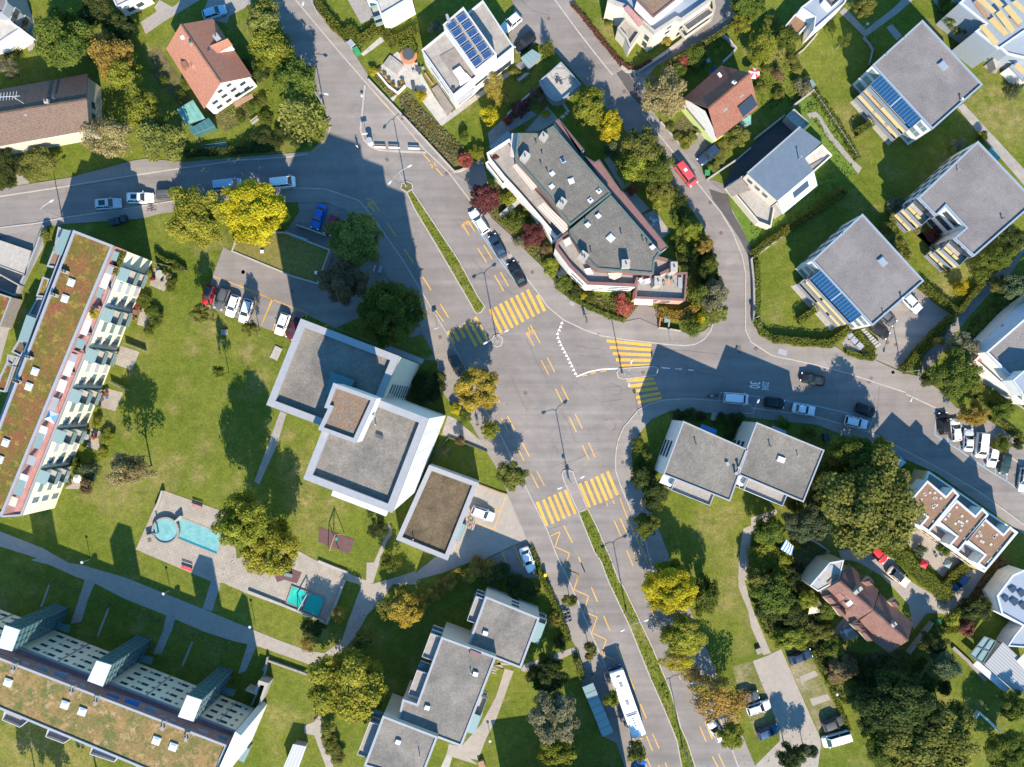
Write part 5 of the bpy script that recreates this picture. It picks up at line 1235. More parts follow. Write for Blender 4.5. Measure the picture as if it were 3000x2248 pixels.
CR = {'big': [crown_mesh(11 + i,70,22000,0.030,(0.15,0.28)) for i in range(4)],
  'mid': [crown_mesh(21 + i,40,9500,0.043,(0.19,0.34)) for i in range(5)],
  'small': [crown_mesh(31 + i,20,3000,0.070,(0.27,0.44)) for i in range(4)],
  'shrub': [crown_mesh(41 + i,13,1800,0.080,(0.32,0.54),0.8) for i in range(5)],
  'ball': [crown_mesh(61,60,4200,0.06,(0.24,0.34),1.0,0,0.1)],
  'airy': [crown_mesh(91,46,8500,0.032,(0.15,0.28))],
  'sparse': [crown_mesh(51 + i,34,3800,0.034,(0.16,0.34)) for i in range(2)],
  'fir': [conifer_mesh(71 + i,11,13,0.058) for i in range(2)],
  'pine': [crown_mesh(81,60,13000,0.034,(0.11,0.24))]}
TRK = [trunk_mesh(5 + i) for i in range(3)]
TRG = [trunk_mesh(15 + i,10,0.03,0.8,0.55,'grey_bark') for i in range(2)]
CNT = [0]
def tree(rc,x,y,r,kind,h,label,mesh='mid',ry=None,group=None,name=None,cat=None,z0=0.0):
 CNT[0] += 1; i = CNT[0]
 rnd = random.Random(i * 7 + 3)
 shrub = mesh in ('shrub',) or h < 3.2
 nm = name or ('shrub' if shrub else 'conifer_tree' if mesh == 'fir' else 'broadleaf_tree')
 zc = h * (0.5 if shrub or mesh == 'fir' else 0.60)
 k = (CH - zc) / CH / S
 gx,gy = P(t(rc,x,y)[0],zc + z0)
 sx = r * K * k if rc else r * 1.35624 * k; sy = (ry or r) / r * sx
 o = thing(nm,label,cat or ('shrub' if shrub else 'tree'),(gx,gy,z0),0,group)
 ms = CR[mesh]; m = ms[i % len(ms)]
 rz = h * (0.50 if shrub or mesh == 'fir' else 0.47 if mesh == 'airy' else 0.42)
 if abs(sy - sx) > 0.1 * sx:
  rot = 0.0
 else: rot = rnd.uniform(0,6.28)
 if mesh == 'fir': cs = (sx,sy,rz)
 else: cs = (sx * 1.06,sy * 1.06,rz)
 c = link('foliage' if shrub else 'crown',m,o,(0,0,zc),rot,cs,'foliage_' + kind)
 tm = TRG[i % 2] if mesh == 'sparse' else TRK[i % 3]
 link('stem' if shrub else 'trunk',tm,o,(0,0,0),rot,(min(sx,sy) * 0.9,min(sx,sy) * 0.9,h * 0.92))
 return o
# -- large and medium trees: tile,centre,radius (crop pixels),colour,height,label
T = tree
T(11,560,350,250,'green',11,'big bushy green tree north of the brown tiled house, left of an amber one','big',260)
T(11,900,440,165,'amber',9.5,'amber tree between the big green tree and the orange roofed house','mid',190)
T(11,1010,590,140,'lime',8,'yellow-green tree hugging the south side of an amber tree','mid')
T(11,790,70,140,'dark',7,'dark green tree at the top edge right of the big bushy green tree','mid')
T(11,980,230,120,'dark',6,'dark shaded tree between the concrete drive and the amber tree','mid')
T(11,1180,900,160,'lime',8.5,'yellow-topped tree right of the bare tan tree by the brown house','mid',150)
T(11,1300,1110,190,'olive',9,'olive tree beside the street in front of the green garden shed','mid',190)
T(11,890,1120,220,'tan',8,'half bare tan tree at the corner of the brown tiled house','sparse',190)
T(11,320,1330,165,'olive',4.5,'rounded olive tree in front of the brown tiled house','mid',140)
T(11,40,1370,120,'dark',5,'dark green tree at the left edge beside the brown tiled house','mid',160)
T(11,70,560,90,'grey',5,'thin grey bare tree at the left edge above the brown tiled house','sparse')
T(21,1590,230,250,'yolive',10,'large yellow-green tree by the street, left of a bright yellow one','big',260)
T(22,120,190,290,'yellow',10,'brightest yellow big tree beside the street and grass roofed garage','big',250)
T(12,210,190,165,'olive',9,'olive street tree nearest the top edge right of the orange roofed house','mid',170)
T(12,270,400,170,'lime',9,'yellow-olive tree behind the orange roofed house, south of another','mid',180)
T(12,470,640,165,'green',9,'dark green broadleaf tree above the pale feathery fir','mid',170)
T(12,480,930,240,'fir',11,'pale green feathery fir on the street corner','fir',220)
T(13,1510,760,180,'tan',8,'tan birch between the lane mouth and the dark red roof','mid',200)
T(13,900,880,150,'lime',7.5,'olive yellow tree beside the round corner terrace','mid',155)
T(13,1075,1020,105,'yellow',6.5,'golden tree touching the olive yellow one beside the central house','mid',120)
T(13,1330,1200,160,'olive',8,'tan-olive tree lining the narrow street east of the central house','mid',150)
T(13,1270,1360,140,'lime',7,'pale lime tree between the central house and the narrow street','mid')
T(13,1450,1360,140,'green',7.5,'mid green tree overhanging the narrow street opposite the red van','mid',160)
T(13,1480,1560,110,'olive',6,'small olive tree south of the mid green street tree','mid')
T(13,570,380,75,'green',4.5,'small light green conifer beside the dark parked car','fir')
T(13,1090,1190,85,'blue',4,'palm-like blue green tree by the curved garden wall','fir')
T(12,2060,690,85,'amber',5,'thin amber tree beside the solar panel house','sparse',120)
T(12,2030,935,75,'yellow',4.5,'small bright yellow tree on the lawn south of the solar panel house','small')
T(14,90,385,120,'lime',6,'yellow-green tree beside the red and white folded parasol','mid',150)
T(14,290,310,95,'green',4.5,'green tree below the low brown gravel roof','mid')
T(14,30,60,90,'green',6,'green tree at the top edge between two gardens','mid')
T(13,2150,60,110,'green',6,'green tree at the top edge right of the cream flats','mid',130)
T(13,2120,200,85,'lime',5,'bright lime tree at the end of the lane behind the cream flats','mid')
T(13,2100,1110,110,'olive',5,'olive tree at the foot of the dark red roofed house','mid',90)
T(14,920,60,80,'olive',6,'small olive tree at the top edge beside a path','mid')
T(14,745,340,60,'green',6.5,'slender young tree standing alone on the lawn left of the flats','sparse')
T(14,1640,130,100,'green',5,'green tree along the path left of the awning terraces','mid',90)
T(14,1740,220,90,'olive',4.5,'dull green tree beside the steps of the awning terraces','mid',80)
T(14,2150,720,80,'blue',4,'small blue green fir in a bare earth patch at the right edge','fir')
T(23,60,90,118,'maroon',5.5,'dark purple tree next to the white estate car','mid')
T(23,445,390,95,'maroon',4.5,'red-purple maple between green shrubs west of the central house','mid',110)
T(23,1185,955,92,'red',3.8,'coral red maple south of the central house','small')
T(23,1800,850,120,'green',8,'bright green fir right of the coral walled terrace','fir',110)
T(23,1920,870,110,'grey',7,'grey-green open tree right of the bright green fir','mid',140)
T(23,1930,1010,90,'olive',5,'olive tree at the rounded street corner','mid')
T(23,1725,1135,82,'green',3.6,'round dark green tree over the wall on the street corner','ball')
T(23,1730,335,80,'lime',5,'light green tree along the garden path east of the central house','mid',90)
T(23,1830,460,75,'amber',5,'amber-tipped tree along the garden path east of the central house','mid')
T(23,1870,640,80,'green',5,'green tree between the garden path and the narrow street','mid',100)
T(23,1480,80,90,'lime',5,'yellow-green tree north of the white round garden table','mid',100)
T(22,940,420,232,'olive',11,'big rounded olive tree beside the two shaded cars','big',225)
T(22,860,740,215,'brown',9,'rusty brown-green tree south of the big rounded olive tree','big',200)
T(22,1220,1030,270,'green',12,'big dark green tree at the north corner of the tower','big',260)
T(32,1930,110,200,'gold',8.5,'round golden orange street tree over a dark parked car','big',180)
T(32,2035,445,82,'lime',4.5,'small ball shaped lime street tree beside the entrance path','ball')
T(33,275,805,125,'olive',6.5,'round olive street tree at the parking lot exit','mid',128)
T(32,60,1140,225,'lime',18,'taller tree over the pool plaza, its darker crown nearer the tower','big',240)
T(32,260,1400,245,'yolive',13,'bright yellow-green tree over the pool plaza beside the plum rubber mat','big',240)
T(31,1070,760,200,'tan',13,'tall see-through tan tree on the dry lawn casting the longest shadow','airy',150)
T(31,700,760,80,'blue',4.5,'blue-green fir beside the last garden patio','fir',90)
T(31,710,900,65,'brown',3.5,'rust brown small tree beside a white parasol patio','small')
T(21,1650,1020,105,'olive',8,'thin half bare tree on the lawn below the red car','airy',95)
T(21,2040,1140,70,'olive',7.5,'thin half bare tree on the lawn below the white hatchbacks','airy')
T(21,1785,1500,62,'lime',7.5,'slim columnar tree on the lawn below the grey stone block','airy')
T(32,1228,1515,85,'green',4.5,'small round green tree on the lawn south of the annexe','ball')
T(42,880,1000,310,'yolive',12,'big yellow-green tree left of the stepped flats','big',330)
T(42,1350,370,140,'gold',6,'orange autumn tree beside the path junction','mid',150)
T(42,1250,330,90,'olive',5,'olive tree overlapping an orange one by the path junction','mid')
T(42,1010,620,90,'olive',4.5,'dull green tree along the shaded path north of the big yellow-green tree','mid',80)
T(42,600,530,100,'dark',4.5,'dark green tree below the playground corner','mid',70)
T(42,560,660,70,'amber',3.4,'sparse amber small tree inside the path bend','sparse')
T(42,810,420,70,'amber',3.6,'sparse amber small tree right of the teal trampolines','sparse',80)
T(32,1130,1230,90,'dark',4.5,'dark shaded tree beside the sunken path of the annexe','mid',100)
T(43,600,1230,215,'grey',12,'grey-green pine on the lawn left of the bus shelter','pine',270)
T(43,560,900,170,'dark',9,'dark green tree north of the grey-green pine','big',150)
T(43,650,1540,165,'lime',6.5,'light lime tree at the foot of the grey-green pine','mid',120)
ST = 'young street trees along the bus stop'
T(43,745,298,62,'olive',4.6,'first young street tree down the zigzag line, beside parked motorbikes','small',None,ST)
T(43,902,705,70,'olive',5.2,'young street tree just ahead of the white bus','small',None,ST)
T(43,1078,1100,65,'lime',5.0,'young street tree between bus and bus shelter','small',None,ST)
T(43,1270,1520,85,'olive',6.0,'young street tree just behind the white bus at the bottom','small',None,ST)
T(43,1540,200,240,'yellow',9.5,'bright golden street tree opposite the zigzag line','big',190)
T(43,1830,250,110,'green',8,'green tree tucked right of the bright golden street tree','mid',190)
T(43,1660,590,190,'yolive',8.5,'yellow-green street tree south of the bright golden one','big',170)
T(43,1620,790,160,'yellow',7.5,'thin yellow street tree south of the yellow-green one','sparse',110)
T(43,1960,1110,240,'orange',8,'orange street tree with open crown over parked white vehicles','sparse',190)
T(43,1900,1000,190,'amber',7.5,'amber street tree just north of the open orange one','sparse',120)
T(43,2050,1390,110,'lime',6,'lime street tree at the rear of the white van','mid',120)
T(33,1365,1215,108,'green',6,'round dark green tree on the pavement edge south of the grey roofed flats','mid',112)
T(33,1440,960,110,'dark',5.5,'dark tall shrub-like tree left of the grey roofed flats','mid',140)
T(33,1330,830,90,'dark',4.5,'dark olive tree at the rounded pavement corner','mid',90)
T(33,1540,1600,0.1+130,'lime',5,'pale lime small tree at the lower pavement behind the golden tree','mid')
T(34,950,1010,400,'olive',15,'giant olive-yellow tree between grey flats and row houses','big',440)
T(34,800,640,210,'green',10,'dark green tree north of the giant olive-yellow tree','big',170)
T(34,1040,620,110,'lime',7,'light green tree at the street edge north of the giant tree','mid',120)
T(34,580,900,140,'dark',7,'dark tree squeezed between grey flats and the giant tree','mid',160)
T(34,440,1190,190,'blue',8,'blue-green rounded tree left of the giant olive-yellow tree','big',160)
T(34,150,1260,120,'green',6,'mid green tree left of the blue-green rounded tree','mid',130)
T(34,1790,310,130,'amber',6,'amber tree overhanging the row of parked cars','mid',105)
T(34,2040,270,105,'green',4.5,'bright green bushy tree right of the amber tree','mid',90)
T(24,1640,1500,200,'green',9,'big deep green tree by the east street','big',200)
T(24,1700,1290,125,'grey',7,'grey-olive tree north of the big deep green one','mid')
T(24,1440,1540,80,'dark',4,'low dark green tree on the street corner by the tall hedge','mid')
T(24,1980,560,135,'green',6.5,'green tree at the corner of the notched white flats','mid',120)
T(24,2120,420,110,'dark',6,'dark tree along the side of the notched white flats','mid',120)
T(24,1860,690,85,'green',3.6,'round clipped green tree near the notched white flats','ball')
T(24,2150,800,140,'blue',7,'blue-green tree at the right edge across the shaded path','mid',110)
T(24,2030,790,85,'olive',5,'olive tree left of the blue-green one across the shaded path','mid')
T(24,1700,820,60,'yellow',2.6,'small yellow-green bush on the lawn by the forecourt','shrub')
T(24,1580,690,40,'dark',5,'thin young tree with bare trunk on the lawn between two white flats','sparse')
T(24,1510,1250,45,'amber',3.2,'amber little tree by the tall hedge of the forecourt','small')
T(44,1150,1130,320,'dark',13,'giant dark green tree south of the pink tiled house','big',240)
T(44,1420,1430,390,'olive',12,'giant tan-topped tree at the bottom right','big',300)
T(44,1080,1480,190,'green',9,'green tree left of the giant tan-topped one','big',200)
T(44,1340,1190,190,'dark',12,'dark tree between the giant dark green and the giant tan-topped trees','big',170)
T(44,1640,1270,150,'olive',9,'olive tree on the right shoulder of the giant tan-topped tree','mid',150)
T(44,960,1270,110,'dark',8,'dark tree on the left shoulder of the giant dark green tree','mid',140)
T(44,1555,820,130,'blue',8,'grey-blue tree east of the pink tiled house','mid',130)
T(44,1470,640,120,'dark',6,'dark tree along the wall east of the pink tiled house','mid',100)
T(44,720,860,120,'brown',5,'rusty brown tree right of the gravel car park','mid',130)
T(44,330,610,160,'lime',5.5,'yellow-olive tree over the dark blue parked car','mid',90)
T(44,170,260,160,'green',6.5,'dark green tree in the thicket left of the pink tiled house','mid',170)
T(44,60,130,110,'olive',5.5,'olive tree in the thicket beside the blue striped sail','mid')
T(44,300,420,140,'dark',5,'very dark tree in the middle of the thicket','mid')
T(44,440,300,90,'lime',4.5,'light green tree at the left gable of the pink tiled house','mid')
T(44,600,390,90,'green',4,'green tree below the cream sail of the pink tiled house','mid')
T(44,560,560,100,'olive',4.5,'olive tree left of the terrace of the pink tiled house','mid',80)
T(44,660,680,100,'green',4.5,'green tree south of the terrace of the pink tiled house','mid')
T(44,2130,1150,130,'green',7,'soft green tree at the right edge below the ribbed roof','mid',130)
T(44,2060,1500,190,'green',8,'dark green tree in the bottom right corner','big',190)
T(44,1820,370,150,'dark',5.5,'dark tree between the gravel drive and the pergola house','mid',90)
T(44,1740,530,70,'maroon',3.4,'dark pink leaved small tree by the gravel drive bend','small')
T(44,330,1570,110,'dark',7,'dark tall tree at the bottom end of the gravel car park','mid',110)
T(44,460,1510,70,'blue',5,'grey-blue small tree at the bottom end of the gravel car park','small')
T(44,1640,450,80,'lime',3.6,'lime rounded small tree at the drive bend','small')
T(43,1730,900,80,'amber',6,'thin amber sapling crown above the parked white car','sparse')
T(34,1560,1380+20,60,'green',4,'small green tree on the row house patio','small')
# -- shrubs
def shrubs(label,kind,rc,pts,h,group):
 for x,y,r in pts: T(rc,x,y,r,kind,h,label,'shrub',None,group)
for rc,x,y,r,kd,h,lb in (
 (12,1085,575,38,'yellow',1.6,'yellow-green bush at the tip of the white garden'),(12,1480,770,45,'yellow',1.6,'bright yellow bush beside the white terrace'),
 (12,1930,1240,60,'lime',2.0,'lime bush at the bottom corner of the long planting bed'),(12,1840,1300,60,'red',1.8,'russet bush at the bottom corner of the long planting bed'),
 (12,1825,1110,40,'green',2.2,'small sapling alone on the lawn by the long planting bed'),(12,1590,225,60,'grey',2.5,'grey bush touching the left wall of the solar panel house'),
 (12,2130,790,65,'amber',3.0,'amber bush on the lawn corner of the solar panel house'),(13,295,595,45,'olive',1.4,'olive bush beside the steps of the solar panel house'),
 (13,1245,285,38,'olive',1.5,'bush in the corner of the cream balcony block'),(13,1060,180,40,'green',2.0,'upright green bush on the lawn of the cream flats'),
 (13,1515,335,42,'amber',1.5,'orange-yellow bush at the wall of the cream flats'),(13,1750,455,85,'green',2.4,'green bush along the lane below the cream flats'),
 (13,1665,510,60,'red',1.8,'russet bush along the lane below the cream flats'),(13,1625,585,70,'green',2.4,'green bush at the top of the tan birch'),
 (13,545,925,34,'yellow',1.0,'yellow pot bush on the blue shaded terrace'),(13,250,970,45,'red',1.3,'dark red bush at the terrace wall north of the central house'),
 (13,480,780,70,'brown',2.0,'brown bush beside the straight garden wall'),(13,340,880,75,'maroon',2.0,'dark maroon bush beside the terrace wall'),
 (13,1685,1165,50,'lime',1.5,'light green bush on the kerb corner of the front garden'),(13,140,1275,26,'maroon',1.0,'tiny maroon bush on the cream terrace'),
 (14,215,610,55,'brown',1.8,'rust coloured bush in the garden of the red parasol'),(14,430,690,75,'grey',2.4,'grey-green bush at the garden corner by the lawn'),
 (14,930,1010,1,'green',1.6,''),(14,2050,150,1,'green',1,''),
 (23,300,280,88,'green',3.0,'dark green bush left of the red-purple maple'),(23,242,100,55,'lime',2.2,'yellow-green bush above the pale stair roof'),
 (23,395,200,38,'lime',1.8,'small lime bush right of the pale stair roof'),(23,345,440,55,'grey',1.6,'grey low bush left of the red-purple maple'),
 (23,555,490,50,'brown',1.8,'brown-green bush right of the red-purple maple'),(23,590,640,70,'lime',2.4,'yellow-green bush above the slate stair'),
 (23,700,770,65,'green',2.2,'green bush beneath the slate stair'),(23,790,840,50,'dark',1.8,'dark round bush left of the tiny yellow bush'),
 (23,853,880,27,'yellow',1.2,'tiny bright yellow bush on the bank south of the central house'),(23,910,890,42,'green',1.5,'green round bush right of the tiny yellow bush'),
 (23,1245,870,40,'green',2.4,'dark green climbing bush at the corner of the coral terrace'),(23,1790,1065,42,'yellow',1.8,'yellow bush left of the rounded street corner'),
 (23,1590,430,45,'green',1.6,'green bush at the end of the east garden patios'),(23,1660,575,50,'dark',1.8,'dark bush east of the central house roof'),(23,1700,660,60,'dark',2.0,'darkest bush in the shade east of the central house'),
 (23,1250,20,45,'red',1.6,'russet bush in the shaded patio east of the central house'),
 (32,1750,270,45,'yellow',1.8,'yellow-green bush south of the golden orange tree'),(32,1830,330,55,'green',1.8,'green bush south of the golden orange tree'),
 (32,1690,620,26,'tan',1.0,'dry tan bush on the small lawn beside the tower'),(32,1790,520,40,'brown',2.6,'bare sapling on the small lawn beside the tower'),
 (43,605,470,60,'amber',2.6,'amber bush beside the glass balcony of the lowest flats'),(43,660,640,55,'dark',1.4,'square dark bush at the lawn end by the pavement'),
 (34,470,460,60,'olive',2.4,'olive bush by the wall of the right grey flats'),(34,260,390,60,'green',2.0,'green bush by the entrance canopy of the right grey flats'),
 (34,2020,545,75,'green',2.0,'green bush in the planting island by parked cars'),(34,2150,560,45,'dark',3.0,'dark sapling beside the planting island'),
 (34,370,1365,42,'yellow',1.5,'yellow bush touching the blue striped sail'),(34,440,1390,45,'brown',1.6,'brown bush in the dark lawn by the blue striped sail'),
 (34,1370,1420,50,'blue',2.0,'blue-green bush on the row house patio'),(24,1180,130,70,'grey',2.4,'grey-leaved bush at the corner of the notched flats'),(24,1460,390,60,'maroon',2.2,'dark red bush below the notched white front'),
 (24,1850,1210,1,'green',1,''),(24,940,1330,50,'dark',1.5,'dark bush at the bin shelter corner'),(14,1860,1120,55,'green',2.2,'green bush at the north corner of the notched flats'),(14,1680,1170,60,'grey',1.8,'grey bush at the shaded wall of the notched flats'),(14,1660,1205,42,'amber',1.3,'amber low bush at the shaded wall of the notched flats'),(14,1840,1105,28,'yellow',1.6,'yellow-orange small bush by the pale path'),
 (42,1860,1330,26,'dark',1.2,'small dark bush beside the pale glass canopy'),(31,730,810,50,'blue',1.8,'blue-green low bush on the last patio'),(31,660,770,60,'dark',2.4,'dark bush above the last patio'),
 (21,770,1030,34,'yellow',1.2,'yellow-green pot bush on the roof terrace'),(21,375,380,42,'olive',2.2,'round olive bush at the garage ramp'),
 (11,1560,780,1,'green',1,'')):
 if lb: T(rc,x,y,r,kd,h,lb,'shrub',z0=(12.3 if (rc,x) == (21,770) else 8.6 if (rc,x) == (13,140) else 0.0))
shrubs('dark green shrub in the shaded courtyard between tower and street','dark',32,((1500,60,90),(1590,130,85),(1480,170,70),(1620,40,60)),2.6,'courtyard shrubs by the tower')
shrubs('dark green shrub on the shaded bank above the stepped flats','dark',43,((100,110,85),(190,60,70),(330,200,95),(430,220,70),(260,130,60)),2.4,'bank shrubs above the stepped flats')
shrubs('bronze-tinged shrub on the shaded bank beside the driveway','amber',42,((1930,40,80),(1700,160,60),(1640,200,60),(1570,270,55),(2040,60,75),(1500,320,55),(1860,110,60),(1760,90,50)),2.4,'bank shrubs by the driveway')
shrubs('rounded green shrub in the row below the big yellow-green tree','olive',42,((715,1360,65),(740,1440,65),(770,1510,62),(800,1580,62)),2.0,'row of shrubs by the forked path')
shrubs('olive shrub in the border along the pale path of the awning terraces','olive',14,((1580,40,60),(1680,190,55),(1790,240,50),(1910,420,45),(1940,460,40)),1.6,'border shrubs by the awning terraces')
shrubs('shrub in the border behind the forecourt flats','olive',24,((1110,330,60),(1140,400,60),(1180,440,55),(1210,520,60),(1250,560,50),(1160,250,55)),2.2,'border shrubs behind the forecourt flats')
shrubs('pale shrub in the border beside the notched flats','grey',24,((1170,190,55),(1230,250,55),(1290,310,55),(1350,330,45),(1240,190,45)),1.4,'border shrubs beside the notched flats')
shrubs('yellow-green shrub in the thicket by the curving stone path','lime',34,((60,1480,100),(170,1500,90),(120,1390,80),(240,1600,80),(60,1600,90),(260,1480,70)),2.6,'thicket by the curving path')
shrubs('dark shrub in the thicket left of the pink tiled house','dark',44,((240,330,90),(370,200,80),(120,380,90),(250,510,80),(420,430,80),(330,110,70)),3.0,'thicket left of the pink tiled house')
shrubs('mixed green shrub along the wall south of the gravel car park','olive',44,((680,960,80),(790,1000,70),(760,1090,60),(820,1100,55),(700,760,70)),2.2,'shrubs right of the gravel car park')
shrubs('shrub between the pavement corner and the grey roofed flats','green',33,((1290,560,55),(1310,640,60),(1290,720,55),(1360,690,55),(1380,800,60)),2.0,'corner shrubs by the grey roofed flats')
shrubs('shaded shrub under the north wall of the twin grey flats','dark',33,((1620,320,50),(1720,320,55),(1800,330,50),(1960,350,50),(2060,360,60),(2030,470,50),(2120,350,45)),1.6,'shrubs behind the twin grey flats')
shrubs('garden shrub among the flower beds of the orange roofed house','green',11,((1500,680,45),(1460,760,40),(2050,880,55),(2120,820,45),(1950,960,40),(2150,960,60),(1330,650,40)),1.5,'garden shrubs of the orange roofed house')
shrubs('garden shrub in the allotment between two top gardens','olive',14,((160,190,60),(340,480,50),(370,560,45),(130,560,50),(80,720,50),(220,760,45),(60,480,40)),1.5,'allotment shrubs at the top')
shrubs('patio shrub at the foot of the sedum roofed block','green',21,((1390,800,45),(1430,650,40),(1240,1010,55),(1270,1080,50),(1210,1150,50),(1180,920,55),(1290,1040,40)),1.6,'patio shrubs of the sedum roofed block')
shrubs('lower patio shrub at the foot of the sedum roofed block','lime',31,((870,470,45),(850,520,50),(840,620,45),(900,500,35),(790,380,45)),1.5,'lower patio shrubs of the sedum roofed block')
shrubs('shrub under the trees by the narrow street east of the central house','dark',23,((1640,120,60),(1780,550,60),(1860,560,60),(1820,740,70),(1920,760,60),(1600,60,60)),2.2,'shrubs by the narrow street')
shrubs('shrub in the hedgerow between giant tree and gravel drive','green',34,((600,780,70),(520,1010,80),(680,740,60),(350,1050,70)),3.0,'shrubs under the giant tree')
shrubs('shrub in the dark garden south of the pink tiled house','dark',44,((1290,960,90),(1000,900,90),(900,1000,80),(1420,980,80),(1560,1010,60),(1350,820,70)),3.0,'dark garden shrubs')
shrubs('low shrub in the garden of the right edge house','olive',24,((2000,1560,40),(1980,1510,35),(2050,1600,35),(1760,1640,60),(1850,1620,50)),1.2,'garden shrubs of the right edge house')
shrubs('shrub in the hedgerow along the top right path','green',14,((1620,100,60),(1700,160,60),(1560,20,50)),1.6,'hedgerow by the top right path')
shrubs('shrub in the bed along the gabled house by the lime green base','olive',13,((1620,1110,40),(1740,1110,40),(1560,1030,35),(1790,1050,35),(1990,1210,60),(1960,1280,50),(1920,1350,45)),1.0,'front garden shrubs')
shrubs('shrub on the shaded bank between top road trees','dark',12,((60,560,70),(180,600,70),(330,620,70),(380,1080,80),(300,1160,60),(220,1110,60),(120,1150,70),(470,1150,50)),2.0,'bank shrubs by the feathery fir')
# -- hedges: leafy boxes along a line
def hedge(rc,pts,wd,h,kind,label,group=None,leaf=0.105,dens=62,z0=0.0,name='hedge',cat='hedge'):
 rng = np.random.default_rng(len(label) + int(pts[0]))
 p = W(rc,*pts,h=z0 + h * 0.8); pos,nr = [],[]
 for a,b in zip(p[:-1],p[1:]):
  L = math.dist(a,b); d = ((b[0] - a[0]) / L,(b[1] - a[1]) / L); n_ = (-d[1],d[0])
  N = max(12,int(dens * (wd + 2 * h) * (L + wd * 0.6)))
  s_ = rng.uniform(-wd * 0.3,L + wd * 0.3,N); q = rng.uniform(0,wd + 2 * h,N)
  top = (q > h) & (q < h + wd)
  off = np.where(top,q - h - wd / 2,np.where(q <= h,-wd / 2,wd / 2)); zz = np.where(top,h,np.where(q <= h,q,wd + 2 * h - q))
  bulge = 1 + 0.10 * np.sin(s_ * 1.7 + 1) + 0.08 * np.sin(s_ * 4.1)
  off = off * bulge + rng.normal(size=N) * 0.05; zz = zz * (1 + 0.05 * np.sin(s_ * 2.3)) + rng.normal(size=N) * 0.05
  pos.append(np.stack([a[0] + d[0] * s_ + n_[0] * off,a[1] + d[1] * s_ + n_[1] * off,np.maximum(zz,0.03)],1))
  nr.append(np.stack([np.where(top,0,np.sign(off)) * n_[0],np.where(top,0,np.sign(off)) * n_[1],np.where(top,1.0,0.25)],1) + rng.normal(size=(N,3)) * 0.5)
 pos = np.concatenate(pos); nr = np.concatenate(nr)
 c = pos.mean(0); c[2] = 0
 var = rng.uniform(size=len(pos)) * 0.65 + 0.2 + 0.15 * np.sin(pos[:,0] * 0.9) * np.cos(pos[:,1] * 0.8)
 me = leaves_mesh('foliage',pos - c,nr,leaf * np.ones(len(pos)),var,'foliage_' + kind,rng)
 o = thing(name,label,cat,(c[0],c[1],z0),0,group)
 link('foliage',me,o)
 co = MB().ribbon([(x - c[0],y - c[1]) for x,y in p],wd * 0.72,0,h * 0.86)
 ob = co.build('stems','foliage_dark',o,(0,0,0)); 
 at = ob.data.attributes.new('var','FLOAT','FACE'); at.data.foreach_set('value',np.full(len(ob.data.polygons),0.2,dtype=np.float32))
 return o
H = hedge
H(12,(635,20,760,190,865,290,900,235,985,330,1130,205,1250,335,1440,240),1.3,1.5,'hedge','zigzag clipped hedge around the lawn by the top street')
H(12,(880,270,985,365,1140,240,1240,370),0.9,1.1,'hedge','lower zigzag hedge in front of the clipped one, by green bins')
H(12,(1300,370,1390,330,1430,420),0.8,1.6,'hedge','short hedge behind the round hot tub')
H(13,(765,30,870,150,1010,330,1150,500,1220,550,1290,555,1400,490),0.6,0.7,'maroon','low dark red hedge edging the lawn of the cream flats')
H(13,(1560,510,1700,430,1980,260,2080,190),0.8,1.3,'olive','mixed hedge along the lane opposite the cream flats')
H(14,(1000,560,960,520),0.5,1.0,'hedge','tiny hedge at the corner of the top right flats')
H(14,(865,1070,975,1000),1.1,1.9,'hedge','short clipped hedge jutting from the top right flats terrace')
H(24,(400,1078,520,985),1.1,1.9,'hedge','short clipped hedge jutting from the forecourt flats terrace')
H(24,(200,1225,420,1250,640,1265,790,1150),1.2,1.6,'hedge','clipped hedge on the lawn corner at the east street')
H(24,(50,600,60,900,50,1080,90,1170,170,1215),0.9,1.2,'hedge','clipped hedge inside the curved street wall')
H(24,(1395,790,1540,910,1680,1010),1.3,1.5,'hedge','clipped hedge between forecourt and tan lawn')
H(24,(1700,990,1800,860,1920,735),0.9,1.5,'hedge','clipped hedge along the shaded path')
H(24,(1240,1480,1380,1310,1500,1180,1630,1060),1.2,1.7,'hedge','tall yellow-green hedge on the street side of the forecourt')
H(24,(850,1180,920,1260,980,1320),1.3,1.2,'hedge','low hedge beside the forecourt steps')
H(24,(780,1330,880,1365,980,1385,1000,1350),0.8,0.8,'hedge','low hedge around the bin shelter lawn')
H(24,(20,540,120,450,300,340,560,170,760,30),1.2,1.2,'hedge','rough hedge between blue roofed house and forecourt flats')
H(14,(520,740,620,880,720,1020,800,1160,870,1280),0.9,1.0,'hedge','overgrown hedge along the fence right of the blue roofed house')
H(23,(640,800,760,890,900,970,1040,1030,1180,1075),0.7,0.7,'hedge','low hedge on the wall south of the central house')
H(23,(1480,1010,1600,1040,1690,1030,1760,960),1.6,1.3,'amber','flowering orange-tipped hedge below the coral wall')
H(23,(1640,480,1700,560,1750,620),1.2,1.3,'hedge','clipped hedge along the garden path east of the central house')
H(44,(1100,-133,1241,-36,1424,136,1590,275),2.3,1.7,'hedge','broad hedge along the gravel drive bend')
H(44,(1560,215,1640,120,1730,40),1.6,1.6,'hedge','hedge across the end of the row house patios')
H(44,(1700,480,1780,350,1920,160,2060,0),1.4,1.3,'brown','brown hedge behind the row house drive')
H(44,(500,720,600,900,680,1080,770,1300,800,1360),0.6,1.0,'hedge','straight narrow hedge along the gravel car park')
H(44,(1490,510,1560,555,1660,545,1710,480),1.0,1.2,'hedge','curved hedge at the end of the gravel drive')
H(34,(1840,190,1960,250,2100,240),1.2,1.3,'hedge','dense hedge below the right edge house')
H(34,(1950,350,2060,400,2211,520),0.7,0.8,'olive','low hedge along the grass verge by parked cars')
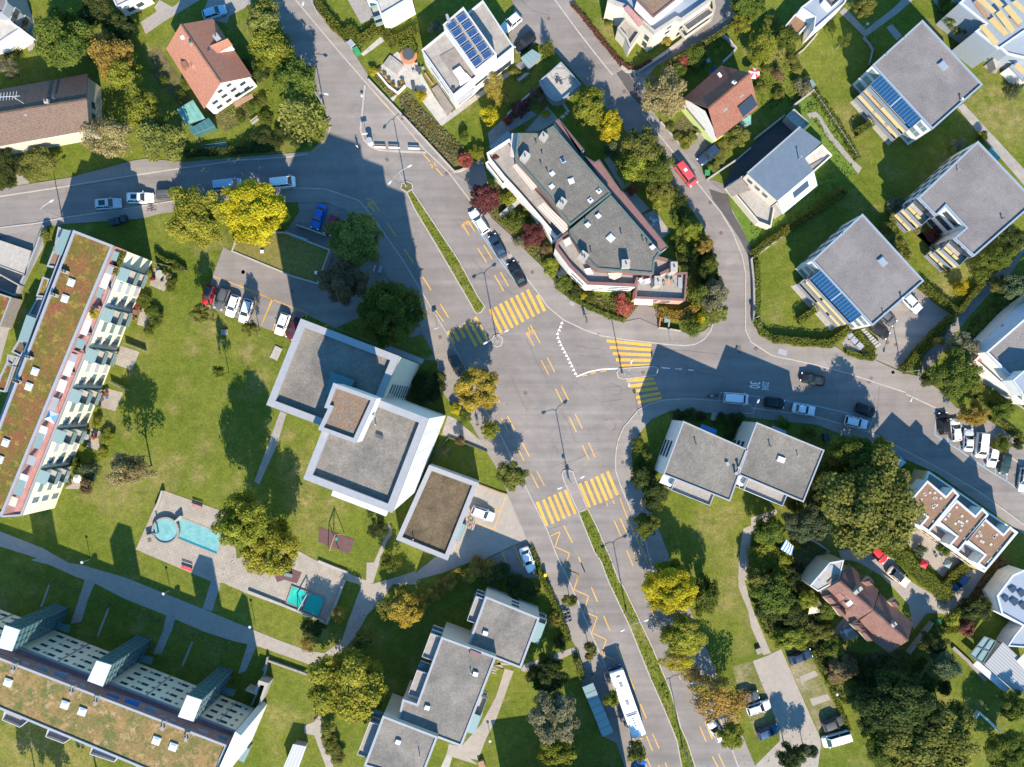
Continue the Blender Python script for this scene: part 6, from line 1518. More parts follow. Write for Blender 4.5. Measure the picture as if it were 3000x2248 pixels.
H(43,(480,60,560,200,640,380,740,640),0.9,1.2,'hedge','hedge along the pavement by the zigzag line')
H(43,(800,790,830,880,845,930),1.0,1.3,'olive','short hedge at the end of the bus shelter')
H(33,(430,1400,480,1500,530,1640),0.7,0.7,'hedge','low hedge beside the shaded white car')
H(42,(1150,330,1130,400,1180,460),1.0,1.2,'olive','short hedge at the path junction by the orange tree')
H(11,(1500,1240,1700,1225,1900,1215,2211,1190),1.0,1.3,'dark','shaded dark hedge along the street below the green shed')
H(11,(0,470,120,400,210,300),0.8,1.2,'olive','hedge around the top left white house')
H(31,(560,700,620,690),0.8,1.2,'hedge','tiny hedge by the last garden patio')
H(21,(1250,520,1340,590,1410,600,1490,660),0.5,1.2,'hedge','thin hedge around the first garden patio')
H(21,(985,520,950,600,915,690),1.0,0.9,'hedge','green planter hedge on the roof terrace of the sedum roofed block',z0=10.15)
# -- ground cover nobody could count
def cover(rc,pts,kind,dens,h,leaf,seed,name='ground_cover',mix=None):
 rng = np.random.default_rng(seed); poly = W(rc,*pts)
 xs = [p[0] for p in poly]; ys = [p[1] for p in poly]; A = abs(area(poly))
 out = []
 tries = int(A * dens * ((max(xs) - min(xs)) * (max(ys) - min(ys)) / A))
 gx = rng.uniform(min(xs),max(xs),tries); gy = rng.uniform(min(ys),max(ys),tries)
 keep = np.array([inside((x,y),poly) for x,y in zip(gx,gy)],bool)
 gx,gy = gx[keep],gy[keep]; N = len(gx)
 hz = h * (0.35 + 0.65 * (0.5 + 0.5 * np.sin(gx * 1.9 + seed) * np.cos(gy * 2.3))) * rng.uniform(0.2,1.1,N)
 pos = np.stack([gx,gy,hz + 0.04],1); nr = rng.normal(size=(N,3)) * 0.6 + np.array([0,0,0.8])
 var = 0.5 * rng.uniform(size=N) + 0.5 * (0.5 + 0.5 * np.sin(gx * 0.8 + seed) * np.sin(gy * 0.9))
 o = link(name,leaves_mesh(name,pos,nr,leaf * np.ones(N),var,'foliage_' + kind,rng))
 return tag(o,kind='stuff')
cover(12,(1300,790,1360,735,1480,880,1700,1080,1830,1215,1745,1350,1540,1150,1320,920),'grey',22,0.5,0.13,1,'lavender')
cover(12,(1310,800,1360,740,1480,880,1700,1080,1830,1215,1755,1340,1540,1140,1330,920),'amber',9,0.45,0.12,2,'bedding_plants')
cover(12,(1055,600,1120,595,1285,765,1240,795),'olive',20,0.4,0.12,3)
cover(23,(70,20,200,-50,330,110,480,300,640,560,740,700,900,860,1190,890,1290,950,1190,1080,850,950,645,780,525,630,430,540,280,380,120,235),'olive',14,0.4,0.16,4)
cover(23,(1560,60,1700,160,1830,360,1900,530,1945,690,1980,900,1890,1080,1800,1020,1850,900,1800,700,1700,500,1550,250),'dark',16,0.7,0.18,5)
cover(34,(0,1300,60,1280,200,1330,330,1450,480,1658,0,1658),'olive',14,0.6,0.18,6)
cover(44,(0,0,420,0,470,250,640,480,700,720,560,800,480,680,250,690,100,560,0,330),'dark',14,0.8,0.18,7)
cover(44,(560,720,900,740,1250,720,1280,1000,880,1040,840,900,700,1100),'dark',12,0.6,0.18,8)
cover(11,(1690,930,2060,760,2211,700,2211,900,1850,1070),'lime',12,0.4,0.12,9,'bedding_plants')
cover(12,(0,880,110,760,240,840,60,960),'olive',12,0.4,0.12,10)
cover(13,(1560,1040,1690,920,1790,1050,1690,1140,1580,1110),'tan',12,0.2,0.1,11)
cover(13,(1640,530,1760,420,1990,280,2090,390,1990,500,1930,520,1700,640),'green',10,0.3,0.14,12)
cover(24,(1790,1060,1980,840,2211,690,2211,960,1960,1120,1830,1280,1700,1200),'dark',10,0.4,0.16,13)
cover(14,(0,60,200,100,330,470,500,680,350,840,100,900,0,650),'green',7,0.3,0.14,14)
cover(14,(360,850,510,745,590,880,860,1270,830,1310,640,1080,540,915,450,930),'green',10,0.35,0.13,15,'wild_grass')
cover(14,(490,960,540,960,770,1310,690,1240,590,1100),'green',10,0.35,0.13,16,'wild_grass')
cover(14,(690,1260,830,1340,840,1420,560,1600,420,1740,545,1500,530,1410),'green',8,0.35,0.13,17,'wild_grass')
cover(24,(0,140,160,325,260,260,420,160,440,200,20,540,0,500),'green',9,0.4,0.13,18,'wild_grass')
cover(41,(90,20,660,190,640,250,420,180,150,90),'grey',9,0.3,0.12,19)
cover(41,(780,250,1320,450,1300,510,1000,410,740,310),'grey',9,0.3,0.12,20)
cover(41,(1430,500,1980,680,1950,770,1650,660,1400,560),'grey',9,0.3,0.12,21)
cover(22,(1370,45,1400,30,1500,180,1780,600,1930,890,1980,960,1920,1010,1850,880,1610,470,1430,170),'green',12,0.25,0.13,22,'wild_grass')
cover(33,(825,1115,885,1090,960,1230,1080,1500,1135,1658,1060,1658,940,1410),'green',12,0.25,0.13,23,'wild_grass')
cover(43,(1005,0,1060,0,1175,210,1390,660,1555,1040,1630,1330,1680,1440,1760,1658,1660,1658,1620,1440,1535,1240,1395,920,1235,520,1065,160),'green',12,0.25,0.13,24,'wild_grass')
for x,y,r,h in ((620,1930,190,13),(120,1870,120,11),(340,2030,130,11)): T(41,x,y,r,'green',h,'tree below the bottom left edge whose shadow crosses the lawn','mid',None,'trees below the bottom left edge')
# autumn leaves on the ground
for k,(rc,a,dn) in enumerate(((32,(1680,-60,2100,-60,2211,200,2120,560,1900,420,1760,180),1.3),(43,(1380,0,1560,0,2211,1500,2211,1658,2110,1658),1.1),(21,(1250,60,2211,60,2211,480,1850,470,1500,420,1250,220),1.0),(33,(1100,560,1300,480,1260,780,1560,1450,1420,1560,1120,760),0.9),(42,(560,560,1500,200,1300,700,1100,1200,560,1300),1.0),(13,(850,700,1500,600,1600,1300,1480,1450,1000,900),0.8),(22,(600,300,1300,300,1600,1350,900,1150),0.8),(34,(300,900,1300,900,1250,1450,500,1450),1.0),(31,(1750,900,2211,900,2211,1658,1800,1658),0.8),(44,(-200,700,560,1400,500,1700,-200,1700),0.8))):
 cover(rc,a,('gold','brown','amber')[k % 3],dn,0.16,0.10,50 + k,'fallen_leaves')
GP = 'potted plants on the patios of the sedum roofed block'
for k,(rc,x,y) in enumerate(((21,1215,690),(21,1240,740),(21,1340,690),(21,1375,720),(21,1420,760),(21,1120,960),(21,1190,1000),(21,1090,1060),(31,690,440),(31,770,500),(31,690,560),(31,610,830),(31,560,880),(31,860,150),(31,800,240))):
 X_,Y_ = P(t(rc,x,y)[0],0.5); o = thing('potted_plant','small potted plant on one of the garden patios below the balconies','potted plant',(X_,Y_,0.05),0,GP)
 MB().tube([(X_,Y_,0.05),(X_,Y_,0.45)],[0.2,0.28],10).build('pot','terracotta' if k % 2 else 'dark_metal',o); link('plant',CR['shrub'][k % 5],o,(0,0,0.75),k,(0.48,0.48,0.4),'foliage_' + ('lime','red','green','amber')[k % 4])
cover(22,(1370,45,1400,30,1500,180,1780,600,1930,890,1980,960,1920,1010,1850,880,1610,470,1430,170),'tan',0.7,0.3,0.12,70,'wild_grass')
cover(43,(1005,0,1060,0,1175,210,1390,660,1555,1040,1630,1330,1680,1440,1760,1658,1660,1658,1620,1440,1535,1240,1395,920,1235,520,1065,160),'brown',0.8,0.3,0.13,71,'wild_grass')
# ================================================================= VEHICLES
def paint(name,c,rough=0.55,metal=0.0):
 n = NT(name); n.b.inputs['Metallic'].default_value = metal; n.b.inputs['Coat Weight'].default_value = 0.35
 n.b.inputs['Coat Roughness'].default_value = 0.04
 f = n.noise(2.5,3,0.6)
 MATS[name] = n.out(n.mix(1.0,c,n.ramp(f,0.2,0.8,(0.94,) * 3,(1.04,) * 3),'MULTIPLY'),rough,0.12)
for nm,c in (('white',(0.74,0.74,0.73)),('silver',(0.46,0.49,0.53)),('palesilver',(0.60,0.63,0.67)),('black',(0.013,0.014,0.016)),('darkblue',(0.016,0.035,0.075)),('grey',(0.07,0.075,0.08)),
 ('blue',(0.015,0.11,0.42)),('red',(0.38,0.022,0.022)),('brightred',(0.55,0.02,0.03)),('maroon',(0.22,0.015,0.05)),('vanred',(0.44,0.055,0.065)),('wine',(0.07,0.012,0.022)),
 ('beige',(0.50,0.44,0.36)),('teal',(0.012,0.04,0.045)),('petrol',(0.03,0.075,0.15)),('skyblue',(0.30,0.45,0.58))):
 paint('paint_' + nm,c)
plain('lamp_glass',(0.75,0.78,0.8),0.15); plain('tail_red',(0.40,0.012,0.012),0.3); plain('hub_metal',(0.42,0.43,0.45),0.35,0.6)
def car_meshes(L,W_,xf,xrf,xrr,xr,zb,zr,hood=None,rails=False):
 hw = W_ / 2; hood = hood if hood is not None else zb - 0.12
 st = [(-L / 2,0.80,0.34,zb - 0.22),(-L / 2 + 0.06,0.90,0.24,zb - 0.06),(-L / 2 + 0.35,0.97,0.20,zb),(xr + 0.2,1.0,0.18,zb + 0.01),(0,1.0,0.18,zb),(xf,0.99,0.18,zb - 0.01),
   (xf + (L / 2 - xf) * 0.5,0.96,0.20,hood),(L / 2 - 0.22,0.88,0.24,hood - 0.10),(L / 2 - 0.05,0.74,0.30,hood - 0.22),(L / 2,0.62,0.38,hood - 0.32)]
 st.sort(key=lambda q: q[0])
 b = MB(); rows = []
 for x,k,z0,z1 in st:
  w = hw * k
  sec = [(w * 0.86,z0),(w,z0 + 0.16),(w,z0 + (z1 - z0) * 0.55),(w * 0.96,z1 - 0.10),(w * 0.87,z1 - 0.015),(w * 0.45,z1 + 0.015)]
  row = [(x,y,z) for y,z in sec] + [(x,-y,z) for y,z in sec[::-1]]
  rows.append(list(range(len(b.v),len(b.v) + len(row)))); b.v += row
 for a,c in zip(rows[:-1],rows[1:]):
  n = len(a)
  for i in range(n): b.f.append([a[i],a[(i + 1) % n],c[(i + 1) % n],c[i]][::-1]); b.mi.append(0)
 b.f.append(rows[0][::-1]); b.mi.append(0); b.f.append(rows[-1]); b.mi.append(0)
 bw,rw = hw * 0.86,hw * 0.70
 rfp = [(xrf + 0.10,rw * 0.82),(xrf - 0.05,rw * 0.97),((xrf + xrr) / 2,rw * 1.02),(xrr + 0.1,rw * 0.96),(xrr - 0.06,rw * 0.84)]
 top = rfp + [(x,-y) for x,y in rfp[::-1]]
 i0 = len(b.v); n = len(top)
 for z,k in ((zr - 0.07,1.0),(zr - 0.015,0.985),(zr + 0.015,0.90)):
  for x,y in top: b.v.append(((x - (xrf + xrr) / 2) * k + (xrf + xrr) / 2,y * k,z))
 for r in range(2):
  for i in range(n): b.f.append([i0 + r * n + i,i0 + (r + 1) * n + i,i0 + (r + 1) * n + (i + 1) % n,i0 + r * n + (i + 1) % n]); b.mi.append(0)
 b.f.append([i0 + 2 * n + i for i in range(n)][::-1]); b.mi.append(0)
 def pill(x0,z0,y0,x1,z1,y1,w=0.05):
  for s_ in (1,-1): b.bar((x0,y0 * s_,z0),(x1,y1 * s_,z1),w,w)
 pill(xf,zb,bw * 0.96,xrf + 0.04,zr - 0.04,rw * 0.9,0.075); pill(xr,zb,bw * 0.96,xrr,zr - 0.05,rw * 0.9,0.10)
 xm = (xrf + xrr) / 2 + 0.1; pill(xm,zb,bw,xm,zr - 0.05,rw,0.07)
 if rails:
  for s_ in (1,-1): b.bar((xrf - 0.1,rw * 0.85 * s_,zr + 0.06),(xrr + 0.15,rw * 0.85 * s_,zr + 0.06),0.05,0.05)
 body = b.mesh('body','paint_white',smooth=True)
 zt = zr - 0.05
 ws = MB().face([(xf,-bw * .95,zb),(xf,bw * .95,zb),(xrf + .08,rw * .9,zt),(xrf + .08,-rw * .9,zt)]).mesh('windscreen','car_glass')
 rg = MB().face([(xr,bw * .95,zb),(xr,-bw * .95,zb),(xrr - .05,-rw * .9,zt),(xrr - .05,rw * .9,zt)]).mesh('rear_window','car_glass')
 sw = [MB().face([(xr,s_ * bw * .97,zb),(xf,s_ * bw * .97,zb),(xrf + .06,s_ * rw * .93,zt),(xrr - .04,s_ * rw * .93,zt)][::s_]).mesh('side_window','car_glass') for s_ in (1,-1)]
 ty = MB().tube([(0,-0.11,0),(0,0.11,0)],0.32,14).mesh('wheel','rubber'); ri = MB().tube([(0,-0.118,0),(0,0.118,0)],0.19,12).mesh('rim','hub_metal')
 hl = MB().box((0,0,0),(0.22,0.30,0.12)).mesh('headlight','lamp_glass'); tl = MB().box((0,0,0),(0.10,0.26,0.14)).mesh('taillight','tail_red')
 mi = MB().box((0,0,0),(0.14,0.20,0.13),0,0,0.8).mesh('mirror','paint_black')
 return dict(body=body,ws=ws,rg=rg,sw=sw,ty=ty,ri=ri,hl=hl,tl=tl,mi=mi,L=L,hw=hw,zb=zb,xf=xf,hood=hood,zr=zr,xm=(xrf + xrr) / 2)
CT = {'hatch': car_meshes(4.0,1.76,0.85,0.15,-1.50,-1.86,0.95,1.47),'sedan': car_meshes(4.55,1.80,0.85,0.10,-1.10,-1.65,0.93,1.42),
  'estate': car_meshes(4.6,1.82,0.90,0.15,-1.85,-2.16,0.95,1.47,None,True),'suv': car_meshes(4.45,1.86,0.85,0.2,-1.70,-2.05,1.05,1.65),
  'van': car_meshes(5.0,1.95,1.85,1.15,-2.28,-2.40,1.20,1.98,1.05)}
def car(rc,a,typ,col,label,group=None,roof=None,z0=0.03,Lfix=None,name='parked_car',cat='car'):
 d = CT[typ]; p = t(rc,*a); r_,f_ = P(p[0],0.6),P(p[1],0.6)
 L = Lfix or math.dist(r_,f_); an = math.atan2(f_[1] - r_[1],f_[0] - r_[0])
 if Lfix:
  c = ((r_[0] + f_[0]) / 2,(r_[1] + f_[1]) / 2)
 else: c = ((r_[0] + f_[0]) / 2,(r_[1] + f_[1]) / 2)
 o = thing(name,label,cat,(c[0],c[1],z0),an,group)
 k = max(0.86,min(1.15,L / d['L'])); sc3 = (k,1.0 if k < 1.08 else 1.04,1.0)
 link('body',d['body'],o,scale=sc3,mat='paint_' + col)
 for nm,m in (('windscreen',d['ws']),('rear_window',d['rg']),('side_window',d['sw'][0]),('side_window',d['sw'][1])): link(nm,m,o,scale=sc3)
 for sx in (1,-1):
  for s_ in (1,-1):
   wz = link('wheel',d['ty'],o,(sx * L * 0.295,s_ * (d['hw'] - 0.11),0.32)); link('rim',d['ri'],wz)
 for s_ in (1,-1):
  link('headlight',d['hl'],o,(k * (d['L'] / 2 - 0.16),s_ * d['hw'] * 0.66,d['hood'] - 0.20)); link('taillight',d['tl'],o,(-k * (d['L'] / 2 - 0.05),s_ * d['hw'] * 0.72,d['zb'] - 0.16))
  link('mirror',d['mi'],o,(k * d['xf'] - 0.25,s_ * (d['hw'] + 0.06),d['zb'] + 0.05),mat='paint_' + col)
 if roof:
  m = MB().box((0,0,0),(roof[0],roof[1],0.03)).mesh('sunroof','car_glass' if len(roof) < 3 else roof[2])
  link('sunroof',m,o,(k * d['xm'],0,d['zr'] + 0.025))
 return o
LN = 'cars parked along the left street'; LOT = 'cars in the bays beside the lawn'; ROW = 'cars parked slantwise in the blue bays'; KB = 'cars parked along the east street kerb'; MS = 'cars parked along the main street'; GL = 'cars on the gravel car park'
C_ = car
C_(21,(775,138,988,125),'suv','silver','silver car with dark glass roof, first of the kerbside cars on the left street',LN,(1.1,0.9))
C_(21,(1030,85,1248,82),'suv','white','white car with dark sunroof on the left street between silver and dark cars',LN,(1.0,0.8))
C_(21,(1265,58,1470,48),'estate','grey','dark car half hidden by the yellow-green street tree',LN)
C_(11,(1735,1508,1960,1488),'van','skyblue','pale van mostly covered by the yellow trees on the left street',LN,name='parked_van',cat='van')
C_(12,(262,1490,456,1470),'van','white','white van emerging right of the brightest yellow tree',LN,name='parked_van',cat='van')
C_(21,(1715,790,1665,955),'hatch','red','red hatchback with black roof at the end of the lawn bays',LOT,(1.3,1.1))
C_(21,(1832,812,1765,985),'estate','grey','dark grey car between red hatchback and white hatchback',LOT)
C_(21,(1915,870,1855,1045),'hatch','white','white car next to the dark grey one in the lawn bays',LOT)
C_(21,(2020,905,1962,1095),'hatch','palesilver','pale silver car right of the white one in the lawn bays',LOT)
C_(22,(382,1020,320,1190),'estate','white','white car with roof slots standing alone near the tower corner',LOT,(0.9,0.12))
C_(22,(492,1060,405,1225),'hatch','wine','dark wine red car half covered by the tower roof edge',LOT)
C_(22,(682,140,610,335),'sedan','blue','bright blue car in the shaded lot by the street bend')
C_(22,(780,232,712,382),'hatch','maroon','magenta red car partly under the big rounded olive tree')
C_(22,(2005,368,1885,185),'estate','white','white estate car with roof rails beside the purple tree',MS,(1.5,1.15,'paint_palesilver'))
C_(23,(207,563,112,382),'sedan','darkblue','dark blue-black car behind the white estate',MS)
C_(23,(372,795,262,602),'sedan','black','black car last in the row before the upper crosswalk',MS)
C_(22,(1730,1372,1805,1512),'suv','grey','dark car half covered by the golden orange tree',None,(1.2,1.0))
C_(11,(1645,132,1832,72),'hatch','skyblue','pale blue car on the drive behind the orange roofed house')
C_(13,(335,135,208,240),'suv','palesilver','silver car on the forecourt of the solar panel house')
C_(13,(448,285,318,410),'suv','black','black car on the forecourt of the solar panel house')
C_(13,(1618,1325,1752,1502),'van','vanred','red camper van parked at the narrow street',None,(0.5,0.5,'milk_dome'),name='camper_van',cat='van')
C_(13,(1940,1188,1790,1318),'suv','darkblue','dark blue car on the drive below the dark red roofed house')
C_(24,(1245,880,1355,990),'suv','silver','silver car on the forecourt, front poking out from the roof edge')
C_(24,(1050,1010,1155,1095),'hatch','grey','dark grey car, middle of three on the forecourt')
C_(24,(975,1110,1110,1205),'hatch','black','black car on the forecourt nearest the street')
C_(24,(592,1572,400,1530),'suv','black','black car driving on the east street beside ZONE 30',None,(1.0,0.8),name='moving_car')
C_(33,(1985,180,2187,196),'van','palesilver','white van with roof rack parked first on the east kerb',KB,name='parked_van',cat='van')
C_(34,(113,212,266,234),'hatch','black','black small car behind the white van on the east kerb',KB)
C_(34,(333,260,518,292),'sedan','palesilver','silver white saloon on the east kerb ahead of the black small car',KB)
C_(34,(755,360,942,402),'estate','palesilver','silver estate car at the end of the blue kerb line',KB)
C_(34,(860,258,992,308),'hatch','black','black car driving past the silver estate with red tail lights',None,name='moving_car')
C_(34,(1568,475,1550,305),'suv','black','black car first in the slanted blue bays by the amber tree',ROW)
C_(34,(1662,522,1645,358),'estate','palesilver','silver car partly under the amber tree in the slanted bays',ROW)
C_(34,(1755,608,1762,440),'sedan','silver','silver car third in the slanted bays beside a white van-like car',ROW)
C_(34,(1872,472,1852,658),'van','white','tall white car between two lower cars in the slanted bays',ROW,Lfix=4.4)
C_(34,(1966,578,1940,742),'hatch','white','white hatchback beside the black one in the slanted bays',ROW)
C_(34,(2068,632,2040,800),'hatch','teal','black-green hatchback at the end of the slanted row',ROW)
C_(34,(2222,745,2195,945),'estate','silver','silver car cut by the right edge of the slanted bays',ROW)
C_(34,(1215,685,1125,775),'hatch','skyblue','pale blue car tucked against the giant tree by the east street')
C_(34,(972,1395,1088,1502),'hatch','brightred','bright red car on the gravel drive below the giant tree')
C_(44,(1112,50,1272,178),'sedan','beige','beige car with dark roof on the gravel drive',None,(1.5,1.1))
C_(44,(1748,92,1622,218),'hatch','petrol','blue-grey car in the gap of the row house hedge')
C_(44,(305,795,492,728),'sedan','darkblue','dark blue car at the top of the gravel car park',GL)
C_(44,(585,1332,742,1268),'suv','grey','dark grey car beside the white van on the gravel car park',GL)
C_(44,(802,1392,575,1458),'van','white','white delivery van at the grass edge of the gravel car park',GL,name='parked_van',cat='van')
C_(44,(-35,1205,156,1142),'estate','palesilver','pale blue-silver car in the left row of the gravel car park',GL)
C_(44,(-102,1112,64,1066),'hatch','grey','dark grey car just above the pale one in the left gravel row',GL)
C_(44,(52,1405,222,1335),'hatch','petrol','blue car at the lower end of the left gravel row',GL)
C_(33,(368,1392,440,1592),'sedan','white','white car in the shaded bay beside the main pavement')
C_(32,(1885,1085,2066,1152),'hatch','palesilver','silver car in the yellow bay beside the annexe',None,(1.1,1.0,'paint_white'))
C_(43,(1868,1195,1752,955),'van','skyblue','blue and white van under the open orange tree',None,name='parked_van',cat='van')
C_(43,(1975,1440,1882,1290),'hatch','white','white car under the lime tree south of the orange one')
C_(43,(1285,1730,1325,1595),'hatch','blue','blue car just entering at the bottom behind a street tree')
C_(34,(2240,230,2165,130),'hatch','grey','dark car at the right edge by the grass verge')
# -- the city bus
def bus():
 p = t(43,1110,852,1300,1388); f_,r_ = P(p[0],1.5),P(p[1],1.5); L,W_,Hh = 11.9,2.5,3.05
 an = math.atan2(f_[1] - r_[1],f_[0] - r_[0]); c = lerp(f_,r_,0.5)
 o = thing('city_bus','white and blue city bus standing at the stop','bus',(c[0],c[1],0.03),an)
 def rr(k,z):
  pts = []
  for sx,sy in ((1,1),(-1,1),(-1,-1),(1,-1)):
   for j in range(4):
    a = {(1,1): 0,(-1,1): 90,(-1,-1): 180,(1,-1): 270}[(sx,sy)] + j * 30; rad = 0.28
    pts.append((sx * (L / 2 * k - rad) + rad * math.cos(R(a)),sy * (W_ / 2 * k - rad) + rad * math.sin(R(a)),z))
  return pts
 def loft(zs,nm,m):
  b = MB(); rows = []
  for k,z in zs:
   q = rr(k,z); rows.append(list(range(len(b.v),len(b.v) + len(q)))); b.v += q
  for a,d in zip(rows[:-1],rows[1:]):
   for i in range(16): b.f.append([a[i],a[(i + 1) % 16],d[(i + 1) % 16],d[i]]); b.mi.append(0)
  b.f.append(rows[-1]); b.mi.append(0)
  return b.build(nm,m,o,(0,0,0))
 loft([(1.0,0.25),(1.0,1.1)],'body','paint_blue'); loft([(0.998,1.1),(0.99,2.5)],'window_band','car_glass'); loft([(0.998,2.45),(0.995,2.85),(0.96,3.02),(0.90,3.06)],'roof','paint_white')
 MB().face([(L / 2 + 0.012,-1.05,1.0),(L / 2 + 0.012,1.05,1.0),(L / 2 - 0.02,1.0,2.45),(L / 2 - 0.02,-1.0,2.45)]).build('windscreen','car_glass',o,(0,0,0))
 MB().box((L / 2 - 0.02,0,2.66),(0.1,1.6,0.25)).build('destination_display','dark_metal',o,(0,0,0))
 for x in (3.4,0.2): h_ = MB().box((x,0,3.11),(0.8,0.6,0.1)).build('roof_hatch','light_metal',o,(0,0,0)); MB().box((x,0,3.17),(0.5,0.36,0.04)).build('hatch_pane','concrete',h_,(0,0,0))
 ac = MB().box((-3.2,0,3.16),(2.3,1.7,0.22)).build('cooling_unit','paint_white',o,(0,0,0))
 for k in range(4): MB().disc((-2.55 - k * 0.42,0.0),0.15,3.27,3.285,14).build('fan','dark_metal',ac,(0,0,0))
 MB().box((-1.75,0,3.1),(0.18,2.0,0.1)).build('roof_duct','light_metal',o,(0,0,0)); MB().box((4.9,0,3.08),(0.35,0.7,0.05)).build('roof_vent','dark_metal',o,(0,0,0))
 for x in (3.3,-3.0):
  for s_ in (1,-1): wz = MB().tube([(x,s_ * 1.0,0.48),(x,s_ * 1.27,0.48)],0.48,16).build('wheel','rubber',o,(0,0,0)); MB().tube([(x,s_ * 1.1,0.48),(x,s_ * 1.28,0.48)],0.26,12).build('rim','hub_metal',wz,(0,0,0))
 for s_ in (1,-1):
  MB().box((L / 2 - 0.05,s_ * 0.9,0.7),(0.14,0.4,0.2)).build('headlight','lamp_glass',o,(0,0,0)); MB().box((-L / 2 + 0.02,s_ * 1.0,0.95),(0.1,0.25,0.4)).build('taillight','tail_red',o,(0,0,0))
  MB().bar((L / 2 - 0.1,s_ * 1.15,2.5),(L / 2 + 0.15,s_ * 1.5,2.3),0.1,0.3).build('mirror','dark_metal',o,(0,0,0))
  for k in range(3): MB().box((4.0 - k * 3.4,-1.253,1.45),(1.1,0.02,2.1)).build('door','car_glass',o,(0,0,0)) if s_ == 1 else None
bus()
# ================================================================= STREET FURNITURE,WALLS,GARDEN THINGS,PEOPLE
LP = 'street lamps of the main crossing'
def lamp(rc,bx,by,heads,h,label,group=LP,z0=0.1,hrc=None,rad=0.09):
 p = t(rc,bx,by)[0]; x,y = P(p)
 o = thing('street_lamp',label,'street lamp',(x,y,z0),0,group)
 hp = []
 for i in range(0,len(heads),2): hp.append(P(t(hrc or rc,heads[i],heads[i + 1])[0],h))
 MB().tube([(x,y,z0),(x,y,z0 + 0.9),(x,y,z0 + 0.95),(x,y,h - 0.25)],[rad * 1.5,rad * 1.4,rad,rad * 0.7],8).build('pole','light_metal',o)
 for q in hp:
  d = Vector((q[0] - x,q[1] - y)); L = d.length; d = d / L if L > 1e-3 else Vector((1,0))
  hl = min(0.85,L * 0.6)
  e = (q[0] - d.x * hl * 0.5,q[1] - d.y * hl * 0.5,h)
  MB().tube([(x,y,h - 0.35),(x + d.x * L * 0.25,y + d.y * L * 0.25,h - 0.06),e],[0.05,0.045,0.04],6).build('arm','light_metal',o)
  lh = MB().tube([e,(e[0] + d.x * hl * 0.3,e[1] + d.y * hl * 0.3,h + 0.02),(e[0] + d.x * hl * 0.8,e[1] + d.y * hl * 0.8,h + 0.02),(e[0] + d.x * hl,e[1] + d.y * hl,h)],[0.05,0.16,0.17,0.07],8).build('lamp_head','white_metal',o)
  MB().box((e[0] + d.x * hl * 0.55,e[1] + d.y * hl * 0.55,h - 0.15),(0.4,0.2,0.05),math.atan2(d.y,d.x)).build('lamp_glass','lamp_glass',lh)
 return o
lamp(12,1355,1512,(1222,1478,1382,1345),9.8,'double armed lamp at the north tip of the grass median')
lamp(23,155,1245,(62,1256,232,1158),9.8,'double armed lamp on the round island at the upper crosswalk')
lamp(33,735,835,(663,912,846,822),9.8,'double armed lamp on the island at the lower crosswalk')
lamp(43,1200,390,(1172,548,1362,468),9.8,'double armed lamp on the grass median opposite the zigzag line')
lamp(43,1655,1490,(1690,1740,1860,1660),9.8,'double armed lamp on the grass median behind the bus')
lamp(23,1166,1505,(1243,1408,1222,1592),9.6,'double armed lamp on the long island of the east crosswalks')
lamp(12,690,862,(705,762,),7.5,'single lamp on the kerb beside the feathery fir',None,0.02)
lamp(12,637,108,(520,28,),8.0,'single lamp at the hedge of the top street',None,0.1)
lamp(21,505,246,(416,108,),7.5,'single lamp beside the garage ramp on the left street',None,0.1)
lamp(34,-75,305,(58,210,),7.5,'single lamp on the south pavement of the east street',None,0.1)
lamp(24,1222,1490,(1297,1715,),7.0,'single lamp at the end of the tall forecourt hedge',None,0.1)
lamp(24,1570,1188,(1722,1176,),5.0,'single lamp on the shaded path by the hedge',None,0.03)
def path_lamp(rc,x,y,label,h=3.2,g='lamps along the long shaded path',sc_=1.0):
 X_,Y_ = P(t(rc,x,y)[0],h)
 o = thing('path_lamp',label,'lamp',(X_,Y_,0.03),0,g)
 MB().tube([(X_,Y_,0.03),(X_,Y_,h - 0.2)],0.05,6).build('pole','light_metal',o)
 MB().tube([(X_,Y_,h - 0.25),(X_,Y_,h - 0.1),(X_,Y_,h)],[0.1,0.26,0.2],10).build('lamp_head','white_metal',o)
path_lamp(31,660,1515,'white path lamp at the left end of the long shaded path'); path_lamp(41,1320,255,'white path lamp in the middle of the long shaded path'); path_lamp(41,2020,525,'white path lamp at the right end of the long shaded path')
path_lamp(43,98,1450,'short post lamp beside the gravel path of the stepped flats',2.2,None); path_lamp(14,948,192,'round white lamp at the path corner of the top right flats',3.0,None); path_lamp(44,700,1072,'white post lamp by the straight hedge of the car park',2.4,None)
path_lamp(12,995,775,'small white bollard lamp left of the plaza edge',0.9,None)
def sign(rc,x,y,h,label,shape='disc',col='white_metal',ang=0.0,w_=0.6,z0=0.1,cat='traffic sign'):
 X_,Y_ = P(t(rc,x,y)[0])
 o = thing('traffic_sign',label,cat,(X_,Y_,z0))
 MB().tube([(X_,Y_,z0),(X_,Y_,h)],0.035,6).build('post','light_metal',o)
 c,s_ = math.cos(ang),math.sin(ang)
 if shape == 'disc':
  pts = [(X_ + c * w_ / 2 * math.cos(a),Y_ + s_ * w_ / 2 * math.cos(a),h - w_ / 2 + w_ / 2 * math.sin(a)) for a in [i * math.pi / 10 for i in range(20)]]
  n = Vector((-s_,c,0)) * 0.04; mb = MB().face([tuple(Vector(q) - n) for q in pts]); mb.face([tuple(Vector(q) + n) for q in pts[::-1]])
  for i in range(20): mb.face([tuple(Vector(pts[i]) - n),tuple(Vector(pts[(i + 1) % 20]) - n),tuple(Vector(pts[(i + 1) % 20]) + n),tuple(Vector(pts[i]) + n)])
  mb.build('sign_face',col,o)
 else: MB().box((X_ - s_ * 0.05,Y_ + c * 0.05,h - 0.35),(w_,0.05,0.7),ang).build('sign_face',col,o)
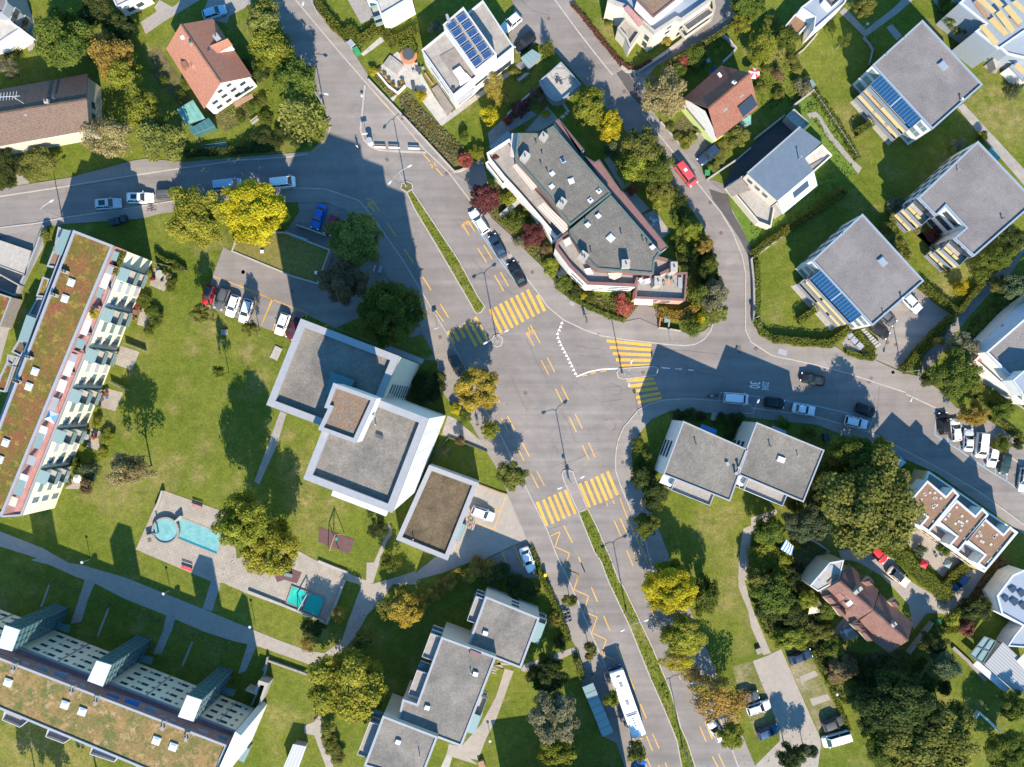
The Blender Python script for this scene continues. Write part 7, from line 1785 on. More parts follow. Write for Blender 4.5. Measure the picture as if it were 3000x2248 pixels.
sign(22,1612,1155,3.4,'signpost with white plate on the pavement by the upper crosswalk','box','white_metal',R(20),0.8)
sign(33,1302,318,3.6,'thin post on the rounded pavement corner of the east street'); sign(23,1555,1240,3.0,'thin signpost on the pavement before the bin yard','box','light_metal',R(10),0.5)
sign(23,1175,1508,2.6,'white direction sign at the left end of the long island','box','white_metal',R(80),0.7); sign(23,1437,1490,2.9,'white direction sign at the right end of the long island','box','white_metal',R(75),0.7)
sign(33,722,820,3.2,'blue and white island sign at the lower crosswalk','disc','blue_plastic',R(20)); sign(33,742,852,2.2,'white island beacon at the lower crosswalk','box','white_metal',R(20),0.6)
sign(24,25,1060,2.8,'white sign at the curved street wall','box','white_metal',R(30),0.7); sign(24,45,1110,2.4,'pale blue sign at the curved street wall','disc','pale_blue_metal',R(20)); sign(33,1235,995,2.6,'small sign on the shaded pavement below the lower crosswalk','disc','white_metal',R(10))
sign(22,1118,672,2.8,'white board between the olive trees facing the street','box','white_metal',R(70),1.0,0.03); sign(33,362,910,2.2,'sign at the parking lot exit','box','light_metal',R(15),0.4); sign(12,1040,1128,3.2,'signpost with plates on the paved triangle','box','white_metal',R(10),1.0)
sign(23,1862,1118,1.6,'low white sign at the round dark green tree','box','white_metal',R(30),0.5)
def wall(rc,pts,wd,h,m,label,name='garden_wall',cat='wall',z0=0.0,group=None):
 return single(MB().ribbon(W(rc,*pts,h=h),wd,z0,h),name,m,label,cat,group)
wall(12,(1045,640,1300,910,1560,1190,1742,1388,1790,1380,1850,1350),0.32,0.7,'pale_concrete','long pale low wall along the lavender bed')
wall(12,(1115,580,1205,690,1285,750,1345,690),0.25,0.8,'white_render','white planter wall around the small white terrace')
wall(13,(240,925,370,800,515,682),0.3,1.2,'pale_concrete','straight pale garden wall north of the central house')
wall(13,(1160,535,1205,570,1260,580,1310,565,1500,440,1700,290,1890,150,1915,60,1905,-20),0.5,0.6,'pale_concrete','curved pale retaining wall below the cream flats')
wall(13,(1480,985,1560,1080,1640,1172,1700,1140,1790,1070),0.3,0.5,'pale_concrete','pale wall around the front garden by the lime green base')
wall(13,(1985,280,2030,310,2095,390,2040,450,1985,500),0.35,0.9,'pale_concrete','bent stone wall in the garden behind the cream flats')
wall(13,(1855,1455,1980,1370,2100,1290,2211,1195),0.25,0.8,'pale_concrete','pale wall along the dark drive by the garden slope')
wall(14,(30,1125,150,1030,275,932),0.25,1.0,'pale_concrete','pale fence wall at the top of the dark drive'); wall(14,(345,855,430,790,515,725),0.25,1.2,'pale_concrete','pale wall at the upper end of the wild grass plot')
wall(24,(5,575,25,760,30,950,25,1080),0.35,1.1,'concrete','curved grey wall along the narrow street'); wall(24,(10,575,150,470,318,345),0.35,0.6,'pale_concrete','straight pale wall below the wild grass plot')
wall(14,(360,455,430,400,510,310,540,270),0.25,0.4,'pale_concrete','curved pale edging wall at the top right lawn'); wall(14,(915,300,960,350,990,400,975,470,955,530),0.15,0.6,'light_metal','thin bent railing beside the top right flats','railing','railing')
wall(34,(490,1330,560,1370,635,1425,540,1530,445,1645),0.3,1.0,'pale_concrete','bent pale wall left of the pale flat wing'); wall(44,(1285,740,1380,620,1478,490),0.35,1.4,'concrete','old stone wall east of the pink tiled house')
wall(44,(1795,1305,1855,1218,1930,1285,2020,1370),0.3,1.2,'white_render','white angled wall in the bottom right garden'); wall(44,(1640,690,1760,800,1905,960),0.5,0.6,'concrete','long edging wall beside the pergola lawn')
wall(31,(1252,1092,1285,1015,1312,935),0.35,1.0,'pale_concrete','white speckled screen wall at the corner of the pool plaza','screen_wall'); wall(42,(75,238,360,350,640,465,708,500,780,340,855,145),0.4,0.55,'pale_concrete','pale low wall around the playground corner')
wall(42,(640,-10,760,40,880,85),0.4,0.5,'pale_concrete','pale low wall at the top of the playground'); wall(42,(195,880,225,795,380,850,565,915),0.35,0.7,'concrete','concrete lawn edging wall left of the big yellow-green tree')
wall(41,(2035,1160,2080,1060,2140,900,2165,770),0.25,1.0,'concrete','concrete wall at the right end of the long cream block'); wall(21,(115,870,200,700,300,450,350,305),0.3,1.2,'light_metal','grey metal wall beside the garage ramp')
wall(32,(1945,885,2100,945,2170,965),0.2,0.3,'timber','brown edging at the top of the yellow bays','edging'); wall(32,(1560,690,1700,500,1860,560,2010,620),0.15,0.5,'dark_metal','dark railing along the small lawn beside the tower','railing','railing')
FN = 'patio fences of the sedum roofed block'
for i,(rc,a,lb) in enumerate(((21,(1000,1258,1165,1322),'pale fence beside the third patio of the sedum roofed block'),(21,(880,1572,1030,1642),'pale fence beside the fourth patio of the sedum roofed block'),(21,(1245,605,1495,668),'dark fence at the top of the first patio'))):
 p = W(rc,*a,h=1.2); o = thing('fence',lb,'fence',(*p[0],0),0,FN)
 for k in range(6): q = lerp(p[0],p[-1],k / 5); MB().tube([(*q,0),(*q,1.25)],0.05,5).build('post','light_metal',o)
 MB().ribbon(p,0.06,0.15,1.15).build('panel','pale_concrete' if i < 2 else 'dark_metal',o)
p = W(14,520,740,640,920,760,1100,870,1265,h=1.2); o = thing('fence','wire fence with pale posts right of the wild grass plot','fence',(*p[0],0))
for k in range(3):
 for j in range(5): q = lerp(p[k],p[k + 1],j / 5); MB().box((*q,0.65),(0.13,0.13,1.3)).build('post','light_metal',o)
for z in (0.4,0.8,1.2): MB().ribbon(p,0.04,z,z + 0.04).build('rail','light_metal',o)
# raised round cornered terrace
q = W(13,495,660,590,580,672,505,835,685,690,805,650,825,605,815,555,770,h=2.6)
o = thing('roof_terrace','grey roof terrace with one rounded corner beside the narrow street','terrace',(*cen(q),0))
MB().prism(offset(ccw(q),0.04),0,2.3).build('base','pale_concrete',o); c_ = ccw(q); MB().ring(c_,offset(c_,0.18),2.0,2.9).build('parapet','pale_blue_metal',o)
for x,y,r in ((650,640,0.5),(675,670,0.45),(640,660,0.4)):
 X_,Y_ = P(t(13,x,y)[0],3.0); k = thing('garden_chair','dark round chair on the rounded grey roof terrace','chair',(X_,Y_,2.3),0,'chairs on the rounded terrace')
 MB().disc((X_,Y_),r * 0.55,2.72,2.78,14).build('seat','dark_metal',k); MB().tube([(X_,Y_,2.3),(X_,Y_,2.72)],0.05,6).build('leg','dark_metal',k)
 MB().tube([(X_ + r * 0.55 * math.cos(a),Y_ + r * 0.55 * math.sin(a),3.05) for a in [i * 0.35 for i in range(10)]],0.05,6).build('backrest','dark_metal',k)
X_,Y_ = P(t(13,665,600)[0],2.3); single(MB().ribbon([(X_ + 1.6 * math.cos(i * 0.3),Y_ + 1.0 * math.sin(i * 0.3)) for i in range(21)],0.07,2.304,2.33),'cable_hose','dark_metal','dark hose laid in a loop on the rounded grey roof terrace','hose')
# -- bus shelter
q = W(43,848,1010,930,975,1095,1372,1012,1412,h=2.6); o = thing('bus_shelter','long bus shelter with pale green glass roof panels','bus shelter',(*cen(q),0.11))
for k in range(7):
 a,b_ = lerp(q[0],q[3],k / 7 + 0.004),lerp(q[0],q[3],(k + 1) / 7 - 0.006); c_,d_ = lerp(q[1],q[2],(k + 1) / 7 - 0.006),lerp(q[1],q[2],k / 7 + 0.004)
 MB().prism([a,b_,c_,d_],2.55,2.62,bottom=True).build('roof_panel','pale_glass',o)
fr = MB()
for k in range(8): fr.bar((*lerp(q[0],q[3],k / 7),2.5),(*lerp(q[1],q[2],k / 7),2.5),0.09,0.08)
fr.bar((*q[0],2.49),(*q[3],2.49),0.1,0.1); fr.bar((*q[1],2.49),(*q[2],2.49),0.1,0.1); fr.build('frame','light_metal',o)
for k in range(4): g = lerp(q[0],q[3],0.04 + k * 0.306); MB().tube([(*g,0.11),(*g,2.45)],0.06,6).build('post','light_metal',o)
b0,b1 = lerp(lerp(q[0],q[1],0.3),lerp(q[3],q[2],0.3),0.2),lerp(lerp(q[0],q[1],0.3),lerp(q[3],q[2],0.3),0.7); MB().bar((*b0,0.55),(*b1,0.55),0.4,0.06).build('bench','timber',o)
MB().ribbon([q[0],q[3]],0.05,0.3,2.3).build('back_pane','pale_glass',o)
# -- bins,boxes,benches
def bin_(rc,x,y,m,label,group=None,w_=0.75,d_=0.75,h=1.1,ang=0.0,z0=0.03,name='waste_bin',cat='bin'):
 X_,Y_ = P(t(rc,x,y)[0],h); o = thing(name,label,cat,(X_,Y_,z0),0,group)
 MB().box((X_,Y_,z0 + h * 0.44),(w_ * 0.9,d_ * 0.9,h * 0.88),ang,0,1.08).build('body',m,o); MB().box((X_,Y_,z0 + h * 0.93),(w_,d_,h * 0.1),ang,0,0.9).build('lid',m,o)
 MB().box((X_ + math.sin(ang) * d_ * 0.5,Y_ - math.cos(ang) * d_ * 0.5,z0 + h * 0.9),(w_ * 0.7,0.06,0.05),ang).build('handle','dark_metal',o)
bin_(12,905,350,'light_metal','grey container at the hedge of the top street',None,1.3,1.1,1.3,R(-50)); bin_(12,950,405,'green_plastic','green container at the hedge of the top street',None,1.3,1.0,1.3,R(-60))
plain('bin_dark',(0.02,0.035,0.045),0.5)
for x,y,lb in ((900,278,'dark bin at the left of three by the left street'),(942,265,'dark bin with green lid patch, middle of three by the left street'),(992,248,'dark bin at the right of three by the left street')): bin_(21,x,y,'bin_dark',lb,'bins by the left street',0.95,1.2,1.3,R(8))
for x,y,lb in ((800,1190,'grey bin, upper of three in the bin yard by the forecourt'),(840,1235,'grey bin, middle of three in the bin yard by the forecourt'),(885,1280,'grey bin, lowest of three in the bin yard by the forecourt')): bin_(24,x,y,'light_metal',lb,'bins in the forecourt yard',1.2,1.0,1.3,R(-45))
sheet('bin_yard',PX(t(24,735,1260,800,1170,930,1290,860,1340,770,1310)),0.045,'concrete')
bin_(44,1525,480,'green_plastic','small green bin at the bend of the gravel drive'); bin_(33,545,1620,'yellow_plastic','yellow post box on the pavement beside the shaded lot',None,0.5,0.5,1.4,0,0.11,'post_box','post box')
bin_(23,1530,1065,'pale_glass','glass topped bin box in the yard below the flowering hedge',None,0.9,1.1,1.2); wall(23,(1465,1133,1560,1145,1645,1160),0.2,0.9,'pale_concrete','pale yard wall below the flowering hedge'); wall(23,(1555,1050,1545,1130),0.2,1.2,'pale_concrete','pale dividing wall of the small bin yard'); wall(23,(1480,1045,1472,1120),0.15,1.2,'terracotta','reddish screen of the small bin yard','screen')
bin_(34,615,505,'bin_dark','dark container by the right grey flats',None,1.0,1.5,1.2,R(10)); bin_(13,1860,1395,'green_plastic','dark green bin at the corner of the dark drive',None,0.9,0.9,1.1)
bin_(22,1140,660,'light_metal','grey switch box between the olive trees',None,0.5,1.2,1.1,R(-20),name='switch_box',cat='box')
bin_(33,1282,708,'white_metal','white cabinet in the hedge of the rounded pavement',None,0.45,1.3,1.2,R(8),0.0,'switch_cabinet','cabinet'); bin_(21,1815,1172,'concrete','grey stone block on the lawn below the cars',None,1.2,1.0,0.5,0,0.0,'stone_block','block')
bin_(32,300,-180,'pale_concrete','flat pale slab on the lawn beside the tower',None,1.4,2.3,0.25,R(-25),0.0,'concrete_slab','slab')
bin_(32,1780,1265,'pale_glass','pale green bicycle shelter roof at the annexe wall',None,1.5,3.2,2.2,R(-22),0.03,'bicycle_shelter','shelter') 
def bench(rc,x,y,ang,m,label,L=1.9,group=None,z0=0.06):
 X_,Y_ = P(t(rc,x,y)[0],0.5); o = thing('bench',label,'bench',(X_,Y_,z0),ang,group)
 for k in range(3): MB().box((0,-0.28 + k * 0.16,0.45),(L,0.13,0.05)).build('seat_slat',m,o,(0,0,0))
 for k in range(2): MB().box((0,0.22 + k * 0.05,0.62 + k * 0.16),(L,0.05,0.13)).build('back_slat',m,o,(0,0,0))
 for s_ in (1,-1): MB().box((s_ * L * 0.38,0,0.22),(0.08,0.5,0.43)).build('leg','dark_metal',o,(0,0,0))
bench(31,1595,1060,R(-19),'rose_slabs','faded pink bench at the top edge of the pool plaza'); bench(31,1512,1560,R(-19),'red_paint','bright red bench at the bottom edge of the pool plaza',1.95); bench(11,2065,975,R(38),'pale_concrete','pale stone bench in the garden of the orange roofed house',1.6,None,0.0)
bench(42,400,100,R(-12),'pale_glass','pale green play bench on the plum rubber mat',1.4); bench(11,1740,1180,R(8),'teal_glass','teal garden bench by the shaded street hedge',4.2,None,0.0)
BR = 'white barriers on the paved triangle'
for x,y,lb in ((1142,1193,'white barrier rail nearest the rounded end of the paved triangle'),(1257,1196,'white barrier rail in the middle of the paved triangle edge'),(1416,1203,'white barrier rail nearest the lavender bed')):
 X_,Y_ = P(t(12,x,y)[0],1.0); o = thing('barrier',lb,'barrier',(X_,Y_,0.1),R(-2),BR)
 MB().box((0,0,0.85),(1.9,0.16,0.3)).build('rail','white_paint',o,(0,0,0)); MB().box((0,0,0.45),(1.9,0.05,0.1)).build('lower_rail','white_paint',o,(0,0,0))
 for s_ in (1,-1): MB().tube([(s_ * 0.85,0,0),(s_ * 0.85,0,0.95)],0.045,6).build('post','light_metal',o,(0,0,0))
X_,Y_ = P(t(12,1062,1150)[0],1.0); o = thing('advertising_column','white rounded column standing on the paved triangle','column',(X_,Y_,0.1)); MB().disc((X_,Y_),0.45,0.1,1.9,18).build('drum','white_paint',o); MB().disc((X_,Y_),0.52,1.9,2.05,18).build('cap','light_metal',o)
# -- fountain and pools
X_,Y_ = P(t(31,1340,1258)[0],0.7); o = thing('fountain_basin','round turquoise basin raised above the pool plaza','basin',(X_,Y_,0.06))
ci = [(X_ + math.cos(i * math.pi / 16),Y_ + math.sin(i * math.pi / 16)) for i in range(32)]
MB().ring([(X_ + (x - X_) * 2.35,Y_ + (y - Y_) * 2.35) for x,y in ci],[(X_ + (x - X_) * 2.05,Y_ + (y - Y_) * 2.05) for x,y in ci],0.06,0.85).build('rim','concrete',o)
MB().face([(X_ + (x - X_) * 2.06,Y_ + (y - Y_) * 2.06,0.62) for x,y in ci]).build('water','pool_water',o)
q = t(31,1445,1148,1800,1290,1755,1445,1435,1315); o = thing('paddling_pool','rectangular turquoise paddling pool running under the giant tree','pool',(*cen(PX(q)),0.06))
MB().face([(*p_,0.068) for p_ in ccw(PX(q))]).build('water','pool_water',o); c_ = ccw(PX(q)); MB().ring(offset(c_,-0.22),c_,0.03,0.10).build('rim','concrete_pavers',o)
glass('recess_teal',(0.01,0.16,0.21),0.1); MB().prism(PX(t(31,1440,1300,1760,1428,1755,1445,1435,1318)),0.06,0.074).build('pool_recess_band','recess_teal',o)  # dark strip painted on the flush water in place of a recessed pool wall
wall(31,(1170,1305,1250,1280),0.2,1.1,'concrete','short water spout wall beside the round basin','spout_wall'); wall(31,(1412,1188,1462,1140),0.25,1.2,'pale_concrete','short slanted wall between basin and paddling pool','spout_wall'); wall(31,(1225,1300,1228,1290),0.2,3.6,'light_metal','tall slim post beside the round basin','post','post')
for q,lb in ((t(42,430,195,556,243,505,370,386,325),'teal tarpaulin over a sand pit, left of a pair'),(t(42,570,248,692,290,640,436,520,385),'teal tarpaulin over a sand pit, right of a pair')):
 c_ = ccw(PX(q,0.3)); o = thing('covered_sandpit',lb,'sandpit',(*cen(c_),0.064),0,'covered sandpits')
 MB().ring(offset(c_,-0.14),c_,0.064,0.32).build('frame','grey_timber',o)
 b_ = MB(); m_ = cen(c_); g = 6
 for i in range(g):
  for j in range(g):
   f = []
   for u,v in ((i,j),(i + 1,j),(i + 1,j + 1),(i,j + 1)):
    pp_ = lerp(lerp(c_[0],c_[1],u / g),lerp(c_[3],c_[2],u / g),v / g); f.append((*pp_,0.27 - 0.10 * math.sin(math.pi * u / g) * math.sin(math.pi * v / g) + 0.03 * math.sin(u * 2.3 + v * 1.7) * math.sin(math.pi * u / g) * math.sin(math.pi * v / g)))
   b_.face(f)
 b_.build('tarpaulin','teal_canvas',o,None,True)
def aframe(rc,a,b_,h,sp,m,label,seat=True,name='swing',cat='swing'):
 p0,p1 = P(t(rc,*a)[0],h),P(t(rc,*b_)[0],h); d = Vector((p1[0] - p0[0],p1[1] - p0[1])).normalized(); n = Vector((-d.y,d.x))
 o = thing(name,label,cat,(*lerp(p0,p1,0.5),0.05))
 MB().tube([(*p0,h),(*p1,h)],0.10,8).build('beam',m,o)
 for q in (p0,p1):
  for s_ in (1,-1): MB().tube([(*q,h),(q[0] + n.x * sp * s_,q[1] + n.y * sp * s_,0.05)],0.075,6).build('leg',m,o)
 if seat:
  c_ = lerp(p0,p1,0.45)
  for s_ in (0.25,-0.25): MB().tube([(c_[0] + d.x * s_,c_[1] + d.y * s_,h),(c_[0] + d.x * s_,c_[1] + d.y * s_,0.55)],0.02,5).build('rope','dark_metal',o)
  MB().box((*c_,0.52),(0.6,0.35,0.06),math.atan2(d.y,d.x)).build('seat','teal_canvas',o)
aframe(32,(778,1290),(733,1418),3.4,1.0,'timber','wooden swing over the plum rubber mat'); aframe(42,(548,262),(470,400),2.4,0.5,'light_metal','thin metal frame across the teal sand pits',False,'climbing_frame','climbing frame')
# -- sails,parasols,garden furniture
def parasol(rc,x,y,r,h,m,label,n=8,z0=0.05,group=None):
 X_,Y_ = P(t(rc,x,y)[0],h); o = thing('parasol',label,'parasol',(X_,Y_,z0),0,group)
 MB().tube([(X_,Y_,z0),(X_,Y_,h + 0.25)],0.03,6).build('pole','light_metal',o); mb = MB()
 ms_ = m if isinstance(m,tuple) else (m,m)
 for i in range(n):
  a,c_ = 2 * math.pi * i / n + 0.3,2 * math.pi * (i + 1) / n + 0.3
  mb.face([(X_ + r * math.cos(a),Y_ + r * math.sin(a),h - 0.25),(X_ + r * math.cos(c_),Y_ + r * math.sin(c_),h - 0.25),(X_,Y_,h + 0.22)],i % 2)
 mb.build('canopy',list(ms_),o)
parasol(31,412,335,1.15,13.0,('white_paint','blue_plastic'),'blue and white parasol on the terrace of the sedum roofed block',4,10.6); parasol(31,620,838,0.75,2.4,'white_paint','white parasol on the last garden patio'); parasol(14,28,590,1.0,2.6,('red_paint','white_paint'),'red and white garden parasol beside the dark red roof')
parasol(34,1408,1530,0.85,2.4,'red_plastic','red parasol on the row house patio',4); parasol(34,1600,1530,0.8,2.4,'pale_glass','pale square parasol on the row house patio',4)
def sail(rc,pts,h,m,label,uvq=False):
 p = PX(t(rc,*pts),h); c_ = cen(p); o = thing('shade_sail',label,'shade sail',(*c_,0.0)); hs = [h,h - 0.5,h + 0.2,h - 0.4]
 mb = MB(); f = [(*q,hs[i % 4]) for i,q in enumerate(p)]
 (mb.quad_uv(*f) if len(f) == 4 else mb.face(f)); lo = [(x,y,z - 0.03) for x,y,z in f]; mb.face(lo[::-1])
 for i in range(len(f)): mb.face([f[i],lo[i],lo[(i + 1) % len(f)],f[(i + 1) % len(f)]])
 mb.build('cloth',m,o)
 for i,q in enumerate(p): MB().tube([(*q,0),(*q,hs[i % 4] + 0.1)],0.035,6).build('post','light_metal',o)
sail(34,(285,1330,355,1390,325,1458,245,1410),2.6,'blue_stripe_canvas','blue and white striped sail in the dark garden'); sail(44,(498,250,635,400,560,402,470,425),3.0,'cream_render','cream sail at the left gable of the pink tiled house')
def table_set(rc,x,y,label,r=0.55,chairs=4,m='white_metal',cm='white_metal',z0=0.05,ang=0.3,group=None):
 X_,Y_ = P(t(rc,x,y)[0],z0 + 0.7); o = thing('garden_table',label,'table',(X_,Y_,z0)); MB().disc((X_,Y_),r,z0 + 0.70,z0 + 0.74,16).build('tabletop',m,o); MB().tube([(X_,Y_,z0),(X_,Y_,z0 + 0.7)],0.05,6).build('leg',m,o)
 for k in range(chairs):
  a = ang + 2 * math.pi * k / chairs; cx_,cy_ = X_ + (r + 0.35) * math.cos(a),Y_ + (r + 0.35) * math.sin(a)
  c_ = thing('garden_chair','chair drawn up to the ' + label,'chair',(cx_,cy_,z0),a,'chairs at the ' + label)
  MB().box((0,0,0.43),(0.45,0.45,0.05)).build('seat',cm,c_,(0,0,0)); MB().box((0.22,0,0.68),(0.05,0.45,0.45)).build('backrest',cm,c_,(0,0,0))
  for sx in (1,-1):
   for s_ in (1,-1): MB().tube([(sx * 0.19,s_ * 0.19,0),(sx * 0.19,s_ * 0.19,0.42)],0.02,5).build('leg',cm,c_,(0,0,0))
table_set(23,1425,268,'round white table in the shaded patio',0.35,3); table_set(12,1450,560,'dark table below the round hot tub',0.5,4,'dark_metal','light_metal'); table_set(21,1290,700,'pale table on the first garden patio',0.7,4,'pale_concrete','dark_metal')
table_set(34,1275,1290,'white table at the corner of the row houses',0.5,3); table_set(44,770,560,'white table on the terrace of the pink tiled house',0.45,4); table_set(34,1540,1450,'pale round table on the row house patio',0.4,2,'pale_concrete','dark_metal'); table_set(31,700,500,'grey table on the patio with brown fence',0.5,4,'light_metal','dark_metal'); table_set(21,1090,1010,'rusty table on the second garden patio',0.5,3,'maroon_metal','maroon_metal'); table_set(31,820,190,'dark table on the patio of the blue chair',0.45,2,'dark_metal','blue_plastic')
table_set(23,1545,770,'terracotta table on the coral walled terrace',0.32,2,'terracotta','grey_timber',5.65)
for x,y,w_,d_,lb in ((1340,770,1.2,0.8,'grey lounger under the awning of the coral walled terrace'),(1390,765,1.0,0.8,'grey lounger beside another on the coral walled terrace'),(1640,770,0.7,1.8,'slatted pale lounger by the edge of the coral walled terrace')):
 X_,Y_ = P(t(23,x,y)[0],6.0); o = thing('lounger',lb,'lounger',(X_,Y_,5.56)); MB().box((X_,Y_,5.86),(w_,d_,0.08)).build('seat','light_metal',o)
 for sx in (1,-1):
  for s_ in (1,-1): MB().box((X_ + sx * w_ * 0.42,Y_ + s_ * d_ * 0.42,5.69),(0.06,0.06,0.26)).build('leg','dark_metal',o)
X_,Y_ = P(t(12,1372,440)[0],1.0); o = thing('hot_tub','round wooden hot tub with dark octagonal cover','hot tub',(X_,Y_,0.05)); MB().disc((X_,Y_),1.45,0.05,0.75,24).build('deck','terracotta',o); MB().disc((X_,Y_),1.15,0.75,1.05,24).build('tub','timber',o); MB().disc((X_,Y_),1.05,1.05,1.15,8).build('cover','dark_metal',o)
X_,Y_ = P(t(12,1655,785)[0],0.3); o = thing('timber_deck','grey timber deck at the foot of the solar panel house','deck',(X_,Y_,0.05)); MB().prism(PX(t(12,1560,725,1610,690,1740,880,1690,945)),0.055,0.3).build('boards','grey_timber',o)
for x,y,w_,d_,a_,m,lb,nm in ((1250,520,3.0,2.0,R(-37),'pale_pavers','stone platform with steps on the small white terrace','stone_platform'),(1535,635,0.4,2.4,R(35),'timber','brown timber bench below the solar panel house','timber_bench'),(1412,700,0.7,1.6,R(10),'dark_metal','dark sculpture in the round white planter','sculpture'),(1735,720,0.6,0.6,0,'dark_metal','dark planter on the roof terrace corner','planter')):
 h_ = 0.5 if nm != 'planter' else 6.95; X_,Y_ = P(t(12,x,y)[0],h_); z_ = 0.05 if nm != 'planter' else 6.4
 o = thing(nm,lb,nm.split('_')[-1],(X_,Y_,z_),a_); MB().box((0,0,0.22),(w_,d_,0.44),0,0,0.95).build('body',m,o,(0,0,0)); MB().box((0,0,0.47),(w_ * 0.6,d_ * 0.6,0.06)).build('top',m,o,(0,0,0))
# flower tubs around the small white terrace
for k,(x,y) in enumerate(((1140,575),(1180,610),(1215,655),(1250,690),(1300,700),(1325,660))):
 X_,Y_ = P(t(12,x,y)[0],0.4); o = thing('flower_tub','orange tinged flower tub along the small white terrace wall','flower tub',(X_,Y_,0.05),0,'flower tubs of the small white terrace'); MB().tube([(X_,Y_,0.05),(X_,Y_,0.45)],[0.22,0.3],10).build('tub','terracotta',o)
 link('plant',CR['shrub'][k % 5],o,(0,0,0.55),k,(0.4,0.4,0.3),'foliage_amber')
# shed group of the orange roofed house
def shed(rc,q,h,m,label,name='garden_shed',cat='shed',wallm='teal_glass'):
 p = PX(t(rc,*q),h); o = thing(name,label,cat,(*cen(p),0)); MB().prism(offset(ccw(p),0.15),0,h - 0.05,top=False).build('wall',wallm,o); mb = MB()
 mb.prism(p,h - 0.05,h + 0.05,bottom=True); mb.quad_uv(*[(*q_,h + 0.056) for q_ in p],m=1); mb.build('roof',['light_metal',m],o)
 mm = MB(); 
 for k in range(1,4): mm.bar((*lerp(p[0],p[1],k / 4),h + 0.09),(*lerp(p[3],p[2],k / 4),h + 0.09),0.06,0.05)
 mm.build('roof_bars',m if m != 'teal_glass' else 'pale_glass',o)
plain('sea_green',(0.14,0.30,0.26),0.4,grain=0.3)
MBs = shed(11,(1430,890,1562,810,1660,960,1500,1010),2.6,'sea_green','sea green glass shed beside the orange roofed house'); shed(11,(1530,1045,1690,955,1742,1022,1565,1092),2.2,'teal_glass','turquoise lean-to roof below the sea green shed')
shed(13,(345,470,440,400,520,450,410,550),2.2,'pale_glass','pale glass carport roof beside the dark parked car','carport','carport','light_metal'); shed(42,(440,1470,545,1490,470,1700,360,1660),2.3,'ribbed_white','white ribbed garden shed roof on the bottom lawn',wallm='pale_concrete')
shed(14,(1915,1225,1950,1195,2022,1280,1990,1305),2.2,'sea_green','green glass canopy along the pale path by the notched flats','carport','canopy','light_metal'); shed(41,(1965,1490,2020,1510,1975,1620,1930,1600),2.4,'pale_glass','pale green awning roof at the end wall of the cream block','canopy','canopy','light_metal') 
shed(14,(475,655,490,640,525,690,500,710),2.0,'pale_glass','small pale glass cold frame by the top right lawn','cold_frame','cold frame','light_metal'); shed(13,(1875,575,1920,533,1945,550,1895,595),2.0,'blue_glass','small blue glass roof behind the dark red roof','cold_frame','cold frame','light_metal'); shed(13,(2110,990,2211,930,2211,1010,2140,1010),2.2,'sea_green','green garden roof beside the dark red roofed house',wallm='light_metal')
bin_(13,1865,490,'pale_glass','pale garden table top on the shaded lawn by the lane',None,0.7,0.8,0.6,R(20),0,'cold_frame','cold frame'); bin_(12,1305,140,'light_metal','grey metal hatch on the top lawn',None,1.2,1.0,0.3,R(25),0,'hatch','hatch'); bin_(14,1890,360,'dark_metal','dark round stone by the top right path',None,0.9,0.9,0.5,0,0,'garden_stone','stone'); bin_(44,65,720,'concrete','grey boulder beside the curving path',None,0.9,1.0,0.7,0.4,0,'boulder','boulder'); bin_(42,1965,1640,'timber','brown boulder at the bottom path',None,1.1,1.3,0.8,0.3,0,'boulder','boulder')
for x,y in ((690,835),(700,855),(715,875),(730,900),(715,920),(695,940),(680,950)):
 X_,Y_ = P(t(13,x,y)[0]); single(MB().box((X_,Y_,0.03),(0.55,0.4,0.05),R(-40)),'stepping_stone','white_slabs','pale square stepping stone in the curved line by the rounded terrace','stepping stone','stepping stones by the rounded terrace')
for x,y in ((2065,850),(2065,875),(2065,895),(2080,862)): 
 X_,Y_ = P(t(42,x,y)[0]); single(MB().box((X_,Y_,0.03),(0.8,0.25,0.05),R(-15)),'stepping_stone','pale_pavers','pale narrow stepping stone beside the stepped flats','stepping stone','stepping stones by the stepped flats')
# entrance steps
def steps(rc,q,n,label,m='pale_concrete',h=0.9):
 p = PX(t(rc,*q)); o = thing('steps',label,'steps',(*cen(p),0))
 for k in range(n): MB().prism([lerp(p[0],p[3],k / n),lerp(p[1],p[2],k / n),lerp(p[1],p[2],(k + 0.94) / n),lerp(p[0],p[3],(k + 0.94) / n)],0,h * (k + 1) / n).build('tread',m,o)
steps(23,(630,690,700,620,750,680,660,750),7,'slate coloured steps below the white balcony wall','light_metal'); steps(13,(310,640,390,590,415,610,335,670),6,'pale steps on the lawn of the solar panel house'); steps(33,(1895,300,1940,305,1930,370,1880,360),6,'shaded steps between the twin grey flats'); steps(24,(890,1150,920,1140,1040,1275,1000,1305),8,'pale steps beside the forecourt'); steps(13,(305,530,345,500,390,550,350,580),6,'narrow steps beside the pale glass carport'); steps(14,(1880,540,1960,480,2010,560,1975,600),2,'low steps at the awning terraces','concrete',0.4)
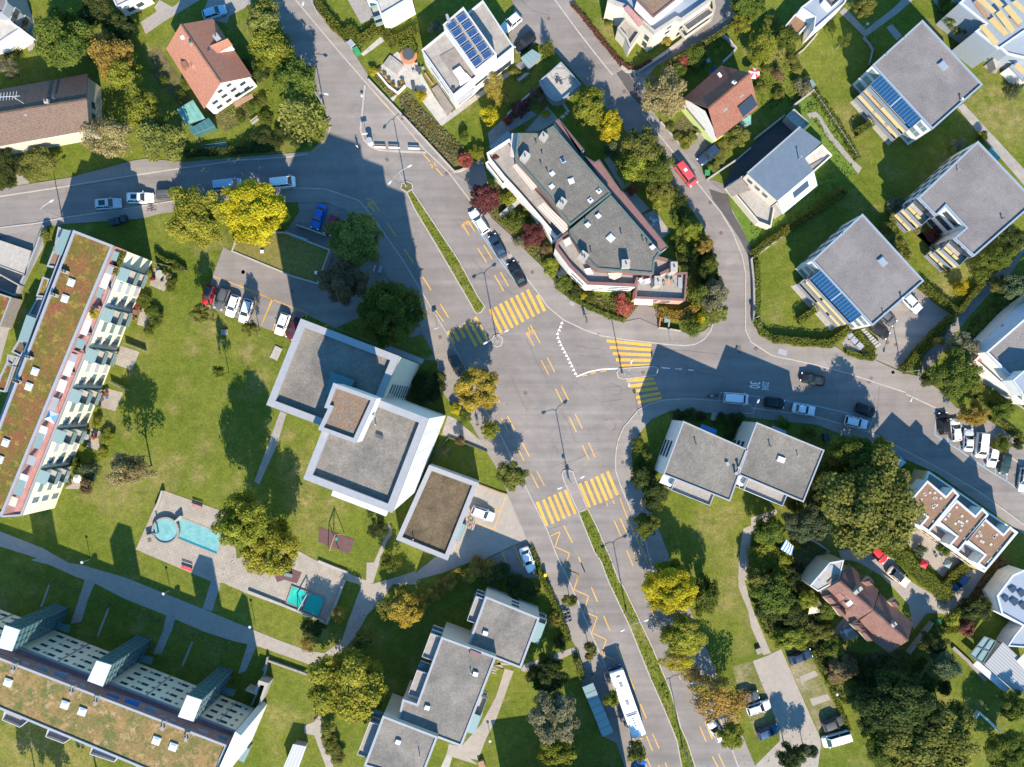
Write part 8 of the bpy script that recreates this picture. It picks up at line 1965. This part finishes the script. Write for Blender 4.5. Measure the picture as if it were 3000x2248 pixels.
# -- bicycles and motorbikes
def bike(rc,x,y,ang,label,group=None,motor=False,z0=0.11,m='dark_metal'):
 X_,Y_ = P(t(rc,x,y)[0],0.5); o = thing('motorbike' if motor else 'bicycle',label,'motorbike' if motor else 'bicycle',(X_,Y_,z0),ang,group)
 r = 0.30 if motor else 0.34; wb = 0.65 if motor else 0.52
 for s_ in (1,-1):
  q = [(s_ * wb + r * math.cos(a),0,r + r * math.sin(a)) for a in [i * math.pi / 7 for i in range(15)]]
  MB().tube(q,0.07 if motor else 0.03,6,cap=False).build('wheel','rubber',o,(0,0,0))
 fr = MB(); 
 for a,b_ in (((-wb,0,r),(-0.15,0,0.85)),((-0.15,0,0.85),(0.4,0,0.9)),((0.4,0,0.9),(wb,0,r)),((-0.15,0,0.85),(0.0,0,0.35)),((0.0,0,0.35),(0.4,0,0.85)),((-wb,0,r),(0,0,0.35))): fr.tube([a,b_],0.05 if motor else 0.03,6)
 fr.build('frame',m,o,(0,0,0)); MB().tube([(0.42,-0.3,1.02),(0.40,0,0.98),(0.42,0.3,1.02)],0.025,6).build('handlebar','light_metal',o,(0,0,0)); MB().box((-0.2,0,0.95 if not motor else 0.82),(0.3 if not motor else 0.7,0.16 if not motor else 0.28,0.1),0,0,0.8).build('saddle','rubber',o,(0,0,0))
 if motor: MB().box((0.15,0,0.62),(0.55,0.3,0.35),0,0,0.7).build('tank',m,o,(0,0,0))
 return o
for x,y,m,lb in ((695,400,'white_metal','white scooter, first of the parked motorbikes beside the pavement'),(705,425,'dark_metal','dark motorbike, second of the parked motorbikes beside the pavement'),(712,455,'blue_plastic','dark blue scooter, third of the parked motorbikes beside the pavement'),(718,485,'white_metal','pale motorbike, last of the parked motorbikes beside the pavement')): bike(43,x,y,R(25),lb,'motorbikes by the pavement',True,0.11,m)
bike(33,1905,165,R(185),'pale scooter standing behind the white van on the east street',None,True,0.03,'white_metal'); bike(32,1870,1200,R(60),'bicycle leaning at the annexe shelter',None,False,0.03,'terracotta'); bike(32,1890,1225,R(60),'second bicycle nearest the yellow bay at the annexe shelter',None,False,0.03,'red_paint')
# -- people
def person(rc,x,y,ang,label,top=(0.05,0.06,0.09),legs=(0.03,0.03,0.04),hair=(0.05,0.03,0.02),pose='walk',z0=0.11):
 X_,Y_ = P(t(rc,x,y)[0],1.0); i = len(bpy.data.materials)
 o = thing('person',label,'person',(X_,Y_,z0),ang)
 if pose == 'walk': J = dict(kl=(0.10,0.10,0.50),al=(-0.08,0.10,0.09),tl=(0.10,0.11,0.03),kr=(0.16,-0.10,0.52),ar=(0.30,-0.10,0.10),tr=(0.46,-0.11,0.04),el=(0.10,0.27,1.08),hl=(0.26,0.27,0.90),er=(-0.14,-0.27,1.08),hr=(-0.10,-0.29,0.84),pz=0.93)
 else: J = dict(kl=(0.22,0.11,0.62),al=(0.10,0.12,0.20),tl=(0.24,0.12,0.16),kr=(0.28,-0.11,0.70),ar=(0.06,-0.12,0.36),tr=(0.20,-0.12,0.32),el=(0.26,0.28,1.14),hl=(0.42,0.28,1.00),er=(0.26,-0.28,1.14),hr=(0.42,-0.28,1.00),pz=0.98)
 dz = J['pz'] - 0.93; lean = 0.0 if pose == 'walk' else 0.16
 V,E,Rd = [],[],[]
 def add(p,r,par=None):
  V.append(p); Rd.append(r)
  if par is not None: E.append((par,len(V) - 1))
  return len(V) - 1
 pe = add((0,0,J['pz']),0.145); sp = add((lean * .5,0,1.15 + dz),0.135,pe); ch = add((lean,0,1.36 + dz),0.155,sp); nk = add((lean + .02,0,1.50 + dz),0.058,ch); hb = add((lean + .04,0,1.60 + dz),0.088,nk); ht = add((lean + .05,0,1.70 + dz),0.088,hb); add((lean + .15,0,1.61 + dz),0.02,hb)
 for s_,q in ((1,'l'),(-1,'r')):
  hp = add((0,s_ * 0.10,J['pz'] - 0.06),0.095,pe); kn = add(J['k' + q],0.062,hp); an_ = add(J['a' + q],0.042,kn); add(J['t' + q],0.035,an_)
  sh = add((lean,s_ * 0.19,1.41 + dz),0.065,ch); el = add((J['e' + q][0],J['e' + q][1],J['e' + q][2] + dz),0.045,sh); wr = add((J['h' + q][0],J['h' + q][1],J['h' + q][2] + dz),0.030,el)
  h_ = Vector(V[wr]); d = (h_ - Vector(V[el])).normalized(); pm = add(tuple(h_ + d * 0.07),0.034,wr); sd = Vector((d.z,0,-d.x)) if abs(d.z) < .99 else Vector((1,0,0))
  for k,ln in enumerate((0.075,0.09,0.085,0.065)):
   b0 = add(tuple(Vector(V[pm]) + d * 0.03 + sd * (-0.03 + 0.02 * k)),0.010,pm); add(tuple(Vector(V[b0]) + d * ln * 0.8 + Vector((0,-s_ * 0.02,0))),0.008,b0)
  th = add(tuple(h_ + d * 0.03 + sd * 0.045),0.011,wr); add(tuple(h_ + d * 0.075 + sd * 0.065),0.009,th)
 me = bpy.data.meshes.new('body'); me.from_pydata(V,E,[]); bo = bpy.data.objects.new('body',me); COL.objects.link(bo)
 sk = bo.modifiers.new('s','SKIN'); bo.modifiers.new('u','SUBSURF').levels = 1
 for v,r in zip(me.skin_vertices[0].data,Rd): v.radius = (r,r); 
 me.skin_vertices[0].data[0].use_root = True
 bpy.context.view_layer.update()
 m2 = bpy.data.meshes.new_from_object(bo.evaluated_get(bpy.context.evaluated_depsgraph_get())); bpy.data.objects.remove(bo)
 m2.name = 'body'; m2.materials.clear()
 for nm,c in (('skin',(0.42,0.25,0.17)),('top',top),('legs',legs),('shoe',(0.03,0.03,0.03))): m2.materials.append(plain('%s_%d' % (nm,i),c,0.8))
 for p in m2.polygons:
  c = p.center; p.use_smooth = True
  zn = J['pz'] + 0.02
  arm = abs(c.y) > 0.2
  p.material_index = 0 if (c.z > 1.485 + dz or arm and c.z < 1.10 + dz and (Vector((c.x,c.y,c.z)) - Vector(J['h' + ('l' if c.y > 0 else 'r')]) - Vector((0,0,dz))).length < 0.17) else 1 if (c.z > zn or arm) else 3 if (min((Vector(c) - Vector(J['al'])).length,(Vector(c) - Vector(J['ar'])).length,(Vector(c) - Vector(J['tl'])).length,(Vector(c) - Vector(J['tr'])).length) < 0.10) else 2
 b = link('body',m2,o)
 hm = MB(); hc = (lean + 0.035,0,1.665 + dz)
 for a in range(5):
  for k in range(12):
   def q(aa,kk): ph = aa * math.pi / 2 / 5 * 1.15; th_ = kk * math.pi / 6; return (hc[0] + 0.112 * math.sin(ph) * math.cos(th_) - 0.012,0.105 * math.sin(ph) * math.sin(th_),hc[2] + 0.125 * math.cos(ph))
   hm.face([q(a,k),q(a + 1,k),q(a + 1,k + 1),q(a,k + 1)])
 hm.build('hair',plain('hair_%d' % i,hair,0.8),o,(0,0,0),True)
 return o
person(12,955,1185,R(60),'person in a pale top walking across the shadow edge of the junction',(0.55,0.45,0.40),(0.05,0.12,0.10),z0=0.02)
person(32,1932,400,R(95),'person in dark clothes walking on the pavement by the small ball tree',(0.05,0.03,0.05)); person(43,932,912,R(200),'person in dark clothes waiting at the end of the bus shelter',(0.02,0.025,0.05))
person(23,868,1040,R(118),'cyclist in grey riding on the pavement south of the central house',(0.10,0.10,0.11),pose='ride'); bike(23,868,1042,R(118),'bicycle ridden on the pavement south of the central house'); 
person(21,1225,178,R(190),'person on a bicycle riding along the shaded left pavement',(0.30,0.12,0.12),pose='ride'); bike(21,1225,180,R(190),'bicycle ridden along the shaded left pavement')
person(22,1398,842,R(120),'pedestrian in a white top on the shaded main street pavement',(0.7,0.7,0.7)); person(22,1350,850,R(120),'pedestrian in a blue top on the shaded main street pavement',(0.08,0.3,0.45))
person(42,618,1262,R(80),'person in a pink top standing at the fork by the big yellow-green tree',(0.5,0.12,0.2),z0=0.03)
